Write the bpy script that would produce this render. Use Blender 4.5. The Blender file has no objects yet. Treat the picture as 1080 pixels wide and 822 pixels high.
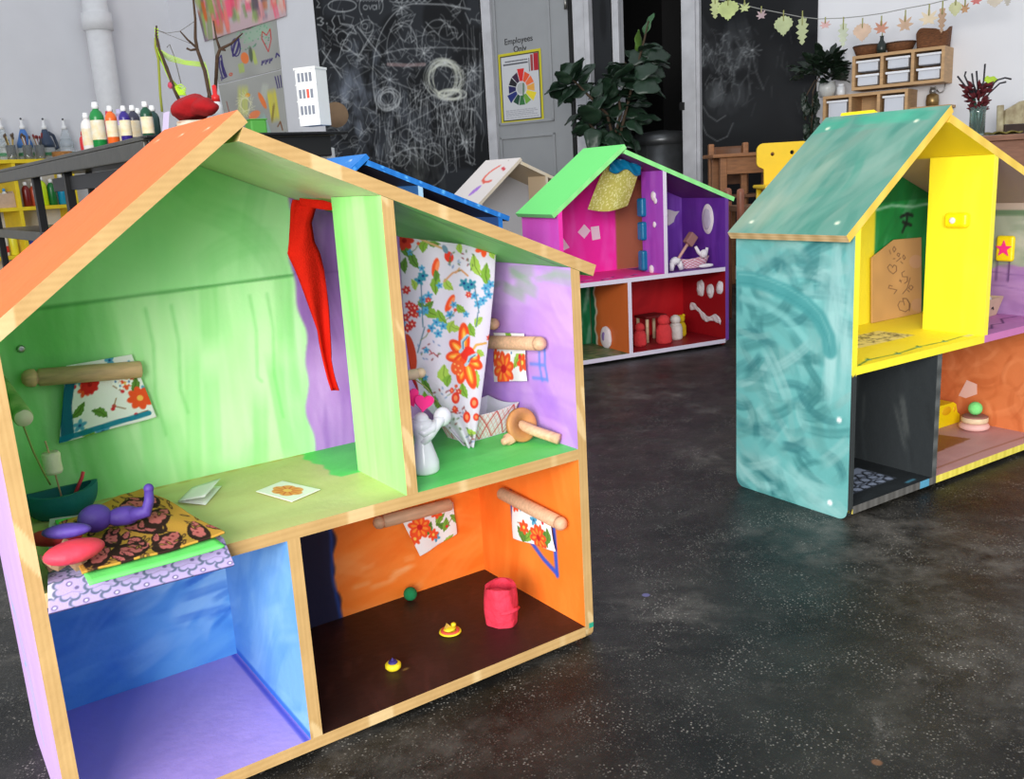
import bpy, bmesh, math, random
import numpy as np
from mathutils import Matrix, Vector
PI = math.pi
random.seed(7)
RNG = np.random.default_rng(7)
COL = bpy.context.scene.collection

# ------------------------------------------------------------------ camera solve (from the proportions of the houses)
FPX, PITCH, ROLL, CAMH = 966.7, math.radians(13.15), math.radians(-3.31), 0.833
_cp, _sp, _cr, _sr = math.cos(PITCH), math.sin(PITCH), math.cos(ROLL), math.sin(ROLL)
_r = np.array([1, 0, 0]); _u = np.array([0, _sp, _cp]); FW = np.array([0, _cp, -_sp])
RT = _cr*_r + _sr*_u; UP = -_sr*_r + _cr*_u
EYE = np.array([0, 0, CAMH])

def ray(px, py):
    return FW + RT*(px-540)/FPX - UP*(py-411)/FPX

def at(px, py, n, d):
    """world point seen at a pixel on the plane n.p = d"""
    r = ray(px, py); n = np.array(n, float)
    return EYE + r*((d - EYE@n)/(r@n))

def at_y(px, py, y): return at(px, py, (0, 1, 0), y)

# ------------------------------------------------------------------ colour
def lin(c):
    c = np.asarray(c, float)
    return np.where(c <= 0.04045, c/12.92, ((c+0.055)/1.055)**2.4)

def C3(*c):
    c = np.array(c, float)/255.0
    return tuple(lin(c))+(1.0,)

# ------------------------------------------------------------------ materials
MATS = {}
def mat(name, rgb=(200, 200, 200), rough=0.5, metal=0.0, noise=0.0, nscale=20, bump=0.0, bscale=60, stretch=None,
        alpha=None, trans=0.0, ior=1.45, spec=0.5, rgb2=None, emit=None, sub=0.0):
    if name in MATS: return MATS[name]
    m = bpy.data.materials.new(name); m.use_nodes = True; MATS[name] = m
    nt = m.node_tree; b = nt.nodes['Principled BSDF']; L = nt.links
    b.inputs['Base Color'].default_value = C3(*rgb)
    b.inputs['Roughness'].default_value = rough
    b.inputs['Metallic'].default_value = metal
    b.inputs['IOR'].default_value = ior
    b.inputs['Specular IOR Level'].default_value = spec
    b.inputs['Transmission Weight'].default_value = trans
    if alpha is not None: b.inputs['Alpha'].default_value = alpha
    tc = nt.nodes.new('ShaderNodeTexCoord'); mp = nt.nodes.new('ShaderNodeMapping')
    L.new(tc.outputs['Object'], mp.inputs['Vector'])
    if stretch: mp.inputs['Scale'].default_value = stretch
    n = nt.nodes.new('ShaderNodeTexNoise'); n.inputs['Scale'].default_value = nscale; n.inputs['Detail'].default_value = 5
    L.new(mp.outputs['Vector'], n.inputs['Vector'])
    c2 = rgb2 if rgb2 else tuple(max(0, v*(1-noise)) for v in rgb)
    r = nt.nodes.new('ShaderNodeValToRGB')
    r.color_ramp.elements[0].position = .3; r.color_ramp.elements[1].position = .7
    r.color_ramp.elements[0].color = C3(*c2); r.color_ramp.elements[1].color = C3(*rgb)
    L.new(n.outputs['Fac'], r.inputs['Fac']); L.new(r.outputs['Color'], b.inputs['Base Color'])
    if bump > 0:
        n2 = nt.nodes.new('ShaderNodeTexNoise'); n2.inputs['Scale'].default_value = bscale; n2.inputs['Detail'].default_value = 4
        L.new(mp.outputs['Vector'], n2.inputs['Vector'])
        bp = nt.nodes.new('ShaderNodeBump'); bp.inputs['Strength'].default_value = bump; bp.inputs['Distance'].default_value = .01
        L.new(n2.outputs['Fac'], bp.inputs['Height']); L.new(bp.outputs['Normal'], b.inputs['Normal'])
    if emit: 
        b.inputs['Emission Color'].default_value = C3(*rgb); b.inputs['Emission Strength'].default_value = emit
    return m

def attr_mat(name, rough=0.5, bump=0.15, bscale=90, stretch=None, spec=0.4):
    """painted, printed or drawn surfaces: pigment colour stored on the mesh"""
    if name in MATS: return MATS[name]
    m = bpy.data.materials.new(name); m.use_nodes = True; MATS[name] = m
    nt = m.node_tree; b = nt.nodes['Principled BSDF']; L = nt.links
    a = nt.nodes.new('ShaderNodeAttribute'); a.attribute_name = 'pigment'
    L.new(a.outputs['Color'], b.inputs['Base Color'])
    b.inputs['Roughness'].default_value = rough; b.inputs['Specular IOR Level'].default_value = spec
    if bump > 0:
        tc = nt.nodes.new('ShaderNodeTexCoord'); mp = nt.nodes.new('ShaderNodeMapping')
        L.new(tc.outputs['Object'], mp.inputs['Vector'])
        if stretch: mp.inputs['Scale'].default_value = stretch
        n2 = nt.nodes.new('ShaderNodeTexNoise'); n2.inputs['Scale'].default_value = bscale; n2.inputs['Detail'].default_value = 5
        L.new(mp.outputs['Vector'], n2.inputs['Vector'])
        bp = nt.nodes.new('ShaderNodeBump'); bp.inputs['Strength'].default_value = bump; bp.inputs['Distance'].default_value = .01
        L.new(n2.outputs['Fac'], bp.inputs['Height']); L.new(bp.outputs['Normal'], b.inputs['Normal'])
    return m

# ------------------------------------------------------------------ objects
def props(o, label=None, cat=None, group=None, kind=None):
    if label: o['label'] = label
    if cat: o['category'] = cat
    if group: o['group'] = group
    if kind: o['kind'] = kind
    return o

def thing(name, label, cat, loc=(0, 0, 0), rotz=0, group=None, rot=None):
    o = bpy.data.objects.new(name, None); COL.objects.link(o)
    o.empty_display_size = .05
    o.location = loc; o.rotation_euler = rot if rot else (0, 0, rotz)
    return props(o, label, cat, group)

def mk(name, geos, parent=None, loc=None, rot=None, label=None):
    """geos: list of (V, F, material[, smooth]) joined into ONE mesh object"""
    V, F, MI, S, mats = [], [], [], [], []
    for g in geos:
        v, f, m = g[0], g[1], g[2]; sm = g[3] if len(g) > 3 else False
        if m not in mats: mats.append(m)
        k = mats.index(m); b = len(V)
        V.extend([tuple(map(float, p)) for p in v]); F.extend([tuple(b+i for i in q) for q in f])
        MI.extend([k]*len(f)); S.extend([sm]*len(f))
    me = bpy.data.meshes.new(name); me.from_pydata(V, [], F)
    for m in mats: me.materials.append(m)
    me.polygons.foreach_set('material_index', MI); me.polygons.foreach_set('use_smooth', S)
    me.update()
    o = bpy.data.objects.new(name, me); COL.objects.link(o)
    if parent: o.parent = parent
    if loc is not None: o.location = loc
    if rot is not None: o.rotation_euler = rot
    if label: o['label'] = label
    return o

def solo(name, geos, label, cat, loc=(0, 0, 0), rotz=0, group=None, kind=None, rot=None):
    o = mk(name, geos, None, loc, rot if rot else (0, 0, rotz))
    return props(o, label, cat, group, kind)

def copy_tree(o, parent=None):
    c = o.copy(); COL.objects.link(c); c.parent = parent
    for ch in list(o.children): copy_tree(ch, c)
    return c

# ------------------------------------------------------------------ shapes
def xf(g, M):
    return ([tuple(M @ Vector(p)) for p in g[0]],)+tuple(g[1:])
def mv(g, x=0, y=0, z=0): return xf(g, Matrix.Translation((x, y, z)))
def rx(g, a): return xf(g, Matrix.Rotation(a, 4, 'X'))
def ry(g, a): return xf(g, Matrix.Rotation(a, 4, 'Y'))
def rz(g, a): return xf(g, Matrix.Rotation(a, 4, 'Z'))
def sc(g, x, y, z): return xf(g, Matrix.Diagonal((x, y, z, 1)))

def box(m, x0, x1, y0, y1, z0, z1, bev=0.0, seg=2):
    bm = bmesh.new(); bmesh.ops.create_cube(bm, size=1)
    for v in bm.verts:
        v.co = Vector((x0+(v.co.x+.5)*(x1-x0), y0+(v.co.y+.5)*(y1-y0), z0+(v.co.z+.5)*(z1-z0)))
    if bev > 0:
        bmesh.ops.bevel(bm, geom=list(bm.edges), offset=bev, segments=seg, affect='EDGES', profile=.5)
    bm.verts.index_update()
    V = [tuple(v.co) for v in bm.verts]; F = [tuple(v.index for v in f.verts) for f in bm.faces]; bm.free()
    return (V, F, m)

def lathe(m, prof, n=24, smooth=True, cap=True):
    V, F = [], []
    for r, z in prof:
        for i in range(n):
            a = 2*PI*i/n; V.append((r*math.cos(a), r*math.sin(a), z))
    for j in range(len(prof)-1):
        for i in range(n):
            k = (i+1) % n; F.append((j*n+i, j*n+k, (j+1)*n+k, (j+1)*n+i))
    if cap:
        if prof[0][0] > 1e-5: F.append(tuple(reversed(range(n))))
        if prof[-1][0] > 1e-5: F.append(tuple((len(prof)-1)*n+i for i in range(n)))
    return (V, F, m, smooth)

def tube(m, pts, r, n=8, smooth=True):
    P = [Vector(p) for p in pts]; N = len(P)
    R = r if hasattr(r, '__len__') else [r]*N
    V, F = [], []
    up = Vector((0, 0, 1)); prev = None
    for i in range(N):
        t = (P[min(i+1, N-1)]-P[max(i-1, 0)])
        if t.length < 1e-9: t = Vector((0, 0, 1))
        t.normalize()
        if prev is None:
            a = t.cross(up)
            if a.length < .05: a = t.cross(Vector((1, 0, 0)))
        else:
            a = prev - t*prev.dot(t)
            if a.length < 1e-4: a = t.cross(up)
        a.normalize(); b = t.cross(a); prev = a
        for k in range(n):
            q = 2*PI*k/n; V.append(tuple(P[i]+(a*math.cos(q)+b*math.sin(q))*R[i]))
    for i in range(N-1):
        for k in range(n):
            j = (k+1) % n; F.append((i*n+k, i*n+j, (i+1)*n+j, (i+1)*n+k))
    F.append(tuple(reversed(range(n)))); F.append(tuple((N-1)*n+k for k in range(n)))
    return (V, F, m, smooth)

def ball(m, c=(0, 0, 0), r=1.0, s=(1, 1, 1), nu=20, nv=12, wob=0.0, seed=0, fr=3.0):
    V, F = [], []
    rs = np.random.default_rng(seed); ph = rs.random((6, 4))*6.28
    def w(x, y, z):
        q = 0
        for k in range(6):
            q += math.sin(fr*(x*math.cos(ph[k, 0])+y*math.sin(ph[k, 0])+z*math.cos(ph[k, 1]))*(1+.3*k)+ph[k, 2])
        return q/6
    for j in range(nv+1):
        t = PI*j/nv
        for i in range(nu):
            a = 2*PI*i/nu
            x, y, z = math.sin(t)*math.cos(a), math.sin(t)*math.sin(a), math.cos(t)
            k = 1+wob*w(x, y, z) if wob else 1
            V.append((c[0]+r*s[0]*x*k, c[1]+r*s[1]*y*k, c[2]+r*s[2]*z*k))
    for j in range(nv):
        for i in range(nu):
            k = (i+1) % nu; F.append((j*nu+i, (j+1)*nu+i, (j+1)*nu+k, j*nu+k))
    return (V, F, m, True)

def prism(m, outline, depth, axis='y'):
    """outline (u,v) extruded along axis from 0 to depth; (u,v) are (x,z) for y, (y,z) for x, (x,y) for z"""
    n = len(outline)
    def p(u, v, d):
        return (u, d, v) if axis == 'y' else ((d, u, v) if axis == 'x' else (u, v, d))
    V = [p(u, v, 0) for u, v in outline]+[p(u, v, depth) for u, v in outline]
    F = [tuple(range(n)), tuple(reversed(range(n, 2*n)))]
    for i in range(n):
        k = (i+1) % n; F.append((i, n+i, n+k, k))
    return (V, F, m)

def grid(m, fn, nu, nv, thick=0.0, smooth=True):
    P = np.array([[fn(i/nu, j/nv) for i in range(nu+1)] for j in range(nv+1)], float)
    V = [tuple(p) for p in P.reshape(-1, 3)]; w = nu+1
    F = [(j*w+i, j*w+i+1, (j+1)*w+i+1, (j+1)*w+i) for j in range(nv) for i in range(nu)]
    if thick:
        du = np.gradient(P, axis=1); dv = np.gradient(P, axis=0); N = np.cross(du, dv)
        N /= np.linalg.norm(N, axis=2, keepdims=True)+1e-12
        b = len(V); V += [tuple(p) for p in (P-N*thick).reshape(-1, 3)]
        F += [(b+j*w+i, b+(j+1)*w+i, b+(j+1)*w+i+1, b+j*w+i+1) for j in range(nv) for i in range(nu)]
        for i in range(nu):
            F.append((i, b+i, b+i+1, i+1)); k = nv*w+i; F.append((k, k+1, b+k+1, b+k))
        for j in range(nv):
            k = j*w; F.append((k, k+w, b+k+w, b+k)); k = j*w+nu; F.append((k, b+k, b+k+w, k+w))
    return (V, F, m, smooth)

def bottle(body, cap, label=None, r=.03, h=.2, neck=.35, capr=.4, seg=20):
    """squeeze bottle: body, shoulder, neck, cap (list of geos for each part)"""
    b = [lathe(body, [(r*.9, 0), (r, r*.15), (r, h*.66), (r*.97, h*.70), (r*.75, h*.78), (r*.42, h*.83), (r*.4, h*.86)], seg)]
    c = [lathe(cap, [(r*capr*1.25, h*.85), (r*capr*1.25, h*.93), (r*capr*1.1, h*.945), (r*capr*1.05, h*.995), (r*capr*.9, h)], seg)]
    l = []
    if label: l = [lathe(label, [(r*1.012, h*.17), (r*1.012, h*.6)], seg, cap=False)]
    return b, c, l

# ------------------------------------------------------------------ painted pictures: numpy pigment maps stored on meshes
class Canvas:
    def __init__(s, u0, u1, v0, v1, res, base):
        s.u0, s.u1, s.v0, s.v1, s.res = u0, u1, v0, v1, res
        s.nx = max(2, int(round((u1-u0)/res))+1); s.ny = max(2, int(round((v1-v0)/res))+1)
        s.U = np.linspace(u0, u1, s.nx)[None, :]*np.ones((s.ny, 1)); s.V = np.linspace(v0, v1, s.ny)[:, None]*np.ones((1, s.nx))
        s.img = np.ones((s.ny, s.nx, 3))*np.array(base, float); s.mask = None
    def win(s, a, b, c, d):
        i0 = int(np.floor((a-s.u0)/(s.u1-s.u0)*(s.nx-1))); i1 = int(np.ceil((b-s.u0)/(s.u1-s.u0)*(s.nx-1)))+1
        j0 = int(np.floor((c-s.v0)/(s.v1-s.v0)*(s.ny-1))); j1 = int(np.ceil((d-s.v0)/(s.v1-s.v0)*(s.ny-1)))+1
        i0, i1, j0, j1 = max(0, i0), min(s.nx, i1), max(0, j0), min(s.ny, j1)
        return None if i0 >= i1 or j0 >= j1 else (slice(j0, j1), slice(i0, i1))
    def put(s, w, A, col):
        if s.mask is not None: A = A*s.mask[w]
        A = A[..., None]; s.img[w] = s.img[w]*(1-A)+np.array(col, float)*A
    def fill(s, f, col, alpha=1, soft=None):
        """f(U,V) > 0 inside"""
        q = f(s.U, s.V); e = soft or s.res
        A = np.clip(q/e+.5, 0, 1)*alpha
        s.put((slice(None), slice(None)), A, col); return s
    def region(s, f=None, soft=None):
        s.mask = None if f is None else np.clip(f(s.U, s.V)/(soft or s.res)+.5, 0, 1)
        return s
    def noise(s, su, sv, amp, col=None, seed=0, thr=None):
        r = np.random.default_rng(seed); gx = max(2, int((s.u1-s.u0)/su)+2); gy = max(2, int((s.v1-s.v0)/sv)+2)
        g = r.random((gy, gx)); X = (s.U-s.u0)/(s.u1-s.u0)*(gx-1.001); Y = (s.V-s.v0)/(s.v1-s.v0)*(gy-1.001)
        i, j = X.astype(int), Y.astype(int); fx, fy = X-i, Y-j; fx = fx*fx*(3-2*fx); fy = fy*fy*(3-2*fy)
        i1, j1 = np.minimum(i+1, gx-1), np.minimum(j+1, gy-1)
        n = g[j, i]*(1-fx)*(1-fy)+g[j, i1]*fx*(1-fy)+g[j1, i]*(1-fx)*fy+g[j1, i1]*fx*fy
        if thr is not None: n = np.clip((n-thr)/.15, 0, 1)
        if col is None:
            k = 1+amp*(n-.5)*2
            if s.mask is not None: k = 1+(k-1)*s.mask
            s.img *= k[..., None]
        else: s.put((slice(None), slice(None)), n*amp, col)
        return s
    def line(s, pts, w, col, alpha=1, soft=None, closed=False):
        if closed: pts = list(pts)+[pts[0]]
        e = soft or s.res*.8; xs = [p[0] for p in pts]; ys = [p[1] for p in pts]; m = w/2+e
        W = s.win(min(xs)-m, max(xs)+m, min(ys)-m, max(ys)+m)
        if W is None: return s
        U, V = s.U[W], s.V[W]; D = np.full(U.shape, 1e9)
        for (x0, y0), (x1, y1) in zip(pts[:-1], pts[1:]):
            dx, dy = x1-x0, y1-y0; L2 = dx*dx+dy*dy+1e-12
            t = np.clip(((U-x0)*dx+(V-y0)*dy)/L2, 0, 1); D = np.minimum(D, np.hypot(U-x0-t*dx, V-y0-t*dy))
        s.put(W, np.clip((w/2-D)/e+.5, 0, 1)*alpha, col); return s
    def poly(s, pts, col, alpha=1):
        xs = [p[0] for p in pts]; ys = [p[1] for p in pts]
        W = s.win(min(xs), max(xs), min(ys), max(ys))
        if W is None: return s
        U, V = s.U[W], s.V[W]; ins = np.zeros(U.shape, bool); n = len(pts)
        for i in range(n):
            x0, y0 = pts[i]; x1, y1 = pts[(i+1) % n]
            if y0 == y1: continue
            c = ((y0 > V) != (y1 > V)) & (U < (x1-x0)*(V-y0)/(y1-y0)+x0); ins ^= c
        s.put(W, ins*float(alpha), col); return s
    def disc(s, x, y, r, col, alpha=1, ry=None, ang=0, soft=None):
        ry = ry or r; m = max(r, ry)+s.res; W = s.win(x-m, x+m, y-m, y+m)
        if W is None: return s
        U, V = s.U[W]-x, s.V[W]-y; ca, sa = math.cos(ang), math.sin(ang)
        a = U*ca+V*sa; b = -U*sa+V*ca; q = (1-np.hypot(a/r, b/ry))*min(r, ry)
        s.put(W, np.clip(q/(soft or s.res)+.5, 0, 1)*alpha, col); return s
    def dab(s, x, y, L, w, ang, col, alpha=.6, streak=.5, seed=0, bend=0):
        m = max(L, w)/2+s.res+abs(bend)*L; W = s.win(x-m, x+m, y-m, y+m)
        if W is None: return s
        U, V = s.U[W]-x, s.V[W]-y; ca, sa = math.cos(ang), math.sin(ang)
        a = U*ca+V*sa; b = -U*sa+V*ca
        b = b-bend*a*a/L*2
        r = np.random.default_rng(seed); k = max(4, int(w/(s.res*1.6))); g = r.random(k+2)
        q = np.clip((b/w+.5)*k, 0, k); st = np.interp(q, np.arange(k+2), g)
        eL = np.clip((.5-np.abs(a)/L)*5, 0, 1); eW = np.clip((.5-np.abs(b)/w)*8, 0, 1)
        s.put(W, eL*eW*alpha*(1-streak*st), col); return s
    def brush(s, n, rect, cols, L, w, ang, jit=.3, alpha=.5, streak=.6, seed=1, bend=0):
        r = np.random.default_rng(seed)
        for k in range(n):
            c = np.array(cols[r.integers(len(cols))], float)
            s.dab(rect[0]+r.random()*(rect[1]-rect[0]), rect[2]+r.random()*(rect[3]-rect[2]), L*(.6+.8*r.random()), w*(.6+.8*r.random()),
                  ang+(r.random()-.5)*2*jit, c, alpha*(.5+.5*r.random()), streak, int(r.integers(1e6)), bend*(r.random()-.5)*2)
        return s
    def sample(s, u, v):
        X = np.clip((np.asarray(u)-s.u0)/(s.u1-s.u0), 0, 1)*(s.nx-1.001); Y = np.clip((np.asarray(v)-s.v0)/(s.v1-s.v0), 0, 1)*(s.ny-1.001)
        i, j = X.astype(int), Y.astype(int); fx, fy = (X-i)[..., None], (Y-j)[..., None]
        im = s.img
        return im[j, i]*(1-fx)*(1-fy)+im[j, i+1]*fx*(1-fy)+im[j+1, i]*(1-fx)*fy+im[j+1, i+1]*fx*fy

def fast_mesh(name, V, Q, RGB, m, smooth=False):
    me = bpy.data.meshes.new(name); nv, nf = len(V), len(Q)
    me.vertices.add(nv); me.vertices.foreach_set('co', np.asarray(V, np.float32).ravel())
    me.loops.add(nf*4); me.loops.foreach_set('vertex_index', np.asarray(Q, np.int32).ravel())
    me.polygons.add(nf); me.polygons.foreach_set('loop_start', np.arange(0, nf*4, 4, dtype=np.int32))
    me.polygons.foreach_set('loop_total', np.full(nf, 4, np.int32))
    me.polygons.foreach_set('use_smooth', np.full(nf, smooth, bool))
    me.update(calc_edges=True)
    a = me.color_attributes.new('pigment', 'FLOAT_COLOR', 'POINT')
    c = np.ones((nv, 4), np.float32); c[:, :3] = lin(np.clip(np.asarray(RGB)/255.0, 0, 1))
    a.data.foreach_set('color', c.ravel()); me.materials.append(m); me.validate()
    return me

def _q(nu, nv, b=0, flip=False):
    j, i = np.meshgrid(np.arange(nv), np.arange(nu), indexing='ij'); w = nu+1
    k = (j*w+i+b).ravel(); q = np.stack([k, k+1, k+w+1, k+w], 1)
    return q[:, ::-1] if flip else q

def gridbox(name, x0, x1, y0, y1, z0, z1, faces, res, m, warp=None, parent=None, default=(200, 200, 200), label=None):
    """board with a pigment function on each of its six faces; faces[key] = rgb or f(P)->rgb with P the final points"""
    V, Q, R = [], [], []; b = 0
    lim = [(x0, x1), (y0, y1), (z0, z1)]
    for key, ax, side, fl in (('-x', 0, 0, True), ('+x', 0, 1, False), ('-y', 1, 0, False), ('+y', 1, 1, True), ('-z', 2, 0, True), ('+z', 2, 1, False)):
        ua, va = [(1, 2), (0, 2), (0, 1)][ax]
        spec = faces.get(key, faces.get('edge', default)); fine = callable(spec)
        rr = res if fine else max(.05, res)
        nu = max(1, int(math.ceil((lim[ua][1]-lim[ua][0])/rr))); nv = max(1, int(math.ceil((lim[va][1]-lim[va][0])/rr)))
        if warp is not None: 
            nu = max(nu, 8); nv = max(nv, 8)
        u = np.linspace(*lim[ua], nu+1)[None, :]*np.ones((nv+1, 1)); v = np.linspace(*lim[va], nv+1)[:, None]*np.ones((1, nu+1))
        P = np.zeros(((nu+1)*(nv+1), 3)); P[:, ua] = u.ravel(); P[:, va] = v.ravel(); P[:, ax] = lim[ax][side]
        raw = P.copy()
        if warp is not None: P = warp(P)
        V.append(P); Q.append(_q(nu, nv, b, fl)); b += len(P)
        R.append(spec(P, raw) if callable(spec) else np.ones((len(P), 3))*np.array(spec, float))
    me = fast_mesh(name, np.concatenate(V), np.concatenate(Q), np.concatenate(R), m)
    o = bpy.data.objects.new(name, me); COL.objects.link(o)
    if parent: o.parent = parent
    if label: o['label'] = label
    return o

def sheet(name, cv, fn, m, nu=None, nv=None, thick=.001, parent=None, back=None, loc=None, rot=None, label=None, samp=None):
    """cloth or paper with a picture: fn(u,v arrays 0..1) -> (n,3) points; cv sampled over its own extents"""
    nu = nu or cv.nx-1; nv = nv or cv.ny-1
    u, v = np.meshgrid(np.linspace(0, 1, nu+1), np.linspace(0, 1, nv+1))
    P = np.asarray(fn(u, v)); P = P.reshape(nv+1, nu+1, 3)
    N = np.cross(np.gradient(P, axis=1), np.gradient(P, axis=0)); N /= np.linalg.norm(N, axis=2, keepdims=True)+1e-12
    uu, vv = samp(u, v) if samp else (cv.u0+u*(cv.u1-cv.u0), cv.v0+v*(cv.v1-cv.v0))
    col = cv.sample(uu, vv).reshape(-1, 3)
    A = P.reshape(-1, 3); B = (P-N*thick).reshape(-1, 3); n = len(A); w = nu+1
    Q = [_q(nu, nv), _q(nu, nv, n, True)]
    i = np.arange(nu); j = np.arange(nv)*w
    Q += [np.stack([i, i+n, i+n+1, i+1], 1), np.stack([nv*w+i, nv*w+i+1, nv*w+i+1+n, nv*w+i+n], 1),
          np.stack([j, j+w, j+w+n, j+n], 1), np.stack([j+nu, j+nu+n, j+nu+w+n, j+nu+w], 1)]
    cb = col if back is None else np.ones_like(col)*np.array(back, float)
    me = fast_mesh(name, np.concatenate([A, B]), np.concatenate(Q), np.concatenate([col, cb]), m, True)
    o = bpy.data.objects.new(name, me); COL.objects.link(o)
    if parent: o.parent = parent
    if loc is not None: o.location = loc
    if rot is not None: o.rotation_euler = rot
    if label: o['label'] = label
    return o
# ------------------------------------------------------------------ the dollhouse kit (all five are the same plywood kit)
T = 0.019
HW, HD, HDI, ZF, ZM, UD, LD, DD = 0.8765, 0.3479, 0.3324, 0.0122, 0.3668, 0.5226, 0.3284, 0.1703
RA, RB_, XP, ZP, RS, RLA, RLB = 0.638, 0.3857, 0.3314, 0.9332, 0.0092, 0.4506, 0.6229
_ul = np.array([-math.cos(RA), -math.sin(RA)]); _nl = np.array([math.sin(RA), -math.cos(RA)])
_ur = np.array([math.cos(RB_), -math.sin(RB_)]); _nr = np.array([-math.sin(RB_), -math.cos(RB_)])
_P = np.array([XP, ZP]); _IC = _P+T*_nl; _R = _IC+RS*_ul
def roof_r(x): q = _R+T*_nr; return q[1]-math.tan(RB_)*(x-q[0])
def roof_l(x): return _IC[1]+math.tan(RA)*(x-_IC[0])
def roof_under(x): return np.minimum(roof_r(x), roof_l(x))
ZL, ZR = float(roof_l(0)), float(roof_r(HW))

POSES = dict(A=(-.601, 1.0317, .5981), B=(.7667, 2.0114, .5651), C=(.2328, 3.8668, .4285),
             D=(-.1273, 5.5082, .666), E=(-.7353, 3.1051, .5735))
def hw(h, x, y, z):
    px, py, a = POSES[h]; c, s = math.cos(a), math.sin(a)
    return (px+c*x-s*y, py+s*x+c*y, z)
def yaw(h): return POSES[h][2]
_PL = {'back': (1, HDI), 'shelf': (2, ZM), 'floor': (2, ZF+T), 'right': (0, HW-T), 'left': (0, T), 'udl': (0, UD), 'ldl': (0, LD), 'front': (1, 0)}
def up(h, px, py, pl):
    """house coordinates of the point of a house surface seen at a pixel"""
    x, y, a = POSES[h]; c, s = math.cos(a), math.sin(a); ax, val = _PL[pl] if isinstance(pl, str) else pl
    o = np.array([c*(-x)+s*(-y), s*x-c*y, CAMH]); d = ray(px, py); d = np.array([c*d[0]+s*d[1], -s*d[0]+c*d[1], d[2]])
    return o+(val-o[ax])/d[ax]*d

PAINT = attr_mat('brushed_poster_paint_on_plywood', .5, .12, 45, (1, 1, 1), .35)
PRINT = attr_mat('printed_or_drawn_surface', .75, 0.0)
CLOTHP = attr_mat('printed_cotton', .9, .12, 420, None, .1)

def wood_fn(rgb, amp=18, seed=0, run='auto', splash=None):
    rgb = np.array(rgb, float)
    def f(P, raw):
        ext = raw.max(0)-raw.min(0); a = int(np.argmax(ext)); oth = [k for k in range(3) if k != a]
        g = np.sin(P[:, oth[0]]*900+P[:, oth[1]]*700+np.sin(P[:, a]*9+seed)*2.2)*.5+np.sin(P[:, a]*37+seed*3)*.25+np.sin(P[:, a]*91+seed)*.15
        c = rgb[None]+(g*amp)[:, None]*np.array([1, 1, .9])
        k = np.sin(P[:, a]*31+seed)+np.sin(P[:, a]*73+P[:, oth[0]]*200)*.7+np.sin(P[:, a]*13+2)*.6; k = np.clip((k-1.1)*2, 0, .45)[:, None]
        return c*(1-k)+np.array([236., 214, 168])*k
    return f

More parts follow.
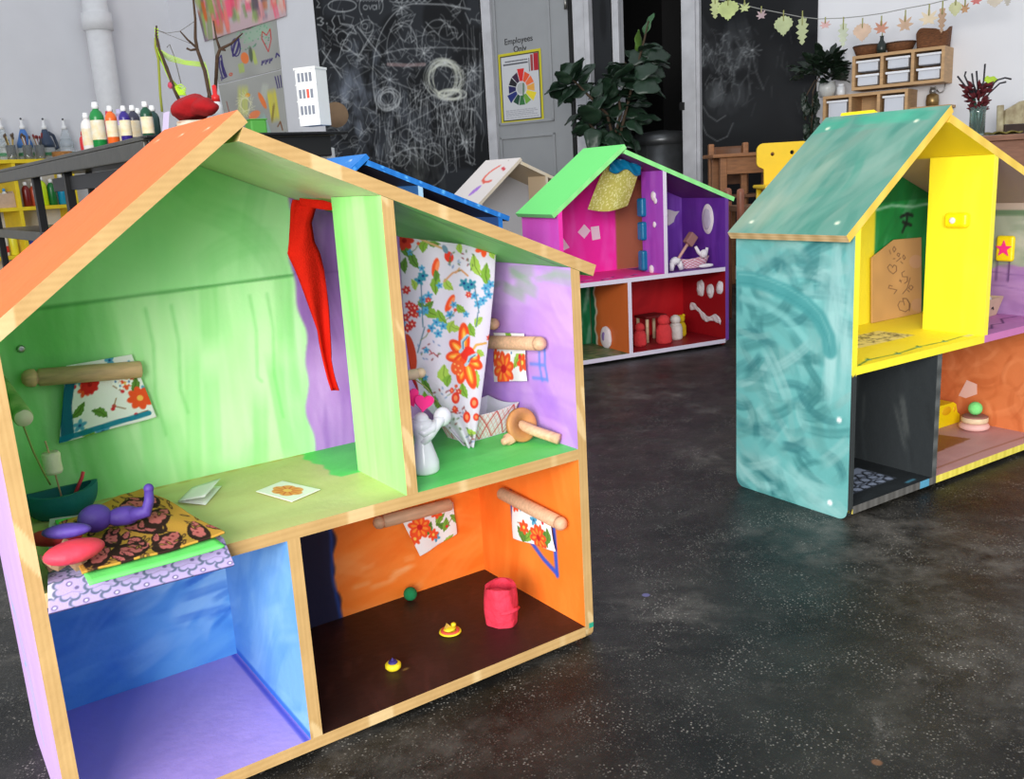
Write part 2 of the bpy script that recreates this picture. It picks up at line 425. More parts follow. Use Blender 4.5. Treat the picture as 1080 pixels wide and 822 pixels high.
def build_house(h, label, pal, res):
    root = thing('dollhouse', label, 'dollhouse', (POSES[h][0], POSES[h][1], 0), yaw(h), group='plywood dollhouses')
    g = pal.get
    ed = g('edge', (215, 178, 115))
    def topwarp(zt):
        def w(P):
            P = P.copy(); k = P[:, 2]/zt; P[:, 2] = np.where(P[:, 2] > 0, k*np.minimum(roof_under(P[:, 0])-.0006, 9), P[:, 2])
            lo = P[:, 2] < .03; r = .025      # rounded foot corners
            for ye, sg in ((0, 1), (HD, -1)):
                d = r-(P[:, 1]-ye)*sg; m = lo & (d > 0)
                P[m, 2] = np.maximum(P[m, 2], r-np.sqrt(np.maximum(r*r-d[m]**2, 0)))*1.0
            return P
        return w
    gridbox('side_panel', 0, T, 0, HD, 0, ZL, {'-x': g('out_l'), '+x': g('in_l'), '-y': g('edge_l', ed), '+y': ed, 'edge': ed}, res, PAINT, topwarp(ZL), root, label=g('lab_l'))
    gridbox('side_panel', HW-T, HW, 0, HD, 0, ZR, {'-x': g('in_r'), '+x': g('out_r', (200, 190, 170)), '-y': g('edge_r', ed), '+y': ed, 'edge': ed}, res, PAINT, topwarp(ZR), root, label=g('lab_r'))
    def bw(P):
        P = P.copy(); x = P[:, 0]; top = roof_under(x)-.0006; f = (P[:, 2]-ZF)/(1-ZF)
        P[:, 2] = ZF+f*(top-ZF); return P
    gridbox('back_panel', T, HW-T, HDI, HD, ZF, 1, {'-y': g('back'), 'edge': g('out_b', (205, 190, 160))}, res, PAINT, bw, root)
    gridbox('base_panel', T, HW-T, 0, HDI, ZF, ZF+T, {'+z': g('base'), '-y': g('edge_base', ed), 'edge': ed}, res, PAINT, None, root)
    gridbox('shelf_panel', T, HW-T, 0, HDI, ZM-T, ZM, {'+z': g('shelf'), '-z': g('shelf_under', (150, 130, 90)), '-y': g('edge_shelf', ed), 'edge': ed}, res, PAINT, None, root)
    gridbox('divider', LD, LD+T, 0, HDI, ZF+T, ZM-T, {'-x': g('ldl'), '+x': g('ldr'), '-y': g('edge_ld', ed), 'edge': ed}, res, PAINT, None, root)
    def uw(P):
        P = P.copy(); f = (P[:, 2]-ZM)/(1-ZM); P[:, 2] = ZM+f*(roof_r(P[:, 0])-.0006-ZM); return P
    gridbox('divider', UD, UD+T, 0, DD, ZM, 1, {'-x': g('udl'), '+x': g('udr'), '-y': g('edge_ud', ed), 'edge': g('edge_ud2', ed)}, res, PAINT, uw, root)
    # roof boards: local box (s along the slope from the ridge, y, n downwards)
    def rw(org, u, n):
        def w(P):
            q = np.empty_like(P); q[:, 0] = org[0]+u[0]*P[:, 0]+n[0]*P[:, 2]; q[:, 1] = P[:, 1]; q[:, 2] = org[1]+u[1]*P[:, 0]+n[1]*P[:, 2]
            return q
        return w
    re = g('edge_roof', ed)
    o = gridbox('roof_panel', 0, RLA, 0, HD, 0, T, {'-z': g('roof_l'), '+z': g('roof_l_in'), '+x': g('eave', re), '-y': g('edge_roof_f', re), 'edge': re}, res, PAINT, rw(_P, _ul, _nl), root)
    o2 = gridbox('roof_panel', 0, RLB, 0, HD, 0, T, {'-z': g('roof_r'), '+z': g('roof_r_in'), '+x': re, '-y': g('edge_roof_f', re), 'edge': re}, res, PAINT, rw(_R, _ur, _nr), root)
    for q in (o,):   # mirrored frame: turn the faces outwards
        q.data.flip_normals()
    return root

def cvx(c): return lambda P, raw=None: c.sample(P[:, 1], P[:, 2])   # for faces facing x (u = y, v = z)
def cvy(c): return lambda P, raw=None: c.sample(P[:, 0], P[:, 2])   # faces facing y
def cvz(c): return lambda P, raw=None: c.sample(P[:, 0], P[:, 1])   # faces facing z
def cvr(c): return lambda P, raw=None: c.sample(raw[:, 0], raw[:, 1])   # roof: (distance from ridge, y)
def wob(V, a=.006, f=25, p=0): return a*np.sin(V*f+p)+a*.6*np.sin(V*f*2.7+p*2)
# ================================================================== HOUSE A (front): orange roof, green / purple / blue / orange rooms
WOODA = wood_fn((190, 154, 100), 10, 1)
rA = .0028
b = Canvas(0, HW, 0, .95, rA, (172, 238, 162))
up_ = lambda U, V: np.minimum(V-ZM+.01, .515+wob(V)-U)
b.region(up_, .004)
b.noise(.12, .2, .10, seed=2)
b.brush(70, (.02, .52, .4, .93), [(206, 248, 190), (192, 242, 178), (150, 228, 142), (130, 216, 124), (214, 248, 202)], .22, .05, PI/2, .12, .42, .5, 3, .3)
b.brush(46, (.2, .5, .38, .68), [(208, 250, 190), (190, 246, 172), (222, 252, 206)], .2, .06, PI/2, .12, .5, .4, 33)
b.brush(10, (.2, .5, .38, .68), [(120, 216, 112), (136, 226, 126)], .2, .03, PI/2, .12, .5, .5, 34)
b.brush(24, (.02, .2, .4, .68), [(100, 190, 95), (118, 200, 108)], .2, .05, PI/2, .2, .4, .5, 4)  # darker strokes at the left paint in part of the side wall's shade
b.region(lambda U, V: np.minimum(up_(U, V), V-.682), .004)
b.fill(lambda U, V: V-.682, (178, 238, 170), .7)
b.brush(22, (.05, .52, .7, .9), [(170, 234, 160), (124, 212, 120), (186, 240, 172)], .2, .04, .2, 1.2, .4, .5, 5, .5)
b.region(None)
b.line([(0, .672), (.12, .679), (.3, .682), (.51, .686)], .004, (70, 150, 70), .8)
for k, x in enumerate((.12, .26, .3, .43, .46)):
    b.line([(x, .66), (x+.004, .6), (x-.004, .52), (x+.003, .42+.03*k % .1)], .003, (105, 200, 100), .6, .004)
b.region(lambda U, V: np.minimum(V-ZM+.01, U-.515-wob(V)), .003)
b.fill(lambda U, V: U-.3, (186, 140, 214))
b.brush(60, (.5, .88, .36, .85), [(205, 165, 228), (170, 125, 205), (150, 105, 190), (214, 180, 235)], .2, .045, PI/2, .15, .5, .5, 6, .3)
b.brush(14, (.5, .62, .6, .85), [(120, 80, 150), (135, 92, 165)], .16, .05, PI/2, .3, .6, .4, 7)
b.line([(.5, .69), (.6, .683)], .004, (120, 80, 150), .7)
b.region(lambda U, V: np.minimum(ZM-.005-V, LD+.01-U))
b.fill(lambda U, V: U+1, (98, 168, 228)); 
b.brush(70, (0, .34, 0, .36), [(70, 138, 216), (110, 176, 232), (56, 122, 208), (140, 194, 240)], .17, .05, .15, .5, .55, .5, 8, .5)
b.brush(26, (.17, .33, .08, .34), [(165, 208, 240), (150, 198, 238), (130, 186, 236)], .13, .04, .35, .6, .7, .4, 9, .5)
b.brush(6, (.27, .33, .1, .2), [(30, 90, 190)], .08, .015, .2, .5, .7, .3, 10)
b.region(lambda U, V: np.minimum(ZM-.005-V, U-LD-.005))
b.fill(lambda U, V: U+1, (250, 132, 45))
b.brush(60, (.45, .88, 0, .36), [(255, 150, 70), (246, 120, 36), (255, 162, 90), (240, 112, 30)], .18, .045, .1, .5, .5, .5, 11, .4)
b.brush(7, (.56, .7, .03, .12), [(255, 185, 125)], .05, .014, .2, .3, .6, .5, 12)
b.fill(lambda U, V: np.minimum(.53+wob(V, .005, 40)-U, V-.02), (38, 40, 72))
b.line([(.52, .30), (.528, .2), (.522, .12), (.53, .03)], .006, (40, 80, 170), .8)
b.region(None)
backA = b
s = Canvas(0, HD, 0, ZL+.02, rA, (204, 170, 226))      # outside left
s.brush(40, (0, HD, 0, ZL), [(212, 180, 232), (196, 162, 220)], .2, .06, PI/2, .3, .4, .4, 13)
for pts in ([(.30, .26), (.285, .22), (.24, .12), (.2, .06)], [(.29, .25), (.26, .245), (.22, .17), (.205, .1)], [(.30, .27), (.31, .29)], [(.25, .17), (.27, .16)]):
    s.line(pts, .006, (120, 190, 225), .8)
outlA = s
s = Canvas(0, HD, 0, ZL+.03, rA, (146, 222, 134))      # inside left
s.brush(30, (0, HD, .38, .66), [(150, 226, 138), (96, 190, 92)], .2, .05, PI/2, .3, .5, .5, 14)
s.region(lambda U, V: ZM-.005-V); s.fill(lambda U, V: U+1, (50, 110, 200)); s.brush(16, (0, HD, 0, .36), [(70, 140, 220), (30, 70, 140)], .15, .05, .4, 1, .5, .5, 15)
s.region(None); inlA = s
s = Canvas(0, HD, 0, ZR+.03, rA, (186, 142, 214))      # inside right
s.region(lambda U, V: V-ZM+.005)
s.brush(60, (0, HD, .36, ZR), [(212, 172, 234), (184, 136, 214), (204, 160, 230), (176, 128, 212)], .16, .045, .2, .5, .5, .5, 16, .4)
s.brush(14, (0, HD, .37, .46), [(160, 112, 214), (150, 104, 206)], .08, .05, .3, .7, .5, .4, 17)
s.brush(8, (.02, .33, ZR-.05, ZR), [(120, 178, 110)], .1, .02, 0, .3, .5, .4, 18)
s.region(lambda U, V: ZM-.005-V); s.fill(lambda U, V: U+1, (248, 122, 40))
s.brush(40, (0, HD, 0, .36), [(255, 142, 58), (240, 108, 30), (252, 130, 50)], .2, .05, PI/2, .3, .5, .5, 19)
s.region(None)
# blue painted window frames round the little curtains
s.line([(.245, .545), (.24, .49), (.20, .475), (.10, .47)], .004, (80, 120, 215), .0)
for pts in ([(.135, .53), (.085, .532)], [(.128, .50), (.088, .503)], [(.122, .475), (.08, .478)], [(.098, .54), (.10, .50), (.094, .474)], [(.082, .535), (.084, .505), (.078, .476)]):
    s.line(pts, .005, (86, 128, 222), .9)
for pts in ([(.215, .232), (.212, .16)], [(.212, .155), (.16, .15), (.12, .125), (.078, .108)], [(.082, .215), (.08, .16), (.078, .105)]):
    s.line(pts, .011, (48, 84, 200), .95)
inrA = s
s = Canvas(0, HW, 0, HDI, rA, (202, 198, 132))         # upper floor
s.noise(.1, .06, .06, seed=20)
s.brush(40, (.02, .53, 0, .33), [(212, 208, 144), (190, 186, 116), (206, 212, 146)], .2, .05, .1, .4, .4, .4, 21)
s.region(lambda U, V: np.maximum(U-UD-.004, np.minimum(U-(.485+wob(V, .004, 60)+np.maximum(0, .12-(V-.17))*0), V-.16))); s.fill(lambda U, V: U+1, (92, 214, 100))
s.brush(50, (.45, .88, 0, .33), [(112, 228, 118), (76, 198, 86), (100, 220, 108)], .16, .05, .2, .5, .5, .5, 22)
s.region(None)
for k in range(12): s.disc(.04+.04*k, .326, .012, (196, 170, 90), .7, ry=.005)
shelfA = s
s = Canvas(0, HW, 0, HDI, rA, (182, 156, 224))         # ground floor
s.brush(30, (.02, .33, 0, .33), [(192, 166, 232), (170, 144, 216)], .22, .07, .9, .4, .3, .3, 23)
s.line([(.322, 0), (.322, .33)], .009, (60, 70, 190), .7)
s.region(lambda U, V: U-LD-.01); s.fill(lambda U, V: U+1, (44, 24, 20))
s.brush(60, (.35, .88, 0, .33), [(58, 32, 28), (36, 20, 17), (70, 40, 36), (46, 26, 22)], .14, .035, 1.2, .3, .6, .5, 24)
s.brush(12, (.4, .88, .1, .33), [(84, 52, 46)], .05, .012, 1.2, .4, .5, .5, 25)
s.region(None); s.disc(.535, .085, .006, (210, 190, 90), .5, ry=.003)
baseA = s
s = Canvas(0, HDI, 0, ZM, rA, (116, 172, 232))
s.brush(50, (0, HDI, 0, ZM), [(134, 186, 238), (92, 152, 222), (156, 202, 242), (80, 142, 218)], .18, .05, -.7, .5, .5, .5, 26, .4)
s.line([(0, .036), (HDI, .036)], .012, (40, 100, 205), .8)
ldlA = s
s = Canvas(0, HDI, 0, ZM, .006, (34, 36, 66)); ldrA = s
s = Canvas(0, DD, ZM, .9, rA, (156, 232, 134))
s.brush(45, (0, DD, ZM, .88), [(176, 240, 150), (134, 220, 112), (190, 242, 168), (120, 214, 104)], .25, .035, PI/2, .08, .45, .5, 27)
udlA = s
s = Canvas(0, RLA, 0, HD, rA*1.4, (246, 108, 36))
s.brush(20, (0, RLA, 0, HD), [(250, 116, 44), (242, 104, 32)], .2, .06, 0, .3, .25, .3, 28)
for x, y in ((.03, .05), (.03, .17), (.03, .30)): s.line([(x, y-.006), (x+.004, y+.007)], .0032, (245, 235, 225))
roofA = s
s = Canvas(0, RLB, 0, HD, rA, (224, 222, 190))
s.noise(.1, .1, .05, seed=29)
s.brush(20, (0, .24, 0, HD), [(212, 226, 178), (230, 228, 198)], .2, .06, .3, 1, .3, .3, 30)
s.region(lambda U, V: U-.215-wob(V, .003, 40)); s.fill(lambda U, V: U+1, (124, 212, 104))
s.brush(26, (.2, .6, 0, HD), [(140, 222, 120), (104, 196, 88)], .2, .05, .2, .5, .5, .5, 31)
s.brush(8, (.22, .6, .0, .05), [(46, 120, 44)], .08, .01, .1, .2, .5, .5, 32); s.region(None)
roofrA = s
s = Canvas(0, RLA, 0, HD, rA*2, (140, 216, 130)); s.brush(30, (0, RLA, 0, HD), [(140, 220, 128), (96, 186, 92)], .2, .05, 0, .4, .5, .5, 33)
roofliA = s
def edge_rA(P, raw):
    c = WOODA(P, raw); k = (P[:, 2] < .034) & (P[:, 2] > .008) & (P[:, 0] > HW-T*.62); c[k] = (40, 150, 120); return c
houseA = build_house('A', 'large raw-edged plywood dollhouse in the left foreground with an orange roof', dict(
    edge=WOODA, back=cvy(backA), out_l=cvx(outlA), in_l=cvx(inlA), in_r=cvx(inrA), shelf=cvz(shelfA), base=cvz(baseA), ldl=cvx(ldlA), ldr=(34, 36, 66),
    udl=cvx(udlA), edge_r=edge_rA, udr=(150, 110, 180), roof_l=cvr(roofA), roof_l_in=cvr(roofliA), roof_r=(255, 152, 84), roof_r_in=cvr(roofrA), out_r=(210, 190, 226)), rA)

b.mask = None
# ================================================================== HOUSE B (right): teal and yellow
rB = .0042
TE = [(80, 138, 136), (52, 114, 114), (118, 166, 162), (146, 188, 184), (90, 148, 144), (40, 100, 104)]
s = Canvas(0, HD, 0, ZL+.02, .0024, (100, 168, 165))
s.brush(150, (0, HD, 0, ZL), TE, .12, .03, .3, 1.2, .8, .6, 41, .5)
s.brush(20, (0, .1, .35, .65), [(140, 184, 182), (158, 200, 196)], .22, .03, PI/2, .2, .6, .5, 42)
s.brush(12, (.1, HD, .5, .56), [(160, 204, 200), (120, 190, 186)], .06, .03, .6, 1, .6, .5, 43)
arc = [(.34, .548), (.30, .548), (.25, .54), (.19, .525), (.13, .50), (.09, .47), (.065, .43), (.06, .40)]
s.line(arc, .04, (66, 142, 142), .85, .008); s.line([(x, y+.012) for x, y in arc], .004, (120, 180, 176), .5); s.line([(x, y-.010) for x, y in arc], .003, (50, 124, 126), .5)
s.line([(.33, .50), (.26, .49), (.19, .465), (.13, .42)], .018, (130, 190, 186), .6, .008)
s.brush(16, (0, HD, 0, .08), [(140, 190, 186), (158, 204, 200)], .12, .03, .1, .4, .5, .5, 44)
s.disc(.03, .24, .007, (225, 232, 228)); s.disc(.05, .032, .007, (235, 240, 238))
outlB = s
s = Canvas(0, RLA, 0, HD, rB*.8, (96, 146, 130))
s.brush(110, (0, RLA, 0, HD), [(106, 150, 134), (78, 138, 120), (58, 138, 118), (132, 166, 150), (116, 144, 128), (50, 122, 106)], .2, .04, .25, .5, .55, .5, 45, .4)
s.brush(14, (0, .06, 0, HD), [(44, 160, 128), (74, 174, 142)], .12, .03, PI/2, .3, .6, .4, 46)
s.brush(14, (.15, RLA, .2, HD), [(140, 160, 136), (150, 170, 150)], .2, .05, .1, .3, .5, .4, 47)
for x, y in ((.05, .06), (.05, .31), (.41, .05), (.41, .3)): s.disc(x, y, .006, (220, 228, 200)); 
roofB = s
s = Canvas(0, HW, 0, .95, rB, (255, 236, 52))
s.noise(.2, .2, .02, seed=48)
s.region(lambda U, V: np.minimum(V-ZM, U-.53)); s.fill(lambda U, V: U+1, (24, 138, 62))
s.brush(50, (.53, .88, .36, .86), [(40, 160, 80), (14, 110, 48), (120, 190, 140), (30, 150, 60)], .16, .03, 1.2, .5, .6, .5, 49)
s.line([(.53, .682), (.6, .69), (.7, .68), (.8, .685)], .008, (170, 215, 185), .8)
s.fill(lambda U, V: V-.70, (12, 92, 40), .6)
for pts in ([(.645, .655), (.675, .662), (.7, .655)], [(.675, .66), (.672, .63)], [(.655, .64), (.695, .628)], [(.665, .628), (.655, .612)]): s.line(pts, .009, (20, 24, 22), .95)
s.region(lambda U, V: np.minimum(ZM-.005-V, LD+.01-U)); s.fill(lambda U, V: U+1, (44, 48, 48))
s.brush(40, (0, .34, 0, .36), [(58, 64, 64), (34, 37, 38), (72, 78, 78)], .14, .03, .4, 1.2, .5, .6, 50, .6)
s.region(lambda U, V: np.minimum(ZM-.005-V, U-LD-.01)); s.fill(lambda U, V: U+1, (200, 106, 52))
s.brush(70, (.33, .88, 0, .36), [(214, 122, 66), (184, 90, 40), (222, 134, 80)], .12, .025, .8, 1.3, .5, .6, 51, .8); s.region(None)
backB = s
s = Canvas(0, HD, 0, ZL+.03, rB, (255, 236, 52)); s.region(lambda U, V: ZM-.005-V); s.fill(lambda U, V: U+1, (44, 47, 48))
s.brush(20, (0, HD, 0, .36), [(64, 70, 70), (34, 36, 38)], .14, .03, 1, 1, .5, .6, 52); s.region(None); inlB = s
s = Canvas(0, HD, 0, ZR+.03, rB*.7, (158, 118, 166))
s.region(lambda U, V: V-ZM); s.brush(40, (0, HD, .36, .55), [(176, 136, 186), (138, 98, 148), (150, 110, 170)], .14, .03, .1, .4, .6, .5, 53)
s.fill(lambda U, V: V-.50-wob(U, .01, 20), (150, 158, 140)); s.brush(34, (0, HD, .51, .64), [(170, 174, 160), (118, 136, 112), (190, 186, 176), (88, 116, 84)], .12, .03, .4, .9, .6, .5, 54)
s.fill(lambda U, V: V-.645, (96, 120, 92)); s.fill(lambda U, V: V-.66, (176, 158, 146))
for x in (.165, .13): s.line([(x, .53), (x+.001, .462)], .004, (70, 40, 90), .9)
s.line([(.3, .49), (.2, .487), (.1, .48), (0, .484)], .0025, (110, 70, 130), .7); s.line([(.3, .44), (.15, .447), (0, .43)], .0025, (120, 80, 140), .6)
s.region(lambda U, V: ZM-.005-V); s.fill(lambda U, V: U+1, (208, 118, 68))
s.brush(110, (0, HD, 0, .36), [(224, 140, 88), (176, 86, 42), (232, 152, 102), (196, 104, 56)], .09, .018, .8, 1.5, .55, .7, 55, 1.0); s.region(None); inrB = s
s = Canvas(0, HW, 0, HDI, rB*.7, (255, 234, 56))
s.brush(10, (.02, .5, 0, .33), [(255, 240, 90), (246, 224, 44)], .2, .05, .2, .5, .3, .3, 56)
rr = np.random.default_rng(4)
s.region(lambda U, V: np.minimum(np.minimum(U-.2, .43-U), np.minimum(V-.13, .24-V))); s.fill(lambda U, V: U+1, (235, 225, 190), .8)
for k in range(70):
    x, y = .2+rr.random()*.23, .13+rr.random()*.11; a = rr.random()*6.28
    s.line([(x+.012*math.cos(a+q), y+.009*math.sin(a+q)) for q in (0, 1, 2.1, 3.2)], .003, (70, 66, 60), .8)
s.region(None)
s.line([(.03, .006), (.1, .03), (.2, .022), (.3, .034), (.4, .028), (.49, .034)], .005, (30, 110, 70), .95)
for x, y in ((.1, .03), (.2, .022), (.3, .034), (.4, .028)): s.disc(x, y, .007, (60, 170, 170), .9); s.line([(x, y), (x+.012, y+.012)], .004, (30, 110, 70))
s.dab(.51, .03, .06, .02, .1, (190, 205, 190), .8, .4)
s.region(lambda U, V: U-UD-.006-.25*np.clip((V-.165)*60, 0, 1)); s.fill(lambda U, V: U+1, (186, 118, 178)); s.brush(20, (.52, .88, 0, .33), [(202, 134, 194), (166, 98, 160)], .1, .03, .3, 1, .5, .5, 57)
s.line([(.55, .03), (.6, .05), (.63, .04), (.68, .07), (.72, .06), (.78, .1), (.84, .09)], .005, (60, 20, 80), .9); s.region(None)
shelfB = s
s = Canvas(0, HW, 0, HDI, rB*.7, (40, 44, 46))
s.brush(20, (0, .33, 0, .33), [(54, 60, 62), (30, 32, 34)], .12, .03, .3, 1, .5, .5, 58)
s.region(lambda U, V: np.minimum(np.minimum(U-.05, .262-U), np.minimum(V-.055, .17-V))); s.fill(lambda U, V: U+1, (150, 160, 180))
for k in range(26):
    x, y = .06+(k % 7)*.031+.012*((k//7) % 2), .066+(k//7)*.03; n_ = 7; ph = rr.random(n_)*.006
    s.line([(x+(.012+ph[q])*math.cos(q*.9), y+(.011+ph[q])*math.sin(q*.9)) for q in range(n_)], .0045, (18, 20, 24), 1, closed=True)
s.region(lambda U, V: U-LD-.01); s.fill(lambda U, V: U+1, (196, 150, 146))
s.brush(30, (.33, .88, 0, .33), [(208, 162, 158), (184, 138, 134)], .12, .04, .2, 1, .4, .4, 59)
s.poly([(.36, .03), (.50, .108), (.70, .12), (.675, .2), (.36, .26)], (150, 92, 48), .95)
s.line([(.34, .034), (.6, .037), (.87, .03)], .006, (150, 98, 70), .8); s.region(None)
s.dab(.27, .02, .05, .01, .1, (90, 170, 200), .8, .4)
baseB = s
s = Canvas(0, DD, ZM, .9, rB, (255, 238, 50)); s.brush(14, (0, DD, ZM, .88), [(255, 242, 80), (248, 228, 40)], .25, .05, PI/2, .1, .3, .3, 60); udlB = s
s = Canvas(0, HDI, 0, ZM, rB, (46, 50, 52)); s.brush(30, (0, HDI, 0, ZM), [(60, 66, 68), (34, 36, 38), (110, 114, 110)], .12, .014, PI/2, .3, .5, .7, 61); ldlB = s
s = Canvas(0, RLB, 0, HD, rB, (240, 216, 44)); s.region(lambda U, V: U-.215); s.fill(lambda U, V: U+1, (176, 156, 144)); s.region(None); roofrB = s
def eb(P, raw):
    c = np.where((P[:, 0] < LD+.02)[:, None], np.array([96, 94, 90.]), np.array([238, 220, 90.]))
    n = np.sin(P[:, 0]*140)*.5+np.sin(P[:, 0]*311)*.5; c = c+(n*14)[:, None]
    k = (np.abs(P[:, 0]-.30) < .02); c[k] = (90, 160, 190); return c
def es(P, raw): return np.where((P[:, 0] < .53)[:, None], np.array([255, 238, 56.]), np.array([206, 124, 178.]))
def eld(P, raw): return np.array([88, 90, 88.])[None]+(np.sin(P[:, 2]*120)*14)[:, None]
def el(P, raw):
    c = np.where((P[:, 2] > ZM-T)[:, None], np.array([252, 234, 60.]), np.array([52, 56, 56.])); return c
def roofe(P, raw): return np.array([246, 206, 86.])[None]+(np.sin(P[:, 0]*90)*8)[:, None]
def eaveB(P, raw): return np.array([206, 172, 122.])[None]+(np.sin(P[:, 1]*130)*12+np.sin(P[:, 2]*900)*10)[:, None]
houseB = build_house('B', 'dollhouse on the right with streaky teal roof and side wall and bright yellow upper room', dict(
    edge=(226, 206, 90), edge_l=el, edge_r=(214, 190, 110), edge_base=eb, edge_shelf=es, edge_ld=eld, edge_ud=(255, 240, 70), edge_ud2=(255, 240, 70),
    back=cvy(backB), out_l=cvx(outlB), in_l=cvx(inlB), in_r=cvx(inrB), shelf=cvz(shelfB), base=cvz(baseB), ldl=cvx(ldlB), ldr=(200, 120, 80), udl=cvx(udlB), udr=(170, 120, 170),
    roof_l=cvr(roofB), roof_l_in=(240, 216, 44), roof_r=(250, 226, 60), roof_r_in=cvr(roofrB), edge_roof=roofe, edge_roof_f=roofe, eave=eaveB, out_r=(240, 220, 60), shelf_under=(40, 42, 42)), rB)

# ================================================================== HOUSE C (middle distance): pink and purple with light green roof
rC = .005
s = Canvas(0, HW, 0, .95, rC, (255, 46, 176))
s.region(lambda U, V: np.minimum(V-ZM, .48-U)); s.brush(30, (0, .5, .36, .9), [(255, 80, 195), (245, 30, 160), (255, 120, 210)], .2, .04, PI/2, .2, .5, .5, 71)
s.region(lambda U, V: np.minimum(V-ZM, U-.48)); s.fill(lambda U, V: U+1, (168, 94, 68))
s.region(lambda U, V: np.minimum(V-ZM, U-.63)); s.fill(lambda U, V: U+1, (122, 62, 182)); s.brush(30, (.63, .88, .36, .86), [(142, 84, 206), (100, 46, 160), (170, 120, 226)], .25, .03, PI/2, .1, .6, .5, 72)
s.region(lambda U, V: np.minimum(ZM-.005-V, LD-U)); s.fill(lambda U, V: U+1, (14, 120, 70)); s.brush(10, (.2, .33, .05, .36), [(225, 225, 215), (60, 150, 100)], .14, .02, PI/2, .2, .8, .4, 73)
s.region(lambda U, V: np.minimum(ZM-.005-V, U-LD)); s.fill(lambda U, V: U+1, (196, 22, 32)); s.brush(30, (.33, .88, 0, .36), [(214, 34, 42), (170, 14, 26)], .2, .06, .4, 1, .5, .5, 74); s.region(None)
backC = s
s = Canvas(0, HD, 0, ZL+.03, rC, (255, 100, 224)); s.brush(14, (0, HD, .3, ZL), [(255, 116, 230), (250, 84, 214)], .2, .05, PI/2, .2, .4, .4, 75); outlC = s
s = Canvas(0, HD, 0, ZR+.03, rC, (104, 50, 158)); s.region(lambda U, V: V-ZM); s.brush(20, (0, HD, .36, ZR), [(124, 66, 182), (88, 38, 140)], .2, .04, PI/2, .2, .5, .5, 76)
s.region(lambda U, V: ZM-.005-V); s.fill(lambda U, V: U+1, (158, 18, 28)); s.brush(10, (0, HD, 0, .35), [(176, 26, 36)], .2, .05, .5, 1, .4, .4, 77); s.region(None); inrC = s
s = Canvas(0, DD, ZM, .9, rC, (168, 78, 196)); s.brush(16, (0, DD, ZM, .88), [(184, 104, 212), (142, 60, 180)], .25, .04, PI/2, .1, .5, .5, 78); udlC = s
s = Canvas(0, HDI, 0, ZM, rC, (214, 110, 50)); s.region(lambda U, V: U-.28+wob(V, .008, 40)); s.fill(lambda U, V: U+1, (236, 226, 206)); s.fill(lambda U, V: U-.295+wob(V, .006, 40), (16, 120, 76)); s.region(None); ldlC = s
s = Canvas(0, HW, 0, HDI, rC, (240, 60, 150)); s.region(lambda U, V: U-UD-.006); s.fill(lambda U, V: U+1, (110, 60, 150)); s.region(None)
for k in range(12): s.dab(.1+.03*k, .03+.02*(k % 4), .04, .012, k, [(250, 235, 240), (60, 40, 70), (120, 160, 220)][k % 3], .9, .2)
shelfC = s
s = Canvas(0, HW, 0, HDI, rC, (110, 130, 80)); s.noise(.02, .02, .5, (170, 140, 130), 79, .5); s.noise(.03, .03, .6, (60, 90, 60), 80, .5)
s.region(lambda U, V: U-LD-.006); s.fill(lambda U, V: U+1, (140, 14, 28)); s.region(None); baseC = s
LAV = (222, 212, 228)
def roofeC(P, raw): return np.array([150, 238, 144.])[None]+(np.sin(P[:, 0]*100)*5)[:, None]
houseC = build_house('C', 'dollhouse in the middle distance with light green roof and pink, purple and red rooms', dict(
    edge=LAV, edge_l=(255, 60, 180), edge_r=(110, 60, 150), back=cvy(backC), out_l=cvx(outlC), in_l=(255, 46, 176), in_r=cvx(inrC), out_r=(90, 46, 130), shelf=cvz(shelfC), base=cvz(baseC),
    ldl=cvx(ldlC), ldr=(180, 20, 30), udl=cvx(udlC), udr=(122, 62, 182), roof_l=(124, 246, 128), roof_l_in=(220, 60, 140), roof_r=(130, 240, 130), roof_r_in=(112, 52, 120), edge_roof=roofeC,
    eave=roofeC, shelf_under=(150, 20, 28)), rC)

# ================================================================== HOUSE D (far, unpainted birch with a red smile) and HOUSE E (blue roof)
s = Canvas(0, RLA, 0, HD, .004, (238, 228, 222)); 
s.line([(.07, .14), (.11, .175), (.16, .19), (.2, .18), (.225, .14), (.215, .09)], .02, (238, 92, 70), .95); s.line([(.215, .09), (.225, .14)], .024, (238, 92, 70))
s.line([(.09, .09), (.11, .055)], .02, (214, 50, 62)); s.disc(.30, .16, .05, (176, 120, 220), 1, ry=.022, ang=.3); s.disc(.02, .1, .005, (190, 175, 160)); roofD = s
BIR = wood_fn((226, 212, 190), 8, 3)
houseD = build_house('D', 'unpainted pale birch dollhouse by the door, red smile brushed on its roof', dict(
    edge=BIR, back=(214, 214, 220), out_l=(228, 216, 196), in_l=(206, 200, 192), in_r=(200, 190, 176), shelf=(206, 196, 176), base=(206, 196, 176), ldl=(206, 196, 176), ldr=(206, 196, 176),
    udl=(216, 192, 160), udr=(190, 170, 140), roof_l=cvr(roofD), roof_l_in=(200, 182, 152), roof_r=(228, 216, 196), roof_r_in=(196, 176, 146), shelf_under=(180, 165, 140)), .01)
s = Canvas(0, RLA, 0, HD, .005, (38, 136, 226)); s.brush(24, (0, RLA, 0, HD), [(52, 150, 236), (28, 120, 210)], .2, .05, .3, .5, .5, .4, 81)
s.line([(.03, .08), (.035, .11)], .005, (235, 240, 245)); s.line([(.03, .28), (.035, .3)], .005, (235, 240, 245)); roofE = s
def eE(P, raw): 
    n = np.sin(P[:, 0]*60+P[:, 2]*50)*.5+np.sin(P[:, 0]*173)*.5; return np.array([34, 122, 208.])[None]+(n*12)[:, None]+np.where(np.abs(n) > .9, 60, 0)[:, None]
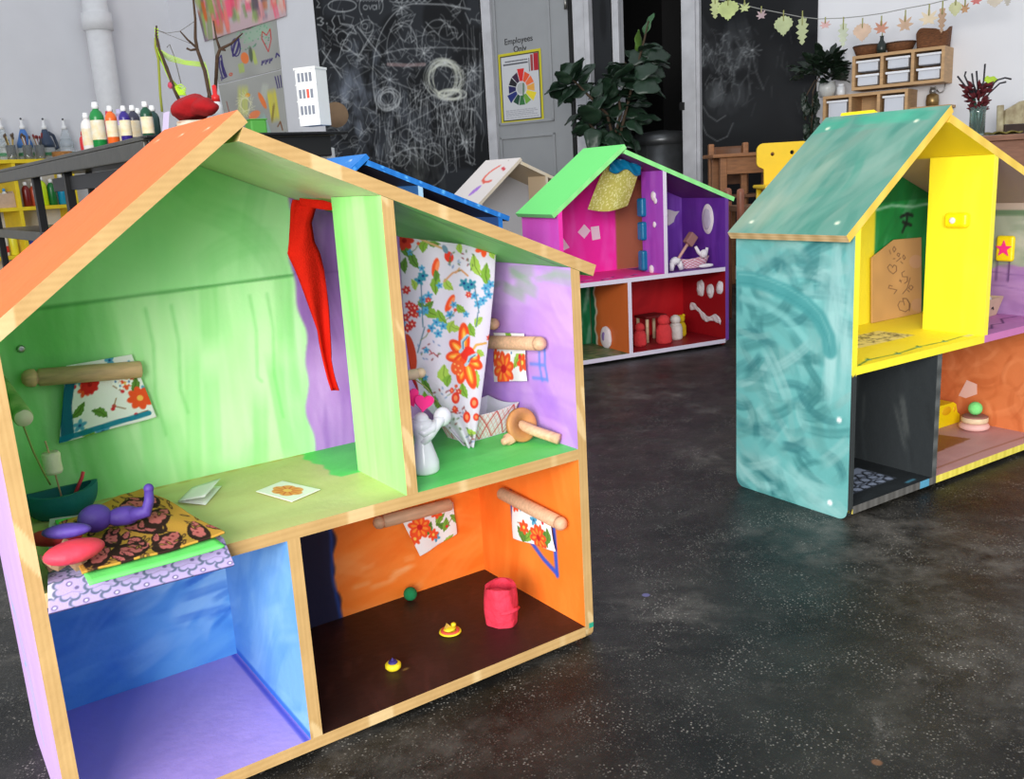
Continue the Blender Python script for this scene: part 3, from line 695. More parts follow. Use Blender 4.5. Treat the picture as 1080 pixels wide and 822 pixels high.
houseE = build_house('E', 'dollhouse with bright blue roof and dark rooms behind the orange-roofed one', dict(
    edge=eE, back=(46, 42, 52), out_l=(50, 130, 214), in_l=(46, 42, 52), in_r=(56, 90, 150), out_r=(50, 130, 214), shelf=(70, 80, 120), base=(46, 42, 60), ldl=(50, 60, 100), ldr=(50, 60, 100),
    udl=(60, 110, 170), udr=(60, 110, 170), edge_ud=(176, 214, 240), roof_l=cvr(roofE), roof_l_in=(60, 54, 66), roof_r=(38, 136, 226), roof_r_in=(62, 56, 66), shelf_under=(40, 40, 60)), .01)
# ================================================================== the room
WN = np.array([.613, .79, 0]); WD = 6.32; WDIR = np.array([.79, -.613, 0])   # long back wall, running from the far left corner towards the right
def wall(px, py, off=0.0):
    p = at(px, py, WN, WD-off); return float(p@WDIR), float(p[2])
def wp(s, z, off=0.0):
    q = WDIR*s+WN*(WD-off); return np.array([q[0], q[1], z])
WROT = math.atan2(WDIR[1], WDIR[0])     # local x along the wall, local y into the wall
SC, _ = wall(181, 40)                   # corner
CORNER = wp(SC, 0)
LDIR = -WN                              # left wall runs from the corner back towards the camera side

m_wall = mat('white_wall_paint', (226, 226, 230), .75, noise=.02, nscale=3, bump=.05, bscale=25)
m_trim = mat('white_gloss_trim', (196, 196, 200), .45, noise=.1, nscale=9)
m_dark = mat('unlit_room_shade', (20, 20, 21), .7, noise=.2)  # near-black colour puts the unlit room's darkness into its walls

# floor: black painted concrete, worn and speckled
def floor_mat():
    m = bpy.data.materials.new('worn_black_concrete_paint'); m.use_nodes = True; nt = m.node_tree; L = nt.links; b = nt.nodes['Principled BSDF']
    tc = nt.nodes.new('ShaderNodeTexCoord')
    def noise(scale, detail=6, rough=.6, dist=0):
        n = nt.nodes.new('ShaderNodeTexNoise'); n.inputs['Scale'].default_value = scale; n.inputs['Detail'].default_value = detail
        n.inputs['Roughness'].default_value = rough; n.inputs['Distortion'].default_value = dist; L.new(tc.outputs['Object'], n.inputs['Vector']); return n.outputs['Fac']
    def ramp(inp, a, bb, c0=(0, 0, 0, 1), c1=(1, 1, 1, 1)):
        r = nt.nodes.new('ShaderNodeValToRGB'); r.color_ramp.elements[0].position = a; r.color_ramp.elements[1].position = bb
        r.color_ramp.elements[0].color = c0; r.color_ramp.elements[1].color = c1; L.new(inp, r.inputs['Fac']); return r.outputs['Color']
    def mix(f, c0, c1):
        x = nt.nodes.new('ShaderNodeMix'); x.data_type = 'RGBA'; L.new(f, x.inputs[0])
        for v, i in ((c0, 6), (c1, 7)):
            if isinstance(v, tuple): x.inputs[i].default_value = v
            else: L.new(v, x.inputs[i])
        return x.outputs[2]
    def mul(a, bb):
        x = nt.nodes.new('ShaderNodeMath'); x.operation = 'MULTIPLY'; L.new(a, x.inputs[0])
        if isinstance(bb, float): x.inputs[1].default_value = bb
        else: L.new(bb, x.inputs[1])
        return x.outputs[0]
    base = ramp(noise(3.2, 8, .7), .38, .62, C3(15, 15, 15), C3(44, 43, 40))
    wear = mul(ramp(noise(1.7, 9, .7, .5), .50, .62), ramp(noise(14, 8, .7), .38, .62))
    col = mix(mul(wear, .8), base, C3(98, 94, 88))
    scuff = mul(ramp(noise(5, 8, .75, 1.2), .60, .70), ramp(noise(50, 6, .7), .4, .6))
    col = mix(mul(scuff, .6), col, C3(134, 130, 124))
    v = nt.nodes.new('ShaderNodeTexVoronoi'); v.inputs['Scale'].default_value = 150; L.new(tc.outputs['Object'], v.inputs['Vector'])
    spk = mul(ramp(v.outputs['Distance'], .12, .30, (1, 1, 1, 1), (0, 0, 0, 1)), ramp(noise(9, 4, .7), .47, .60))
    col = mix(mul(spk, .6), col, C3(176, 170, 160))
    v3 = nt.nodes.new('ShaderNodeTexVoronoi'); v3.inputs['Scale'].default_value = 260; L.new(tc.outputs['Object'], v3.inputs['Vector'])
    spk3 = mul(ramp(v3.outputs['Distance'], .12, .3, (1, 1, 1, 1), (0, 0, 0, 1)), ramp(noise(22, 5, .7), .46, .60))
    col = mix(mul(spk3, .6), col, C3(140, 136, 128))
    v2 = nt.nodes.new('ShaderNodeTexVoronoi'); v2.inputs['Scale'].default_value = 5.5; L.new(tc.outputs['Object'], v2.inputs['Vector'])
    dots = ramp(v2.outputs['Distance'], .035, .05, (1, 1, 1, 1), (0, 0, 0, 1))
    hue = nt.nodes.new('ShaderNodeHueSaturation'); hue.inputs['Saturation'].default_value = .8; hue.inputs['Value'].default_value = .35; L.new(v2.outputs['Color'], hue.inputs['Color'])
    col = mix(mul(dots, .7), col, hue.outputs['Color'])
    L.new(col, b.inputs['Base Color'])
    rg = ramp(noise(7, 6, .7), .3, .75, (.30, .30, .30, 1), (.55, .55, .55, 1)); L.new(rg, b.inputs['Roughness'])
    b.inputs['Specular IOR Level'].default_value = .26
    bp = nt.nodes.new('ShaderNodeBump'); bp.inputs['Strength'].default_value = .35; bp.inputs['Distance'].default_value = .004
    L.new(noise(110, 8, .75), bp.inputs['Height']); L.new(bp.outputs['Normal'], b.inputs['Normal'])
    return m
m_floor = floor_mat()
props(mk('floor', [box(m_floor, -9, 9, -5, 14, -.1, 0)]), kind='structure')

# back wall with a doorway opening (dark room) between the sliding panel and the post
s_dark0, _ = wall(650, 60); s_dark1, _ = wall(719, 60)
def wbox(m, s0, s1, y0, y1, z0, z1, bev=0): return box(m, s0, s1, y0, y1, z0, z1, bev)     # in wall coordinates, y>0 goes into the wall
WORG = wp(0, 0)
def onwall(name, geos, parent=None, **k):
    o = mk(name, geos, parent, None if parent else tuple(WORG), None if parent else (0, 0, WROT)); return o
props(onwall('wall_back', [wbox(m_wall, SC-.05, s_dark0, 0, .12, 0, 3.6), wbox(m_wall, s_dark1, 5, 0, .12, 0, 3.6), wbox(m_wall, s_dark0, s_dark1, 0, .12, 2.3, 3.6)]), kind='structure')
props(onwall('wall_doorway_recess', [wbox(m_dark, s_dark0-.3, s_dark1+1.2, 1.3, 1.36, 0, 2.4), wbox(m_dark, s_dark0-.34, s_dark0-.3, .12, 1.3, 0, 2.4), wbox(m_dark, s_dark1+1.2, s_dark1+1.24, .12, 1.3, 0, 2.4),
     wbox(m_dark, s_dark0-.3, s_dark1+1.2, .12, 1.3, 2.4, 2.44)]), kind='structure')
# left wall
props(mk('wall_left', [box(m_wall, -.06, 14, -.12, 0, 0, 3.6)], None, tuple(CORNER), (0, 0, math.atan2(LDIR[1], LDIR[0])+0)), kind='structure')

# white posts and frames
def strip(name, pa, pb, off0, off1, z1=3.0, m=m_trim):
    a, _ = wall(pa, 60, off1); c, _ = wall(pb, 60, off1)
    return props(onwall(name, [wbox(m, a, c, -off1, off0, 0, z1, .004)]), kind='structure')
strip('trim_1', 510.5, 519, -.002, .04)
strip('trim_2', 606, 617, -.002, .05)
strip('trim_3', 617, 622, -.002, .07)
strip('trim_4', 647, 653, -.002, .04)
strip('trim_5', 719, 733, -.002, .07)
strip('trim_6', 733, 737.5, -.002, .05)

# ------------------------------------------------------------------ chalkboards
def chalkboard(label, x0, x1, ztop, draw, res, zbot=.2, off=.012):
    a = wall(x0, 60)[0]; c = wall(x1, 60)[0]
    cv = Canvas(a, c, zbot, ztop, res, (33, 34, 36)); draw(cv, a, c)
    o = gridbox('chalkboard', a, c, -off, -.001, zbot, ztop, {'-y': cvy(cv), 'edge': (30, 30, 32)}, res, CHALK)
    o.location = tuple(WORG); o.rotation_euler = (0, 0, WROT)
    return props(o, label, 'chalkboard')
CHALK = attr_mat('chalkboard_paint', .8, 0.06, 30, None, .12)
def W2(pts): return [wall(x, y) for x, y in pts]
def draw1(c, a, b_):
    r = np.random.default_rng(11); W_ = (205, 208, 208)
    mpx = (b_-a)/176.0
    c.noise(.25, .3, .18, (120, 128, 140), 5, .45)
    def cl(pts, w=1.2, al=.6, col=W_, closed=False): c.line(W2(pts), w*mpx*.85, col, al*.82, .006, closed)
    def circ(x, y, rx_, ry_, w=1.1, al=.55, col=W_, n=22, a0=0, a1=2*PI): cl([(x+rx_*math.cos(a0+(a1-a0)*k/n), y+ry_*math.sin(a0+(a1-a0)*k/n)) for k in range(n+1)], w, al, col)
    def smudge(x, y, rx_, ry_, al, col=(140, 148, 162), n=30):
        for k in range(n):
            p = wall(x+(r.random()-.5)*rx_*1.5, y+(r.random()-.5)*ry_*1.5)
            c.dab(p[0], p[1], .16, .10, PI/2+(r.random()-.5), col, al, .5, int(r.integers(1e6)))
    smudge(383, 80, 28, 40, .20); smudge(378, 110, 26, 44, .20); smudge(400, 130, 40, 50, .15); smudge(370, 110, 24, 36, .12); smudge(438, 176, 40, 26, .16, (125, 128, 122)); smudge(455, 110, 70, 60, .06); smudge(405, 150, 50, 40, .08)
    # writing: 2. / 3. / (oval)
    circ(362, 6, 15, 6.5, 1.2, .7)
    cl([(335, 0), (338, 4), (335, 8), (339, 8)], 1.2, .6)
    cl([(335.5, 20), (339, 18.5), (342, 20), (339, 22.5), (342.5, 24.5), (340, 27), (336, 26)], 1.3, .75); circ(345.8, 25, .5, .5, 1.2, .7)
    circ(384, 7, 4, 9, 1, .7, a0=PI*.6, a1=PI*1.4)
    circ(386.5, 8, 2.3, 2.3, 1, .7); cl([(390, 6), (391.5, 10), (393.5, 5.5)], 1, .7); circ(396, 8, 2, 2.3, 1, .7); cl([(398.2, 5), (398.6, 10)], 1, .7); cl([(400.6, 1), (401, 9.5)], 1, .7)
    circ(400, 6, 5, 9, 1, .7, a0=-PI*.4, a1=PI*.4)
    for k in range(9): cl([(377+3.2*k, 0), (378+3.2*k, 1.6-.3*(k % 2)), (379.5+3.2*k, .2)], .9, .6)
    for k in range(7): cl([(412+6*k, 1+2*math.sin(k)), (416+6*k, 3), (420+6*k, 0)], 1.2, .5)
    cl([(354, 17), (351, 22), (354, 28), (352, 33), (356, 37)], 1.3, .7); cl([(358, 17), (360, 25), (367, 26), (373, 27), (377, 36), (370, 34), (364, 44), (361, 52), (359, 60), (356, 64)], 1.3, .65)
    circ(362, 40, 6, 7); circ(366, 48, 6, 6); circ(388, 28, 7, 7); cl([(381, 20), (383, 26)], 1); cl([(389, 17), (391, 21)], 1); circ(386, 28, 3, 3)
    for (x0, y0, x1, y1) in ((378, 28, 403, 60), (395, 32, 380, 58), (341, 54, 362, 82), (350, 52, 341, 68), (364, 48, 382, 62)): cl([(x0, y0), (x1, y1)], 1.6, .6)
    circ(440, 80, 46, 76, 1.3, .6, a0=PI*.85, a1=PI*1.5); cl([(440, 4), (470, 5), (497, 10)], 1.4, .6); circ(425, 50, 16, 26, 1.2, .5, a0=PI*.6, a1=PI*2.1); circ(463, 45, 17, 24, 1, .5, a0=PI*.8, a1=PI*1.9)
    cl([(410, 68), (430, 69), (449, 68)], 3, .55, (214, 176, 172))
    # circles and faces
    for k in range(26): circ(470+(r.random()-.5)*6, 84+(r.random()-.5)*6, 12+8*r.random(), 14+8*r.random(), 1.1, .42, (214, 216, 200), 18, r.random()*6, r.random()*6+5)
    for k in range(9): circ(478+(r.random()-.5)*8, 100+(r.random()-.5)*3, 12, 5, 1.1, .5, (214, 216, 200))
    circ(423, 163, 11, 12, 1, .5); circ(458, 163, 11, 12, 1, .5); circ(441, 178, 30, 22, 1.1, .5); circ(430, 142, 6, 6, 1, .5); circ(445, 142, 7, 7, 1, .4); circ(484, 144, 6, 10, 1, .4)
    for k in range(9): circ(410+3*math.cos(k), 104+3*math.sin(k), 9+2*r.random(), 9+2*r.random(), 1, .45)
    # grass-like scribbles
    for k in range(230):
        x = 395+r.random()*110; y = 85+r.random()*75; cl([(x, y), (x+(r.random()-.5)*6, y+6+r.random()*18)], .9, .28+.25*r.random())
    for k in range(210):
        x = 340+r.random()*165; y = 5+r.random()*165; n_ = 4; p = [(x, y)]
        for q in range(n_): x += (r.random()-.5)*22; y += (r.random()-.5)*26; p.append((x, y))
        cl(p, .9, .22+.3*r.random())
    for k in range(34):
        x = 335+r.random()*175; y = r.random()*180; rr_ = 3+r.random()*9; circ(x, y, rr_, rr_*(.7+.6*r.random()), .9, .35, n=14, a0=r.random()*6, a1=r.random()*6+4)
    for cx, cy in ((448, 56), (412, 84), (500, 75), (470, 66), (424, 8), (493, 150)):
        for k in range(9):
            t = k*.7; cl([(cx, cy), (cx+9*math.cos(t), cy+9*math.sin(t))], 1, .5)
    for k in range(20): x = 488+r.random()*20; cl([(x, 20+r.random()*140), (x+2, 40+r.random()*120)], .9, .3)
    cl([(465, 110), (471, 150), (473, 182)], 1.3, .6); cl([(477, 106), (487, 140), (497, 172)], 1.3, .6); cl([(420, 170), (412, 140), (432, 130), (458, 116), (470, 100)], 1, .5)
    cl([(395, 60), (425, 52), (470, 50), (505, 52)], 1, .5); cl([(394, 70), (410, 84), (440, 96)], 1.1, .5)
chalkboard('tall chalkboard left of the door, covered in dense white chalk scribbles', 333+4, 510, 2.75, draw1, .0062)
def draw2(c, a, b_):
    r = np.random.default_rng(5); mpx = (b_-a)/125.0
    c.noise(.3, .3, .10, (100, 104, 108), 7, .5)
    def cl(pts, w=1.0, al=.35): c.line(W2(pts), w*mpx, (170, 174, 176), al, .006)
    for k in range(26):
        p = wall(765+(r.random()-.5)*50, 70+(r.random()-.5)*90); c.dab(p[0], p[1], .18, .09, PI/2+(r.random()-.5), (110, 114, 118), .16, .5, int(r.integers(1e6)))
    for k in range(70):
        x = 742+r.random()*55; y = 30+r.random()*60; p = [(x, y)]
        for q in range(3): x += (r.random()-.5)*12; y += (r.random())*16-3; p.append((x, y))
        cl(p, .8, .16+.2*r.random())
    for t in range(9): cl([(794, 53), (794+10*math.cos(t*.7), 53+9*math.sin(t*.7))], .9, .4)
    cl([(794, 53), (798, 75), (806, 95)], .9, .4); cl([(793, 55), (790, 80), (792, 100)], .9, .35)
    cl([(742, 112), (748, 122), (757, 128), (766, 122)], 1, .4); cl([(740, 128), (746, 142), (757, 149), (768, 144), (774, 130)], 1, .4)
    for k in range(10):
        t = k*.63; p = wall(754, 100); c.disc(p[0], p[1], .07, (120, 124, 126), .02, ry=.09)
    for k in range(20):
        x = 790+r.random()*60; y = 30+r.random()*80; cl([(x, y), (x+(r.random()-.5)*14, y+r.random()*16)], .8, .15)
chalkboard('plainer black chalkboard at the right behind the leaf garland, with faint chalk marks', 738, 862, 2.3, draw2, .008, .1)
def draw3(c, a, b_):
    c.noise(.1, .5, .25, (70, 74, 78), 9, .4)
chalkboard('narrow smudged black panel right of the white door frame, behind the tall plant', 622.5, 646.5, 2.4, draw3, .012, .1)

# ------------------------------------------------------------------ door with its lettering and poster
d0, _ = wall(519.5, 60); d1, _ = wall(603, 60)
m_door = mat('grey_white_door_paint', (150, 152, 154), .5, noise=.04, nscale=4)
dg = [wbox(m_door, d0, d1, -.012, .0-.001, .02, 2.55)]
s545, z143 = wall(527, 145); s583, _ = wall(584, 143)
def molding(a, c, z0, z1):
    w = .022; return [wbox(m_door, a, c, -.024, -.012, z1-w, z1, .004), wbox(m_door, a, c, -.024, -.012, z0, z0+w, .004), wbox(m_door, a, a+w, -.024, -.012, z0, z1, .004), wbox(m_door, c-w, c, -.024, -.012, z0, z1, .004)]
sa, _ = wall(527, 60); sb, _ = wall(583, 60)
dg += molding(sa-.03, sb, z143+.09, 2.3)+molding(sa-.03, sb, .2, z143)
door = props(onwall('door_1', dg), kind='structure')
m_hinge = mat('dull_steel', (150, 148, 142), .35, .9)
a, z = wall(598.5, 3); onwall('hinge', [mv(lathe(m_hinge, [(.012, 0), (.012, .1)], 12), a, -.03, z-.05)], door)
m_gap = mat('gap_shade_and_latch_black', (14, 14, 14), .7)  # black for the painted door gap and for the latch
onwall('door_gap_shade', [wbox(m_gap, wall(601.5, 60)[0], wall(605.5, 60)[0], -.014, 0, 0, 2.55)], door)  # black strip stands in for the shade in the gap beside the door
# lettering
def text_mesh(body, size, m, ext=.001):
    cu = bpy.data.curves.new('t', 'FONT'); cu.body = body; cu.size = size; cu.extrude = ext; cu.align_x = 'CENTER'
    ob = bpy.data.objects.new('t', cu); COL.objects.link(ob); dg_ = bpy.context.evaluated_depsgraph_get(); dg_.update()
    me = bpy.data.meshes.new_from_object(ob.evaluated_get(dg_))
    V = [tuple(v.co) for v in me.vertices]; F = [tuple(p.vertices) for p in me.polygons]
    bpy.data.objects.remove(ob); bpy.data.curves.remove(cu); bpy.data.meshes.remove(me)
    return (V, F, m)
m_ink = mat('black_lettering', (38, 38, 40), .6)
def standing(g): return rx(g, PI/2)
px, pz = wall(548, 46); 
onwall('lettering', [mv(standing(text_mesh('Employees', .066, m_ink)), px, -.014, pz+.005), mv(standing(text_mesh('Only', .066, m_ink)), px+.01, -.014, pz-.062)], door, )
# poster
s0, zt = wall(526.5, 58); s1, zb = wall(575, 127)
cvp = Canvas(0, .485, 0, .62, .0032, (196, 186, 40))
cvp.fill(lambda U, V: np.minimum(np.minimum(U-.022, .463-U), np.minimum(V-.022, .598-V)), (60, 58, 40)); cvp.fill(lambda U, V: np.minimum(np.minimum(U-.032, .453-U), np.minimum(V-.032, .588-V)), (196, 197, 200))
hues = [(210, 40, 40), (222, 84, 50), (228, 110, 60), (222, 160, 70), (226, 206, 50), (110, 160, 60), (50, 110, 60), (30, 70, 50), (34, 44, 110), (36, 34, 86), (30, 28, 36), (60, 36, 60)]
for k, hc in enumerate(hues):
    a0 = PI/2-k*PI/6; w = .235; R0, R1 = .065, .15+(.025 if k % 4 == 0 else 0)
    cvp.poly([(.25+R0*math.cos(a0-w), .30+R0*math.sin(a0-w)), (.25+R1*math.cos(a0-w), .30+R1*math.sin(a0-w)), (.25+R1*math.cos(a0+w), .30+R1*math.sin(a0+w)), (.25+R0*math.cos(a0+w), .30+R0*math.sin(a0+w))], hc)
cvp.disc(.25, .30, .05, (170, 174, 172)); cvp.line([(.275, .34), (.27, .26), (.262, .2)], .014, (60, 100, 60))
for y, x0_, x1_, w in ((.545, .08, .33, .010), (.52, .06, .33, .014), (.115, .06, .40, .006), (.10, .06, .42, .006), (.085, .06, .38, .006), (.07, .06, .42, .006), (.05, .06, .43, .005)):
    x = x0_
    rr = np.random.default_rng(int(y*1000))
    while x < x1_: l = .012+rr.random()*.03; cvp.line([(x, y), (min(x+l, x1_), y)], w, (70, 70, 76) if w > .008 else (140, 140, 150), .9); x += l+.010
cvp.poly([(.365, .44), (.365, .58), (.395, .58), (.395, .44)], (150, 60, 60)); cvp.poly([(.40, .44), (.40, .585), (.45, .585), (.45, .44)], (170, 30, 44)); cvp.line([(.35, .55), (.35, .44)], .008, (60, 50, 50))
w_ = abs(s1-s0); hh = zt-zb
pst = sheet('poster', cvp, lambda u, v: np.stack([s0+u*w_, np.full_like(u, -.016), zb+v*hh+ (u-.5)*-.03*0], -1), PRINT, thick=-.001)
pst.location = tuple(WORG); pst.rotation_euler = (0, 0, WROT)
props(pst, 'yellow-bordered poster with a paint colour wheel taped to the grey-white door', 'poster')
# ================================================================== things in and on the front house
m_beech = mat('turned_beech_wood', (222, 176, 140), .55, noise=.14, nscale=30, stretch=(1, 6, 6))
m_beechend = mat('pale_end_grain', (232, 206, 168), .6, noise=.1, nscale=60)
m_twine = mat('jute_twine', (150, 150, 90), .9)
m_ceramic = mat('white_glazed_ceramic', (226, 228, 232), .22, noise=.03)
m_felt_red = mat('red_felt', (214, 34, 20), .95, noise=.14, nscale=14, bump=.3, bscale=300, spec=.05)
m_pink = mat('hot_pink_card', (255, 50, 140), .6)
m_tealclay = mat('teal_modelling_clay', (12, 112, 118), .6, noise=.15, nscale=12, bump=.3, bscale=30)
m_purpleclay = mat('purple_modelling_clay', (88, 62, 158), .6, noise=.12, nscale=14, bump=.3, bscale=40)
m_redclay = mat('coral_red_modelling_clay', (232, 62, 84), .6, noise=.1, nscale=14, bump=.3, bscale=40)
m_darkred = mat('deep_red_modelling_clay', (190, 40, 48), .6, noise=.12, nscale=14, bump=.3, bscale=40)
m_yclay = mat('yellow_modelling_clay', (246, 220, 40), .55, noise=.06, bump=.3, bscale=60)
m_card = mat('brown_cardboard', (176, 140, 108), .85, noise=.12, nscale=30)
m_paper = mat('white_paper', (236, 236, 232), .8)
m_white = mat('marshmallow_white', (236, 226, 206), .8, bump=.3, bscale=50)
m_steel = mat('bright_screw_steel', (190, 190, 190), .3, .9)

def L(h, px, py, pl): return up(h, px, py, pl)
def rodpiece(parent, a, c, r=.0125, cap='a', name='curtain_rod', m=None, label=None):
    """turned dowel between two house points with a rounded knob at one end"""
    m = m or m_beech; a, c = Vector(a), Vector(c); d = (c-a).normalized(); Ln = (c-a).length
    if cap == 'b': a, c, d = c, a, -d
    prof = [(.0, -r*1.5), (r*.5, -r*1.42), (r*.86, -r*1.1), (r*1.02, -r*.6), (r*.98, -r*.15), (r*.74, 0), (r*.74, r*.15), (r, r*.3), (r, Ln-.002), (r*.92, Ln), (0, Ln)]
    g = lathe(m, prof, 20)
    M = d.to_track_quat('Z', 'Y').to_matrix().to_4x4(); M.translation = a
    return mk(name, [xf(g, M)], parent, label=label)

# ---- printed cotton with flowers
def leaf(c, x, y, Ln, w, ang, col, rib=None, ragged=True):
    n = 9; pts = []
    for sgn in (1, -1):
        R = range(n+1) if sgn == 1 else range(n, -1, -1)
        for k in R:
            t = k/n; ww = math.sin(PI*min(1, t*1.02))*w/2*(1+(.22 if (k % 2 and ragged) else 0)); a_, b_ = (t-.5)*Ln, sgn*ww+math.sin(t*PI)*w*.25
            pts.append((x+a_*math.cos(ang)-b_*math.sin(ang), y+a_*math.sin(ang)+b_*math.cos(ang)))
    c.poly(pts, col); rib = rib or tuple(v*.62 for v in col)
    c.line([(x-.45*Ln*math.cos(ang), y-.45*Ln*math.sin(ang)), (x-w*.25*math.sin(ang), y+w*.25*math.cos(ang)), (x+.45*Ln*math.cos(ang), y+.45*Ln*math.sin(ang))], Ln*.035, rib, .8)
def petals(c, x, y, R, n, col, cen=None, a0=0, inner=None, pw=.62):
    for k in range(n):
        a = a0+2*PI*k/n; c.disc(x+R*.55*math.cos(a), y+R*.55*math.sin(a), R*.5, col, 1, ry=R*.5*pw, ang=a)
        if inner: c.disc(x+R*.5*math.cos(a), y+R*.5*math.sin(a), R*.3, inner, .8, ry=R*.12, ang=a)
    if cen: c.disc(x, y, R*.25, cen)
GR = [(126, 168, 62), (160, 192, 80), (96, 138, 58)]; OR = (236, 84, 44); BL = (84, 160, 196)
def floral_patch(w, h, seed, res=.0016, s=1.0, big=None):
    c = Canvas(0, w, 0, h, res, (238, 236, 236)); r = np.random.default_rng(seed)
    for k in range(int(16*w*h/.012)):
        x, y = r.random()*w, r.random()*h; t = r.integers(6); a = r.random()*6.28
        if t < 2: leaf(c, x, y, .035*s, .014*s, a, GR[r.integers(3)])
        elif t == 2: petals(c, x, y, .013*s, 6, OR, (240, 200, 90), a)
        elif t == 3: petals(c, x, y, .011*s, 5, BL, (40, 90, 140), a)
        elif t == 4: c.line([(x, y), (x+.02*s*math.cos(a), y+.02*s*math.sin(a))], .002, (150, 110, 70)); c.disc(x, y, .0035*s, (210, 50, 60))
        else: petals(c, x, y, .008*s, 5, (250, 250, 250), (90, 140, 190), a); 
    if big: petals(c, big[0], big[1], .024*s, 8, OR, (200, 40, 40), .2, (246, 160, 60))
    return c

# the large flowered curtain: its cloth is laid out in the pixel frame of the print
cv = Canvas(415, 530, 240, 480, .55, (214, 208, 220))
r = np.random.default_rng(3)
for x, y, Ln, w_, a, k in ((428, 262, 22, 8, 1.3, 2), (437, 274, 22, 8, 1.1, 2), (427, 280, 18, 7, 1.6, 2), (448, 260, 15, 9, 1.9, 0), (457, 256, 16, 6, .2, 2), (461, 300, 24, 9, 1.7, 0), (473, 300, 16, 8, .9, 1),
        (503, 280, 26, 10, 1.25, 1), (514, 290, 26, 9, 1.5, 0), (520, 268, 12, 6, 1.4, 1), (455, 328, 24, 10, .6, 0), (466, 334, 18, 8, 1.0, 0), (445, 320, 12, 6, 1.4, 2), (486, 325, 14, 7, .7, 0), (476, 345, 15, 8, 1.9, 1), (498, 348, 16, 9, 1.2, 0), (505, 340, 14, 7, 2.2, 1),
        (470, 395, 22, 11, 1.4, 1), (473, 402, 14, 8, 1.8, 0), (503, 400, 20, 9, 1.5, 1), (490, 412, 18, 8, 1.2, 0), (497, 455, 12, 6, .4, 1), (480, 345, 12, 7, .3, 1), (450, 405, 26, 6, 1.0, 2), (462, 425, 18, 5, 1.2, 0), (507, 372, 10, 7, .8, 1), (470, 440, 10, 4, .8, 0)):
    leaf(cv, x, y, Ln, w_, a, GR[k])
cv.line([(438, 250), (452, 256), (466, 262)], 2.2, (200, 160, 110)); cv.line([(468, 297), (477, 288), (486, 285), (493, 291)], 2, (206, 150, 110)); cv.line([(480, 288), (484, 283)], 1.6, (206, 150, 110)); cv.line([(512, 362), (502, 364), (497, 372)], 2.4, (214, 160, 80))
petals(cv, 426, 254, 10, 7, (206, 60, 44), (150, 30, 30)); petals(cv, 510, 262, 9, 5, OR, (250, 170, 90), .3); cv.disc(473, 271, 6, (228, 60, 44), ry=4.6, ang=1.2); cv.disc(469, 263, 5, (110, 140, 160), ry=2.6, ang=1.1)
for (x, y, a) in ((459, 282, 1.75), (474, 320, 2.0)): cv.disc(x, y, 10, OR, ry=3.6, ang=a); cv.disc(x+2, y-1, 6, (246, 140, 90), ry=2, ang=a)
for x, y in ((442, 296), (446, 291), (494, 303), (497, 300), (489, 299)): petals(cv, x, y, 5.5, 5, (60, 140, 160), (30, 60, 120), x)
for x, y in ((446, 316), (452, 312), (441, 330), (448, 328), (460, 340), (467, 344), (474, 332), (512, 304), (515, 311), (509, 317), (504, 321), (517, 300), (500, 312), (455, 346), (462, 352)): petals(cv, x, y, 4.6, 5, BL, (50, 100, 160), x)
for x, y in ((428, 306), (431, 322), (434, 330), (427, 335), (434, 342), (429, 346), (437, 325)): petals(cv, x, y, 4.6, 6, (204, 54, 50), (240, 200, 180), y)
for a, b_ in (((444, 300), (446, 345)), ((448, 345), (440, 372)), ((500, 300), (505, 330)), ((504, 330), (502, 345))): cv.line([a, b_], 1.2, (86, 120, 140))
for k in range(80):
    q = r.random(2); zx = [(486, 275, 26, 24), (452, 372, 26, 26), (484, 440, 22, 26), (462, 420, 22, 22), (495, 462, 8, 12)][r.integers(5)]
    cv.disc(zx[0]+(q[0]-.5)*zx[2], zx[1]+(q[1]-.5)*zx[3], 1.7, [(90, 110, 70), (130, 60, 60), (120, 140, 180)][r.integers(3)], .8, ry=.8, ang=r.random()*3)
for k in range(3): cv.line([(445+4*k, 368+3*k), (449+4*k, 366+3*k), (452+4*k, 371+2*k)], 1, (170, 60, 60))
for k in range(34):
    x, y = 424+r.random()*94, 252+r.random()*200; t = r.integers(4)
    if abs(x-490) < 24 and abs(y-375) < 34: continue
    if t == 0: leaf(cv, x, y, 13, 6, r.random()*6, GR[r.integers(3)])
    elif t == 1: petals(cv, x, y, 3.6, 5, BL, (50, 100, 160), x)
    elif t == 2: petals(cv, x, y, 3.4, 6, (210, 64, 50), (240, 190, 150), y)
    else: cv.line([(x, y), (x+6, y-4), (x+9, y-9)], .9, (120, 130, 90)); cv.disc(x+9, y-10, 1.8, (216, 90, 60))
# big orange flower
fx, fy = 490, 375
for a, R in ((-1.62, 34), (-2.35, 22), (3.05, 20), (2.35, 16), (1.75, 30), (1.3, 36), (.65, 22), (.2, 16)):
    cv.disc(fx+R*.5*math.cos(a), fy+R*.5*math.sin(a), R*.52, (232, 78, 40), ry=6.2, ang=a); cv.disc(fx+R*.5*math.cos(a), fy+R*.5*math.sin(a), R*.36, (250, 140, 50), ry=3, ang=a); cv.disc(fx+R*.55*math.cos(a), fy+R*.55*math.sin(a), R*.22, (252, 200, 90), ry=1.2, ang=a)
cv.disc(fx+3, fy-2, 7.5, (222, 52, 40)); cv.disc(482, 388, 7, (236, 96, 50), ry=8)
for x, y in ((479, 384), (483, 386), (480, 390), (485, 391), (483, 395)): cv.disc(x, y, 1, (250, 190, 110))
cv.line([(493, 354), (487, 360), (488, 367), (485, 371)], 3.4, (170, 200, 214)); cv.line([(502, 374), (495, 377), (493, 383), (491, 385)], 3.4, (170, 200, 214)); cv.line([(493, 355), (488, 361), (488, 368)], 1.1, (50, 110, 140)); cv.line([(501, 375), (496, 378), (494, 382)], 1.1, (50, 110, 140))
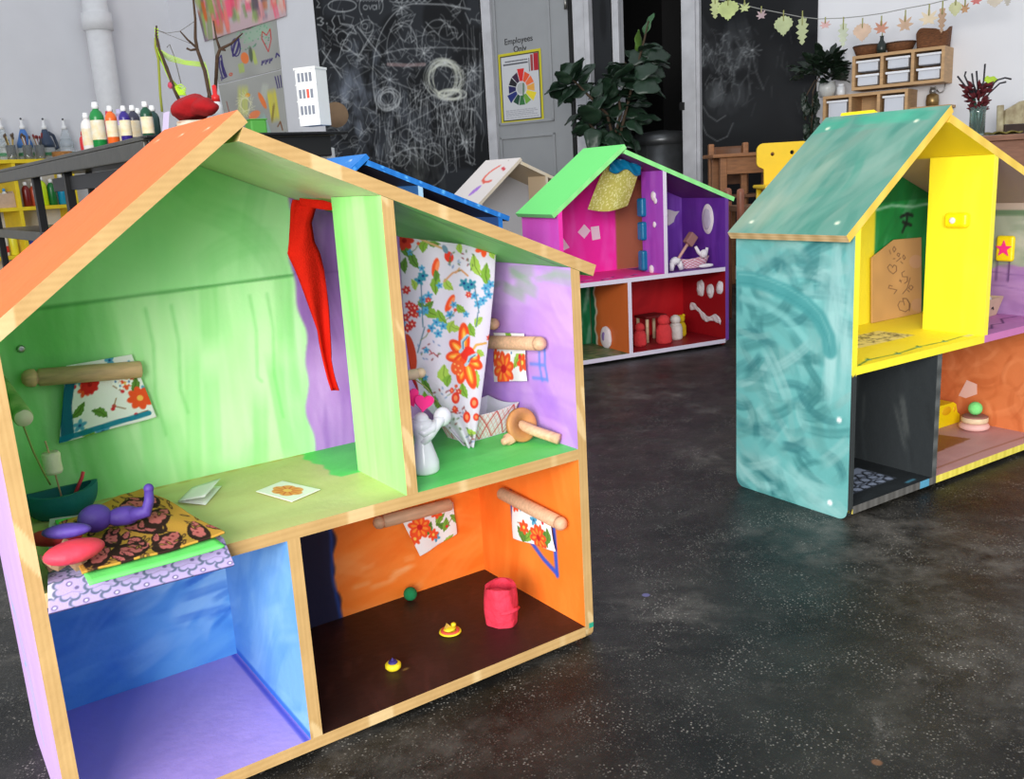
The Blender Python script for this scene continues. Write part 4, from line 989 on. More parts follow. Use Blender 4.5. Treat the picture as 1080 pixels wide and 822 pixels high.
for x, y, w_ in ((480, 420, 6), (500, 425, 6), (492, 440, 6), (502, 440, 4), (476, 412, 3), (479, 431, 3)): cv.disc(x, y, w_*.7, (220, 62, 44), ry=w_); cv.disc(x, y, w_*.35, (246, 140, 90), ry=w_*.5)
cv.disc(432, 372, 6, (206, 70, 44), ry=20, ang=-.2); cv.disc(434, 405, 5, (170, 40, 44), ry=14, ang=-.35)
ys = np.array([249, 300, 350, 400, 430, 450, 474.]); xl = np.array([421, 423, 427, 434, 449, 470, 492.]); xr = np.array([523.5, 521, 516, 510, 506, 503, 499.])
def curt(u, v):
    py = (250+12*u)*(v)+474*(1-v); l = np.interp(py, ys, xl); rr_ = np.interp(py, ys, xr); px = l+(rr_-l)*u
    dep = .15+.008*np.sin(u*11)*(1-v*.4)+.01*(1-v)*np.sin(u*5+1)
    P = np.zeros((u.size, 3)); 
    for i, (a, b_, d) in enumerate(zip(px.ravel(), py.ravel(), dep.ravel())): P[i] = up('A', a, b_, (1, d))
    P[:, 2] = np.minimum(np.maximum(P[:, 2], ZM+.001), roof_r(P[:, 0])-.001)
    curt.pp = (px, py); return P
sheet('hanging_cloth', cv, curt, CLOTHP, 120, 230, -.0012, houseA, samp=lambda u, v: curt.pp, label='white cotton curtain printed with orange, blue and green flowers')

# red felt strip hung behind the tall divider
ys2 = np.array([211, 218, 235, 255, 268, 285, 300, 325, 350, 380, 400, 412.]); l2 = np.array([310, 308, 307, 305, 303, 311, 317, 326, 335, 342, 347, 351.]); r2 = np.array([336, 334, 329, 332, 338, 342, 344, 346, 347, 349, 354, 358.])
def redf(u, v):
    py = 211+201*(1-v); px = np.interp(py, ys2, l2); px = px+(np.interp(py, ys2, r2)-px)*u
    return np.array([up('A', a, b_, (1, .235+.006*math.sin(c_*6+b_*.03))) for a, b_, c_ in zip(np.ravel(px), np.ravel(py), np.ravel(u))])
def one(fn): return lambda u, v: tuple(fn(np.array([u]), np.array([v]))[0])
g1 = grid(m_felt_red, one(redf), 8, 50, .003)
def redt(u, v):
    px = 316+u*44; top = 209+4*u; py = top+(1-v)*(7+3*math.sin(u*2.5)); p = up('A', px, py, (1, .235-.02*u)); p[2] = min(p[2], roof_r(p[0])-.001); return tuple(p)
mk('felt_strip', [g1, grid(m_felt_red, redt, 14, 4, .003)], houseA, label='long red felt strip hanging from the roof')

# rods and small curtains on the walls
def quad_cloth(parent, corners, cvs, h='A', plane=None, sag=.0018, label=None, name='curtain'):
    """corners TL,TR,BR,BL as house points"""
    TL, TR, BR, BL_ = [np.array(p, float) for p in corners]
    nrm = np.cross(TR-TL, BL_-TL); nrm /= np.linalg.norm(nrm)
    def f(u, v):
        u_, v_ = u.ravel()[:, None], v.ravel()[:, None]
        p = (TL*(1-u_)+TR*u_)*v_+(BL_*(1-u_)+BR*u_)*(1-v_)
        return p-nrm*(sag*np.sin(u_*9)*(1-v_)+sag*.6*np.sin(v_*6))
    return sheet(name, cvs, f, CLOTHP, None, None, .001, parent, label=label)
rod = rodpiece(houseA, (.088, .316, .5795), (.236, .316, .5675), .0135)
fc = floral_patch(.15, .13, 21, .0016)
fc.disc(.05, .09, .016, (206, 40, 40)); petals(fc, .05, .09, .018, 9, (210, 44, 40), (170, 30, 30)); petals(fc, .135, .045, .022, 8, OR, (250, 190, 90))
for x, y in ((.09, .1), (.1, .085), (.115, .09), (.125, .08), (.1, .105)): petals(fc, x, y, .008, 5, (250, 250, 250), (80, 130, 190))
fc.line([(.012, .11), (.006, .06), (.012, .01)], .020, (14, 92, 120), .92); fc.line([(.0, .006), (.14, .012)], .010, (20, 120, 150), .9)
quad_cloth(rod, [up('A', 70, 386, (1, .321)), up('A', 139, 374, (1, .321)), up('A', 165, 440, (1, .321)), up('A', 62, 468, (1, .321))], fc)
pa = up('A', 25, 441, (0, .046)); m_greenrod = mat('green_smeared_dowel', (190, 200, 140), .6, noise=.35, nscale=30, rgb2=(90, 150, 70))
g = rodpiece(houseA, (.036, pa[1]+.15, pa[2]+.028), (.046, pa[1], pa[2]), .0125, m=m_greenrod, label='paint-smeared dowel')
mk('end_grain', [mv(rx(lathe(mat('cream_end_grain', (228, 216, 190), .7), [(0, 0), (.0112, 0), (.0112, .002), (0, .002)], 20), PI/2), .046, pa[1], pa[2])], g)
mk('twine', [tube(m_twine, [(.046, pa[1]+.03, pa[2]-.012), (.055, pa[1]+.05, pa[2]-.06), (.066, pa[1]+.08, pa[2]-.1), (.074, pa[1]+.1, pa[2]-.125)], .0014, 6)], g)
rod = rodpiece(houseA, (HW-T-.016, .082, .545), (HW-T-.016, .262, .527), .0125)
quad_cloth(rod, [up('A', 520, 351, (0, HW-T-.009)), up('A', 552, 352, (0, HW-T-.009)), up('A', 556, 402, (0, HW-T-.009)), up('A', 521, 403, (0, HW-T-.009))], floral_patch(.09, .075, 22, .0014, 1.1, (.03, .02)))
rodpiece(houseA, (HW-T-.016, .222, .566), (HW-T-.016, .328, .56), .011)
p = up('A', 441, 394, (1, .10)); rd = rodpiece(houseA, (p[0], .10, p[2]), (UD+T+.001, .10, p[2]), .0085, m=m_beechend)
mk('twine', [tube(m_twine, [(p[0]-.01, .1, p[2]-.006), (p[0]+.02, .11, p[2]-.03), (p[0]+.05, .12, p[2]-.07)], .001, 6)], rd)
rod = rodpiece(houseA, (.628, .318, .204), (.778, .318, .2005), .0125)
quad_cloth(rod, [up('A', 424, 549, (1, .322)), up('A', 478, 530, (1, .322)), up('A', 482, 563, (1, .322)), up('A', 443, 587, (1, .322))], floral_patch(.12, .09, 23, .0015, 1.1, (.03, .06)))
rod = rodpiece(houseA, (HW-T-.016, .046, .2235), (HW-T-.016, .224, .2325), .0125)
quad_cloth(rod, [up('A', 539, 518, (0, HW-T-.009)), up('A', 577, 538, (0, HW-T-.009)), up('A', 586, 582, (0, HW-T-.009)), up('A', 541, 568, (0, HW-T-.009))], floral_patch(.14, .10, 24, .0015, 1.2, (.09, .02)))
for px_, py_ in ((22, 368),):
    p = up('A', px_, py_, 'back'); mk('screw', [mv(rx(lathe(m_steel, [(.0, 0), (.005, .0), (.006, .002), (.0035, .004), (0, .003)], 12), PI/2), p[0], HDI, p[2])], houseA)

# ---- loose things; positions in house coordinates turned into the room
def put(h, p): return hw(h, p[0], p[1], p[2])
def inh(name, h, p, geos, label, cat, rot=0, group=None): return solo(name, geos, label, cat, put(h, p), yaw(h)+rot, group)
def H(h, name, label, cat, p, rot=0, group=None): return thing(name, label, cat, put(h, p), yaw(h)+rot, group)
zS = ZM+.0006; zF = ZF+T+.0006
# bedding: lilac scalloped cloth below, green felt, patterned blanket on top
def quadpx(pts, z):  # TL TR BR BL pixel -> house points at height z
    return [up('A', x, y, (2, z)) for x, y in pts]
def bedsheet(name, pts, z0, cvs, label, cat, droop=None, bumps=.002, thick=.004, nu=80, nv=50):
    q = quadpx(pts, ZM+z0); TL, TR, BR, BL_ = q; org = (TL+TR+BR+BL_)/4; org[2] = ZM
    def f(u, v):
        u_, v_ = u.ravel()[:, None], v.ravel()[:, None]
        p = (TL*(1-u_)+TR*u_)*v_+(BL_*(1-u_)+BR*u_)*(1-v_)
        z = z0+bumps*(np.sin(u_*7+v_*3)+np.sin(v_*9-u_*4)+.5*np.sin(u_*19+v_*13))
        p[:, 2] = ZM+z[:, 0]
        if droop is not None: p = droop(p, u_[:, 0], v_[:, 0])
        return p-org
    o = sheet(name, cvs, f, CLOTHP, nu, nv, thick)
    o.location = put('A', org); o.rotation_euler = (0, 0, yaw('A')); return props(o, label, cat)
c1 = Canvas(0, .24, 0, .34, .0011, (198, 190, 206))
for j in range(9):
    for i in range(7):
        x, y = .01+.038*i+.019*(j % 2), .0+.034*j
        for k in range(9): c1.disc(x+.019*math.cos(k*.7), y+.019*math.sin(k*.7), .0065, (98, 106, 132))
        for k in range(9): c1.disc(x+.016*math.cos(k*.7), y+.016*math.sin(k*.7), .0055, (180, 164, 210))
        c1.disc(x, y, .0165, (180, 162, 210)); c1.disc(x-.003, y+.005, .004, (100, 92, 130)); c1.disc(x-.003, y+.005, .0022, (220, 206, 236)); c1.disc(x+.006, y-.004, .003, (110, 100, 140)); c1.line([(x-.012, y-.012), (x, y-.009), (x+.012, y-.013)], .001, (140, 130, 160))
def dr1(p, u, v):
    k = np.clip((.30-v)/.30, 0, 1); p[:, 2] -= k**1.5*.004; 
    over = p[:, 1] < -.003; d_ = -p[over, 1]-.003; p[over, 1] = -.003-.5*d_; p[over, 2] = ZM+.0115-.7*d_; 
    ins = ~over; p[ins, 2] = np.maximum(p[ins, 2], ZM+.0115)
    return p
bedsheet('patterned_cloth', [(52, 548), (178, 528), (250, 577), (50, 630)], .012, c1, 'lilac cloth with grey scalloped print, bottom layer hanging over the shelf edge', 'cloth', dr1, .0008, .009, 230, 280)
c2 = Canvas(0, 1, 0, .6, .02, (116, 230, 116)); c2.noise(.1, .1, .04, seed=3)
def flat2(p, u, v): p[:, 2] = np.maximum(p[:, 2], ZM+.0160); return p
bedsheet('felt_sheet', [(58, 549), (178, 529), (237, 576), (94, 616)], .0165, c2, 'bright green felt sheet lying between the lilac cloth and the patterned blanket', 'felt', flat2, .0004, .0025, 30, 20)
c3 = Canvas(0, 1, 0, .7, .0045, (196, 146, 62)); rr = np.random.default_rng(8)
def motif(x, y, s, a):
    ca, sa = math.cos(a), math.sin(a)
    def tr(p): return (x+s*(p[0]*ca-p[1]*sa), y+s*(p[0]*sa+p[1]*ca))
    drop = [tr((1.25*math.cos(t)*(1-.25*math.cos(t))-.1, .62*math.sin(t)*(1-.55*math.cos(t)))) for t in np.linspace(0, 6.28, 26)]
    c3.poly(drop, (52, 34, 30)); inner = [tr((.95*math.cos(t)-.12+.05*math.cos(9*t), .36*math.sin(t)*(1-.5*math.cos(t))+.05*math.sin(9*t))) for t in np.linspace(0, 6.28, 40)]
    c3.poly(inner, (198, 106, 104)); 
    for q in (-.5, -.1, .3): c3.disc(*tr((q, .05)), s*.08, (120, 40, 50)); 
    for q in (-1, -.5, 0, .5): c3.line([tr((q, .5)), tr((q+.15, .25))], s*.06, (52, 34, 30))
for i, (x, y, s, a) in enumerate(((.18, .12, .085, .6), (.42, .1, .1, .2), (.68, .1, .1, .5), (.9, .12, .08, 1), (.12, .34, .085, 2.5), (.34, .32, .09, 1.1), (.56, .3, .1, 2.7), (.8, .34, .1, .3), (.2, .56, .09, .2), (.46, .54, .085, 2.2), (.7, .56, .1, 2.9), (.92, .55, .08, .8))): motif(x, y, s*1.22, a)
for k in range(22): motif(rr.random(), rr.random()*.7, .045, rr.random()*6)
for k in range(60):
    x, y, a = rr.random(), rr.random()*.7, rr.random()*3; c3.disc(x, y, .032, (58, 38, 34), .9, ry=.011, ang=a); c3.disc(x, y, .016, (220, 168, 70), .9, ry=.004, ang=a)
def flat3(p, u, v): 
    p[:, 2] += np.clip((u-.2)*2, 0, 1)*np.clip((v-.2)*2, 0, 1)*.004; p[:, 2] = np.maximum(p[:, 2], ZM+.0205); return p
bedsheet('patterned_blanket', [(62, 552), (150, 517), (237, 562), (86, 604)], .0235, c3, 'mustard blanket with dark paisley and pink print, topmost of the bedding', 'blanket', flat3, .0012, .003, 170, 120)
# crumpled cardboard at the pillow end
def crum(u, v): return (-.028+.056*u+.004*math.sin(9*v), -.02+.04*v, .018+.010*math.sin(8*u+5*v)+.008*math.sin(13*v-7*u))
p = up('A', 71, 611, (2, ZM+.03)); inh('cardboard_scrap', 'A', (.056, .016, ZM+.018), [grid(m_card, crum, 9, 7, .003, False)], 'crumpled brown cardboard scrap at the front left end of the bedding', 'cardboard', .2)
# clay shapes
bz = ZM+.027
def clay(name, px_, py_, zc, r_, s_, m, label, cat='clay shape', rot=0, extra=None, tilt=None):
    p = up('A', px_, py_, (2, ZM+zc)); g = [ball(m, (0, 0, 0), r_, s_, 24, 14, .05, int(px_))]+(extra or [])
    o = solo(name, g, label, cat, put('A', (p[0], p[1], ZM+zc)), yaw('A')+rot)
    if tilt: o.rotation_euler = (tilt[0], tilt[1], yaw('A')+rot)
    return o
clay('clay_leaf', 78, 582, .0465, .036, (1, .62, .38), m_redclay, 'large flat coral-red clay oval on top of the bedding', rot=.1)
clay('clay_leaf', 58, 567, .043, .034, (1, .42, .34), m_darkred, 'dark red clay oval behind the coral-red one by the side wall', rot=-.5)
clay('clay_leaf', 70, 560, .062, .030, (1, .42, .30), m_purpleclay, 'flat purple clay oval lying across the red clay shapes', rot=-.45)
p = up('A', 104, 550, (2, ZM+.042))
f = thing('clay_figure', 'purple clay figure with round head and one raised arm lying on the blanket', 'clay figure', put('A', (p[0], p[1], ZM+.026)), yaw('A')-.12)
mk('body', [ball(m_purpleclay, (-.004, 0, .021), .021, (1.05, .9, .92), 24, 16, .03, 1), ball(m_purpleclay, (.032, -.002, .017), .018, (1.35, .75, .75), 24, 14, .06, 2),
    tube(m_purpleclay, [(.04, -.008, .018), (.06, -.012, .02), (.066, -.01, .034), (.068, -.006, .05)], [.010, .009, .007, .006], 10), ball(m_purpleclay, (.068, -.006, .050), .0068)], f)
# clay boat with a marshmallow sail
p = up('A', 56, 545, (2, ZM)); bt = thing('clay_boat', 'teal clay boat with a stick mast and white marshmallow sail', 'boat', put('A', (.090, .292, zS)), yaw('A')+.05)
def hull(u, v):
    a = u*2*PI; w_ = math.cos(v*PI/2); rr_ = 1-v*.12
    q_ = math.sqrt(max(0, 1-(v*.93)**2.2)); x = .054*math.cos(a)*(.35+.65*q_); y = .030*math.sin(a)*(.3+.7*q_)*(1-.2*math.cos(a)**2); z = .038*(1-v)+.007*abs(math.cos(a))**3*(1-v)
    return (x, y, z)
def hulli(u, v): x, y, z = hull(u, v*.75); return (x*.84, y*.8, max(z, .012))
rim = []
mk('hull', [grid(m_tealclay, hull, 28, 8), grid(m_tealclay, lambda u, v: hulli(1-u, v), 28, 8), grid(m_tealclay, lambda u, v: tuple(np.array(hull(u, 0))*(1-v)+np.array(hulli(u, 0))*v), 28, 1),
    grid(m_tealclay, lambda u, v: tuple(np.array(hull(u, 1))*(v)), 28, 2), grid(m_tealclay, lambda u, v: tuple(np.array(hulli(u, 1))*np.array([v, v, 1])), 28, 2)], bt)
mk('mast', [tube(m_beech, [(0.002, 0, .012), (-.004, 0, .085), (-.008, 0, .12)], .0014, 6)], bt)
mk('sail', [mv(lathe(m_white, [(.0, 0), (.012, .001), (.0135, .006), (.0128, .018), (.0135, .03), (.011, .034), (0, .033)], 18), -.004, 0, .068)], bt)
mk('paddle', [tube(m_redclay, [(.02, 0, .03), (.034, .004, .052), (.037, .004, .06)], .0028, 8)], bt)
# papers
p = up('A', 212, 525, 'shelf')
q = [up('A', x, y, 'shelf')-up('A', 212, 525, 'shelf') for x, y in ((188, 531), (203, 516), (234, 514), (217, 534))]
o = thing('folded_note', 'small folded white paper note on the olive shelf right of the blanket', 'note', put('A', (p[0], p[1], zS)), yaw('A'))
def fold(k): return lambda u, v: tuple((np.array(q[0])*(1-u)+np.array(q[3])*u)*(1-v)+(np.array(q[1])*(1-u)+np.array(q[2])*u)*v+np.array([0, 0, .001+k*(.012*u)+.001*k]))
mk('page', [grid(m_paper, fold(0), 6, 6, -.0006)], o); mk('page', [grid(m_paper, fold(1), 6, 6, -.0006)], o)
ccd = Canvas(0, 1, 0, 1, .012, (240, 238, 232))
for k in range(6): ccd.disc(.5+.2*math.cos(k*1.05), .5+.2*math.sin(k*1.05), .16, (236, 150, 70), .9); 
for k in range(10): ccd.line([(.5, .5), (.5+.3*math.cos(k*.63), .5+.3*math.sin(k*.63))], .035, (214, 96, 50), .8)
ccd.disc(.5, .5, .1, (246, 190, 100))
p = up('A', 304, 520, 'shelf'); q2 = [up('A', x, y, 'shelf')-p for x, y in ((270, 520), (298, 509), (338, 518), (308, 531))]
def cdf(u, v): u, v = u.ravel()[:, None], v.ravel()[:, None]; return (q2[0]*(1-u)+q2[3]*u)*(1-v)+(q2[1]*(1-u)+q2[2]*u)*v+np.array([0, 0, .0012])
o = sheet('drawing_card', ccd, cdf, PRINT, 60, 60, -.001); o.location = put('A', (p[0], p[1], zS)); o.rotation_euler = (0, 0, yaw('A')); props(o, 'square white card with an orange flower drawing lying on the olive shelf', 'drawing')
# white ceramic figure with pink heart
p = up('A', 449, 500, 'shelf'); st = thing('ceramic_figurine', 'white glazed figurine bending an arm, pink heart on top, at the divider', 'figurine', put('A', (p[0]+.004, p[1]+.008, zS)), yaw('A'))
mk('body', [lathe(m_ceramic, [(.0, 0), (.021, 0), (.024, .004), (.024, .018), (.019, .034), (.014, .05), (.0135, .062), (.019, .075), (.02, .084), (.012, .09), (.0, .092)], 24),
    tube(m_ceramic, [(-.004, -.006, .052), (.008, -.012, .066), (.024, -.012, .082), (.036, -.008, .09)], [.008, .009, .009, .010], 12), ball(m_ceramic, (.036, -.007, .088), .0155, (1, .8, 1.05)),
    tube(m_ceramic, [(-.012, -.004, .076), (-.004, -.014, .07), (.01, -.016, .074), (.02, -.012, .084)], [.006, .007, .007, .006], 10), ball(m_ceramic, (.0, 0, .088), .013)], st)
hrt = []
for t in np.linspace(0, 2*PI, 34)[:-1]: hrt.append((.0155*math.sin(t)**3*1.15, .0155*(13*math.cos(t)-5*math.cos(2*t)-2*math.cos(3*t)-math.cos(4*t))/16))
mk('heart', [mv(ry(prism(m_pink, hrt, .004), .25), .004, -.008, .118)], st); mk('heart', [mv(ry(prism(m_pink, hrt, .004), -.35), -.014, .004, .126)], st)
# paper food tray, red plaid
ctr = Canvas(0, .4, 0, .05, .001, (232, 230, 228))
for k in range(-4, 34): 
    for dx in (.012, -.012): ctr.line([(k*.013, 0), (k*.013+dx*4, .05)], .0008, (205, 70, 60), .85)
for k in range(0, 30, 4):
    for dx in (.04, -.04): ctr.line([(k*.013, 0), (k*.013+dx, .05)], .0018, (200, 50, 44), .9)
m_trayin = mat('pale_grey_paperboard', (208, 208, 222), .8)
p = up('A', 503, 462, 'shelf'); ty = thing('paper_tray', 'white paper food tray with red plaid sides behind the flowered curtain', 'paper tray', put('A', (p[0]+.01, p[1]+.015, zS)), yaw('A')+.1)
BX, BY, TX, TY_, HH = .046, .030, .068, .046, .056
cb_ = [(-BX, -BY), (BX, -BY), (BX, BY), (-BX, BY)]; ct_ = [(-TX, -TY_), (TX, -TY_), (TX, TY_), (-TX, TY_)]
def wallf(k):
    a, b2, c_, d = cb_[k], cb_[(k+1) % 4], ct_[k], ct_[(k+1) % 4]
    def f(u, v):
        u, v = u.ravel()[:, None], v.ravel()[:, None]; lo = np.array([*a, .001])*(1-u)+np.array([*b2, .001])*u; hi = np.array([*c_, HH])*(1-u)+np.array([*d, HH])*u
        hi = hi+np.array([0, 0, -.006])*np.sin(u*PI); return lo*(1-v)+hi*v
    return f
for k in range(4):
    ck = Canvas(0, .1, 0, .05, .0008, (232, 230, 228)); ck.img = ctr.img[:ck.ny, k*30:k*30+ck.nx].copy() if False else ck.img
    for j in range(-5, 16):
        for dx in (.03, -.03): ck.line([(j*.009, 0), (j*.009+dx, .05)], .0007, (214, 90, 80), .8)
    for j in range(-2, 5):
        for dx in (.03, -.03): ck.line([(j*.03, 0), (j*.03+dx, .05)], .0020, (200, 50, 44), .9)
    sheet('tray_side', ck, wallf(k), PRINT, 100, 50, .0012, ty, back=(208, 208, 222))
mk('tray_bottom', [box(m_trayin, -BX, BX, -BY, BY, 0, .0015)], ty)
# wooden wheel with an axle, loose peg
p = up('A', 562, 452, (2, ZM+.03)); wl = thing('wooden_toy', 'wooden toy disc leaning on its axle peg by the purple wall', 'toy wheel', put('A', (.815, .105, zS)), yaw('A'))
ringp = [(.029, -.005), (.031, -.0035), (.031, .0035), (.029, .005), (.021, .0055), (.018, .003), (.009, .003), (.009, -.003), (.018, -.003), (.021, -.0055), (.029, -.005)]
mk('rim', [mv(rx(rz(lathe(mat('honey_wood', (206, 142, 84), .45, noise=.2, nscale=30), ringp, 36, True, False), 0), PI/2-.22), 0, 0, .0315)], wl)
mk('axle', [tube(m_beech, [(-.006, .016, .036), (.012, -.02, .022), (.034, -.064, .0105)], .0095, 16)], wl)
p = up('A', 540, 471, 'shelf'); pg = rx(lathe(m_beech, [(0, 0), (.006, 0), (.006, .014), (.0105, .0145), (.0105, .04), (.0095, .042), (0, .042)], 20), PI/2)
inh('wooden_peg', 'A', (p[0]-.016, p[1]+.002, zS+.0108), [rz(pg, 2.0)], 'short turned wooden peg with a narrow tip lying in front of the wooden disc toy', 'peg', 0)
# red cup with wooden ball behind the divider
cp = H('A', 'toy_cup', 'red toy cup topped by a wooden ball, half hidden behind the tall green divider', 'cup', (.610, .235, zS))
mk('cup', [lathe(mat('red_lacquer', (196, 24, 30), .35), [(0, 0), (.016, 0), (.019, .002), (.021, .05), (.019, .05), (.017, .006), (0, .006)], 24)], cp)
mk('saucer', [lathe(m_ceramic, [(0, .0505), (.022, .0505), (.023, .053), (0, .053)], 24)], cp)
mk('ball', [ball(m_beech, (0, 0, .0715), .019)], cp)

# ---- things on the dark floor of the orange room
p = up('A', 433, 632, 'floor'); inh('felt_ball', 'A', (.668, .308, zF), [ball(mat('green_felt', (22, 132, 78), .9, bump=.3, bscale=200), (0, 0, .0135), .0135)], 'small green felt ball at the back edge of the dark floor', 'ball')
p = up('A', 475, 668, 'floor'); pl = H('A', 'clay_plate', 'tiny clay plate with red ring and yellow food, middle of the dark floor', 'clay plate', (p[0], p[1], zF))
mk('plate', [lathe(m_yclay, [(0, 0), (.016, 0), (.0205, .0025), (.0195, .0045), (.0, .003)], 24)], pl)
mk('ring', [lathe(mat('coral_clay', (230, 90, 70), .6), [(.012, .0035), (.0175, .0042), (.016, .0065), (.011, .006)], 24, True, False)], pl)
mk('food', [ball(m_yclay, (0, 0, .008), .011, (1.1, .8, .35), 16, 10, .2, 3), ball(m_yclay, (.010, .004, .0115), .005, (1, 1, .8)), prism(mat('ochre_clay', (200, 160, 70), .7), [(-.011, .006), (.007, .006), (-.003, .018)], .006)], pl)
p = up('A', 415, 706, 'floor'); k_ = H('A', 'clay_cupcake', 'tiny yellow clay cup with a dark blue peak near the front of the dark floor', 'clay cupcake', (p[0], p[1], zF))
mk('cup', [lathe(m_yclay, [(0, 0), (.0105, 0), (.0135, .004), (.0135, .009), (.0105, .012), (0, .010)], 20)], k_)
mk('peak', [ball(mat('navy_clay', (52, 40, 120), .6), (0, 0, .012), .008, (1, 1, .6)), lathe(mat('navy_clay'), [(.006, .013), (.0, .021)], 12)], k_)
p = up('A', 530, 662, 'floor'); 
def cupf(u, v):
    a = 2*PI*u; r_ = .031*(.92+.1*math.sin(v*PI))*(1+.06*math.sin(3*a+v*2)+.03*math.sin(7*a)); h_ = .072+.004*math.sin(2*a)
    return (r_*math.cos(a), r_*math.sin(a), .0+h_*v)
def cupi(u, v): a = 2*PI*u; r_ = .022*(1+.05*math.sin(3*a)); return (r_*math.cos(a), r_*math.sin(a), .072+.004*math.sin(2*a)-.03*v)
cc = H('A', 'clay_cup', 'tall dented coral-red clay cup with an open top on the dark floor', 'clay cup', (p[0]+.012, p[1]+.018, zF))
mcup = mat('matt_coral_clay', (226, 52, 78), .75, noise=.1, nscale=40, bump=.5, bscale=60)
mk('cup_body', [grid(mcup, cupf, 36, 14), grid(mcup, lambda u, v: tuple(np.array(cupf(u, 1))*(1-v)+np.array(cupi(u, 0))*v), 36, 2), grid(mcup, cupi, 36, 4), grid(mcup, lambda u, v: tuple(np.array(cupi(u, 1))*np.array([1-v, 1-v, 1])), 36, 2)], cc)
mk('ridge', [tube(mcup, [(-.02, -.024, .03), (-.008, -.031, .032), (.01, -.031, .032), (.022, -.024, .03)], [.003, .0045, .0045, .003], 8)], cc)
# ================================================================== fittings and things of the right-hand house
m_yel = mat('glossy_yellow_clay', (255, 226, 20), .35, noise=.03, bump=.1, bscale=30)
m_teals = mat('teal_satin', (8, 120, 164), .25, noise=.12, nscale=8, bump=.2, bscale=20)
m_whclay = mat('white_air_dry_clay', (236, 228, 232), .8, noise=.06, nscale=20, bump=.3, bscale=60)
m_coral = mat('coral_felted_wool', (226, 62, 66), .95, noise=.1, nscale=20, bump=.5, bscale=90)
m_ywool = mat('yellow_felted_wool', (240, 206, 20), .95, noise=.1, nscale=20, bump=.4, bscale=90)
m_wwool = mat('white_felted_wool', (232, 222, 216), .95, noise=.08, nscale=20, bump=.5, bscale=90)
p = up('B', 1012, 232, 'udl'); a, c = up('B', 1000, 232, 'udl'), up('B', 1025, 232, 'udl')
ph = mk('wall_phone', [box(m_yel, UD-.024, UD, c[1], a[1], p[2]-.019, p[2]+.019, .010, 4)], houseB, label='glossy yellow clay plaque')
mk('button', [mv(ry(lathe(m_whclay, [(0, 0), (.008, 0), (.008, .003), (.003, .004), (0, .0035)], 16), -PI/2), UD-.024, p[1]+.004, p[2])], ph)
# cardboard with pencilled sums
cvB = Canvas(915, 980, 245, 350, .28, (206, 158, 98)); cvB.noise(12, 20, .05, seed=3)
for pts in ([(938, 264), (939.5, 268)], [(943, 260), (941.5, 263), (943, 266), (945, 263), (943, 260)], [(942, 273), (944, 273)], [(945.5, 276), (950, 272)], [(946, 269), (948, 271), (949, 268), (947, 267), (946, 269)], [(953, 269), (955, 272), (953.5, 274), (952, 271), (953, 269)], [(950, 276), (952, 278)],
            [(941, 281), (938.5, 279), (936, 282), (938, 286), (942, 289), (945.5, 286), (945.5, 281), (943, 279.5), (941, 282.5)], [(954, 286), (951, 288), (952, 292), (957, 292), (957, 297), (954, 299)], [(949, 295), (950.5, 298)], [(948.5, 296.5), (951, 296)], [(960, 293), (957, 304), (952, 310)], [(960, 301), (958.5, 304), (961, 306), (963, 303), (961, 301)], [(957, 306), (959, 308)],
            [(941, 302), (938, 301), (937, 304), (942, 305), (946, 306), (943, 310)], [(952, 318), (949, 318), (947, 322), (949, 327), (955, 329), (959, 326), (959, 320), (956, 315), (952, 315), (954, 322)], [(957, 316), (960, 321), (959, 328)]):
    cvB.line(pts, .75, (110, 78, 56), .9)
for x, y in ((966, 276), (968, 322)): cvB.disc(x, y, 7, (214, 166, 134), .6)
tx_ = [919.5, 922, 943, 972]; ty_ = [272, 270, 253, 250.5]
def cbf(u, v):
    px = 919.5+52.5*u; top = np.interp(px, tx_, ty_); bot = 341+3.5*u; py = top+(bot-top)*(1-v); cbf.pp = (px, py)
    P = np.array([up('B', a, b_, (1, .322)) for a, b_ in zip(px.ravel(), py.ravel())]); P[:, 2] = np.maximum(P[:, 2], ZM+.001); return P
sheet('cardboard_door', cvB, cbf, PRINT, 90, 160, .004, houseB, samp=lambda u, v: cbf.pp, label='brown cardboard with pencilled sums and hearts')
# star plaque on the right wall
p = up('B', 1062, 262, 'right'); a = up('B', 1053, 262, 'right'); c = up('B', 1071.5, 262, 'right')
pq = mk('wall_plaque', [box(m_yel, HW-T-.016, HW-T, c[1], a[1], p[2]-.036, p[2]+.036, .0075, 4)], houseB, label='yellow clay plaque with a pink star')
stv = [((.024 if k % 2 == 0 else .010)*math.sin(k*PI/5), (.024 if k % 2 == 0 else .010)*math.cos(k*PI/5)) for k in range(10)]
mk('star', [mv(prism(m_pink, stv, .003, 'x'), HW-T-.019, p[1], p[2])], pq)
p = up('B', 1023, 412, (0, HW-T-.001)); 
mk('paper_sticker', [mv(prism(mat('pale_pink_paper', (226, 184, 170), .8), [(.035, -.022), (.012, -.026), (-.022, -.008), (-.020, .022), (.012, .03)], .001, 'x'), HW-T-.001, p[1], p[2])], houseB, label='pale pink torn paper sticker')
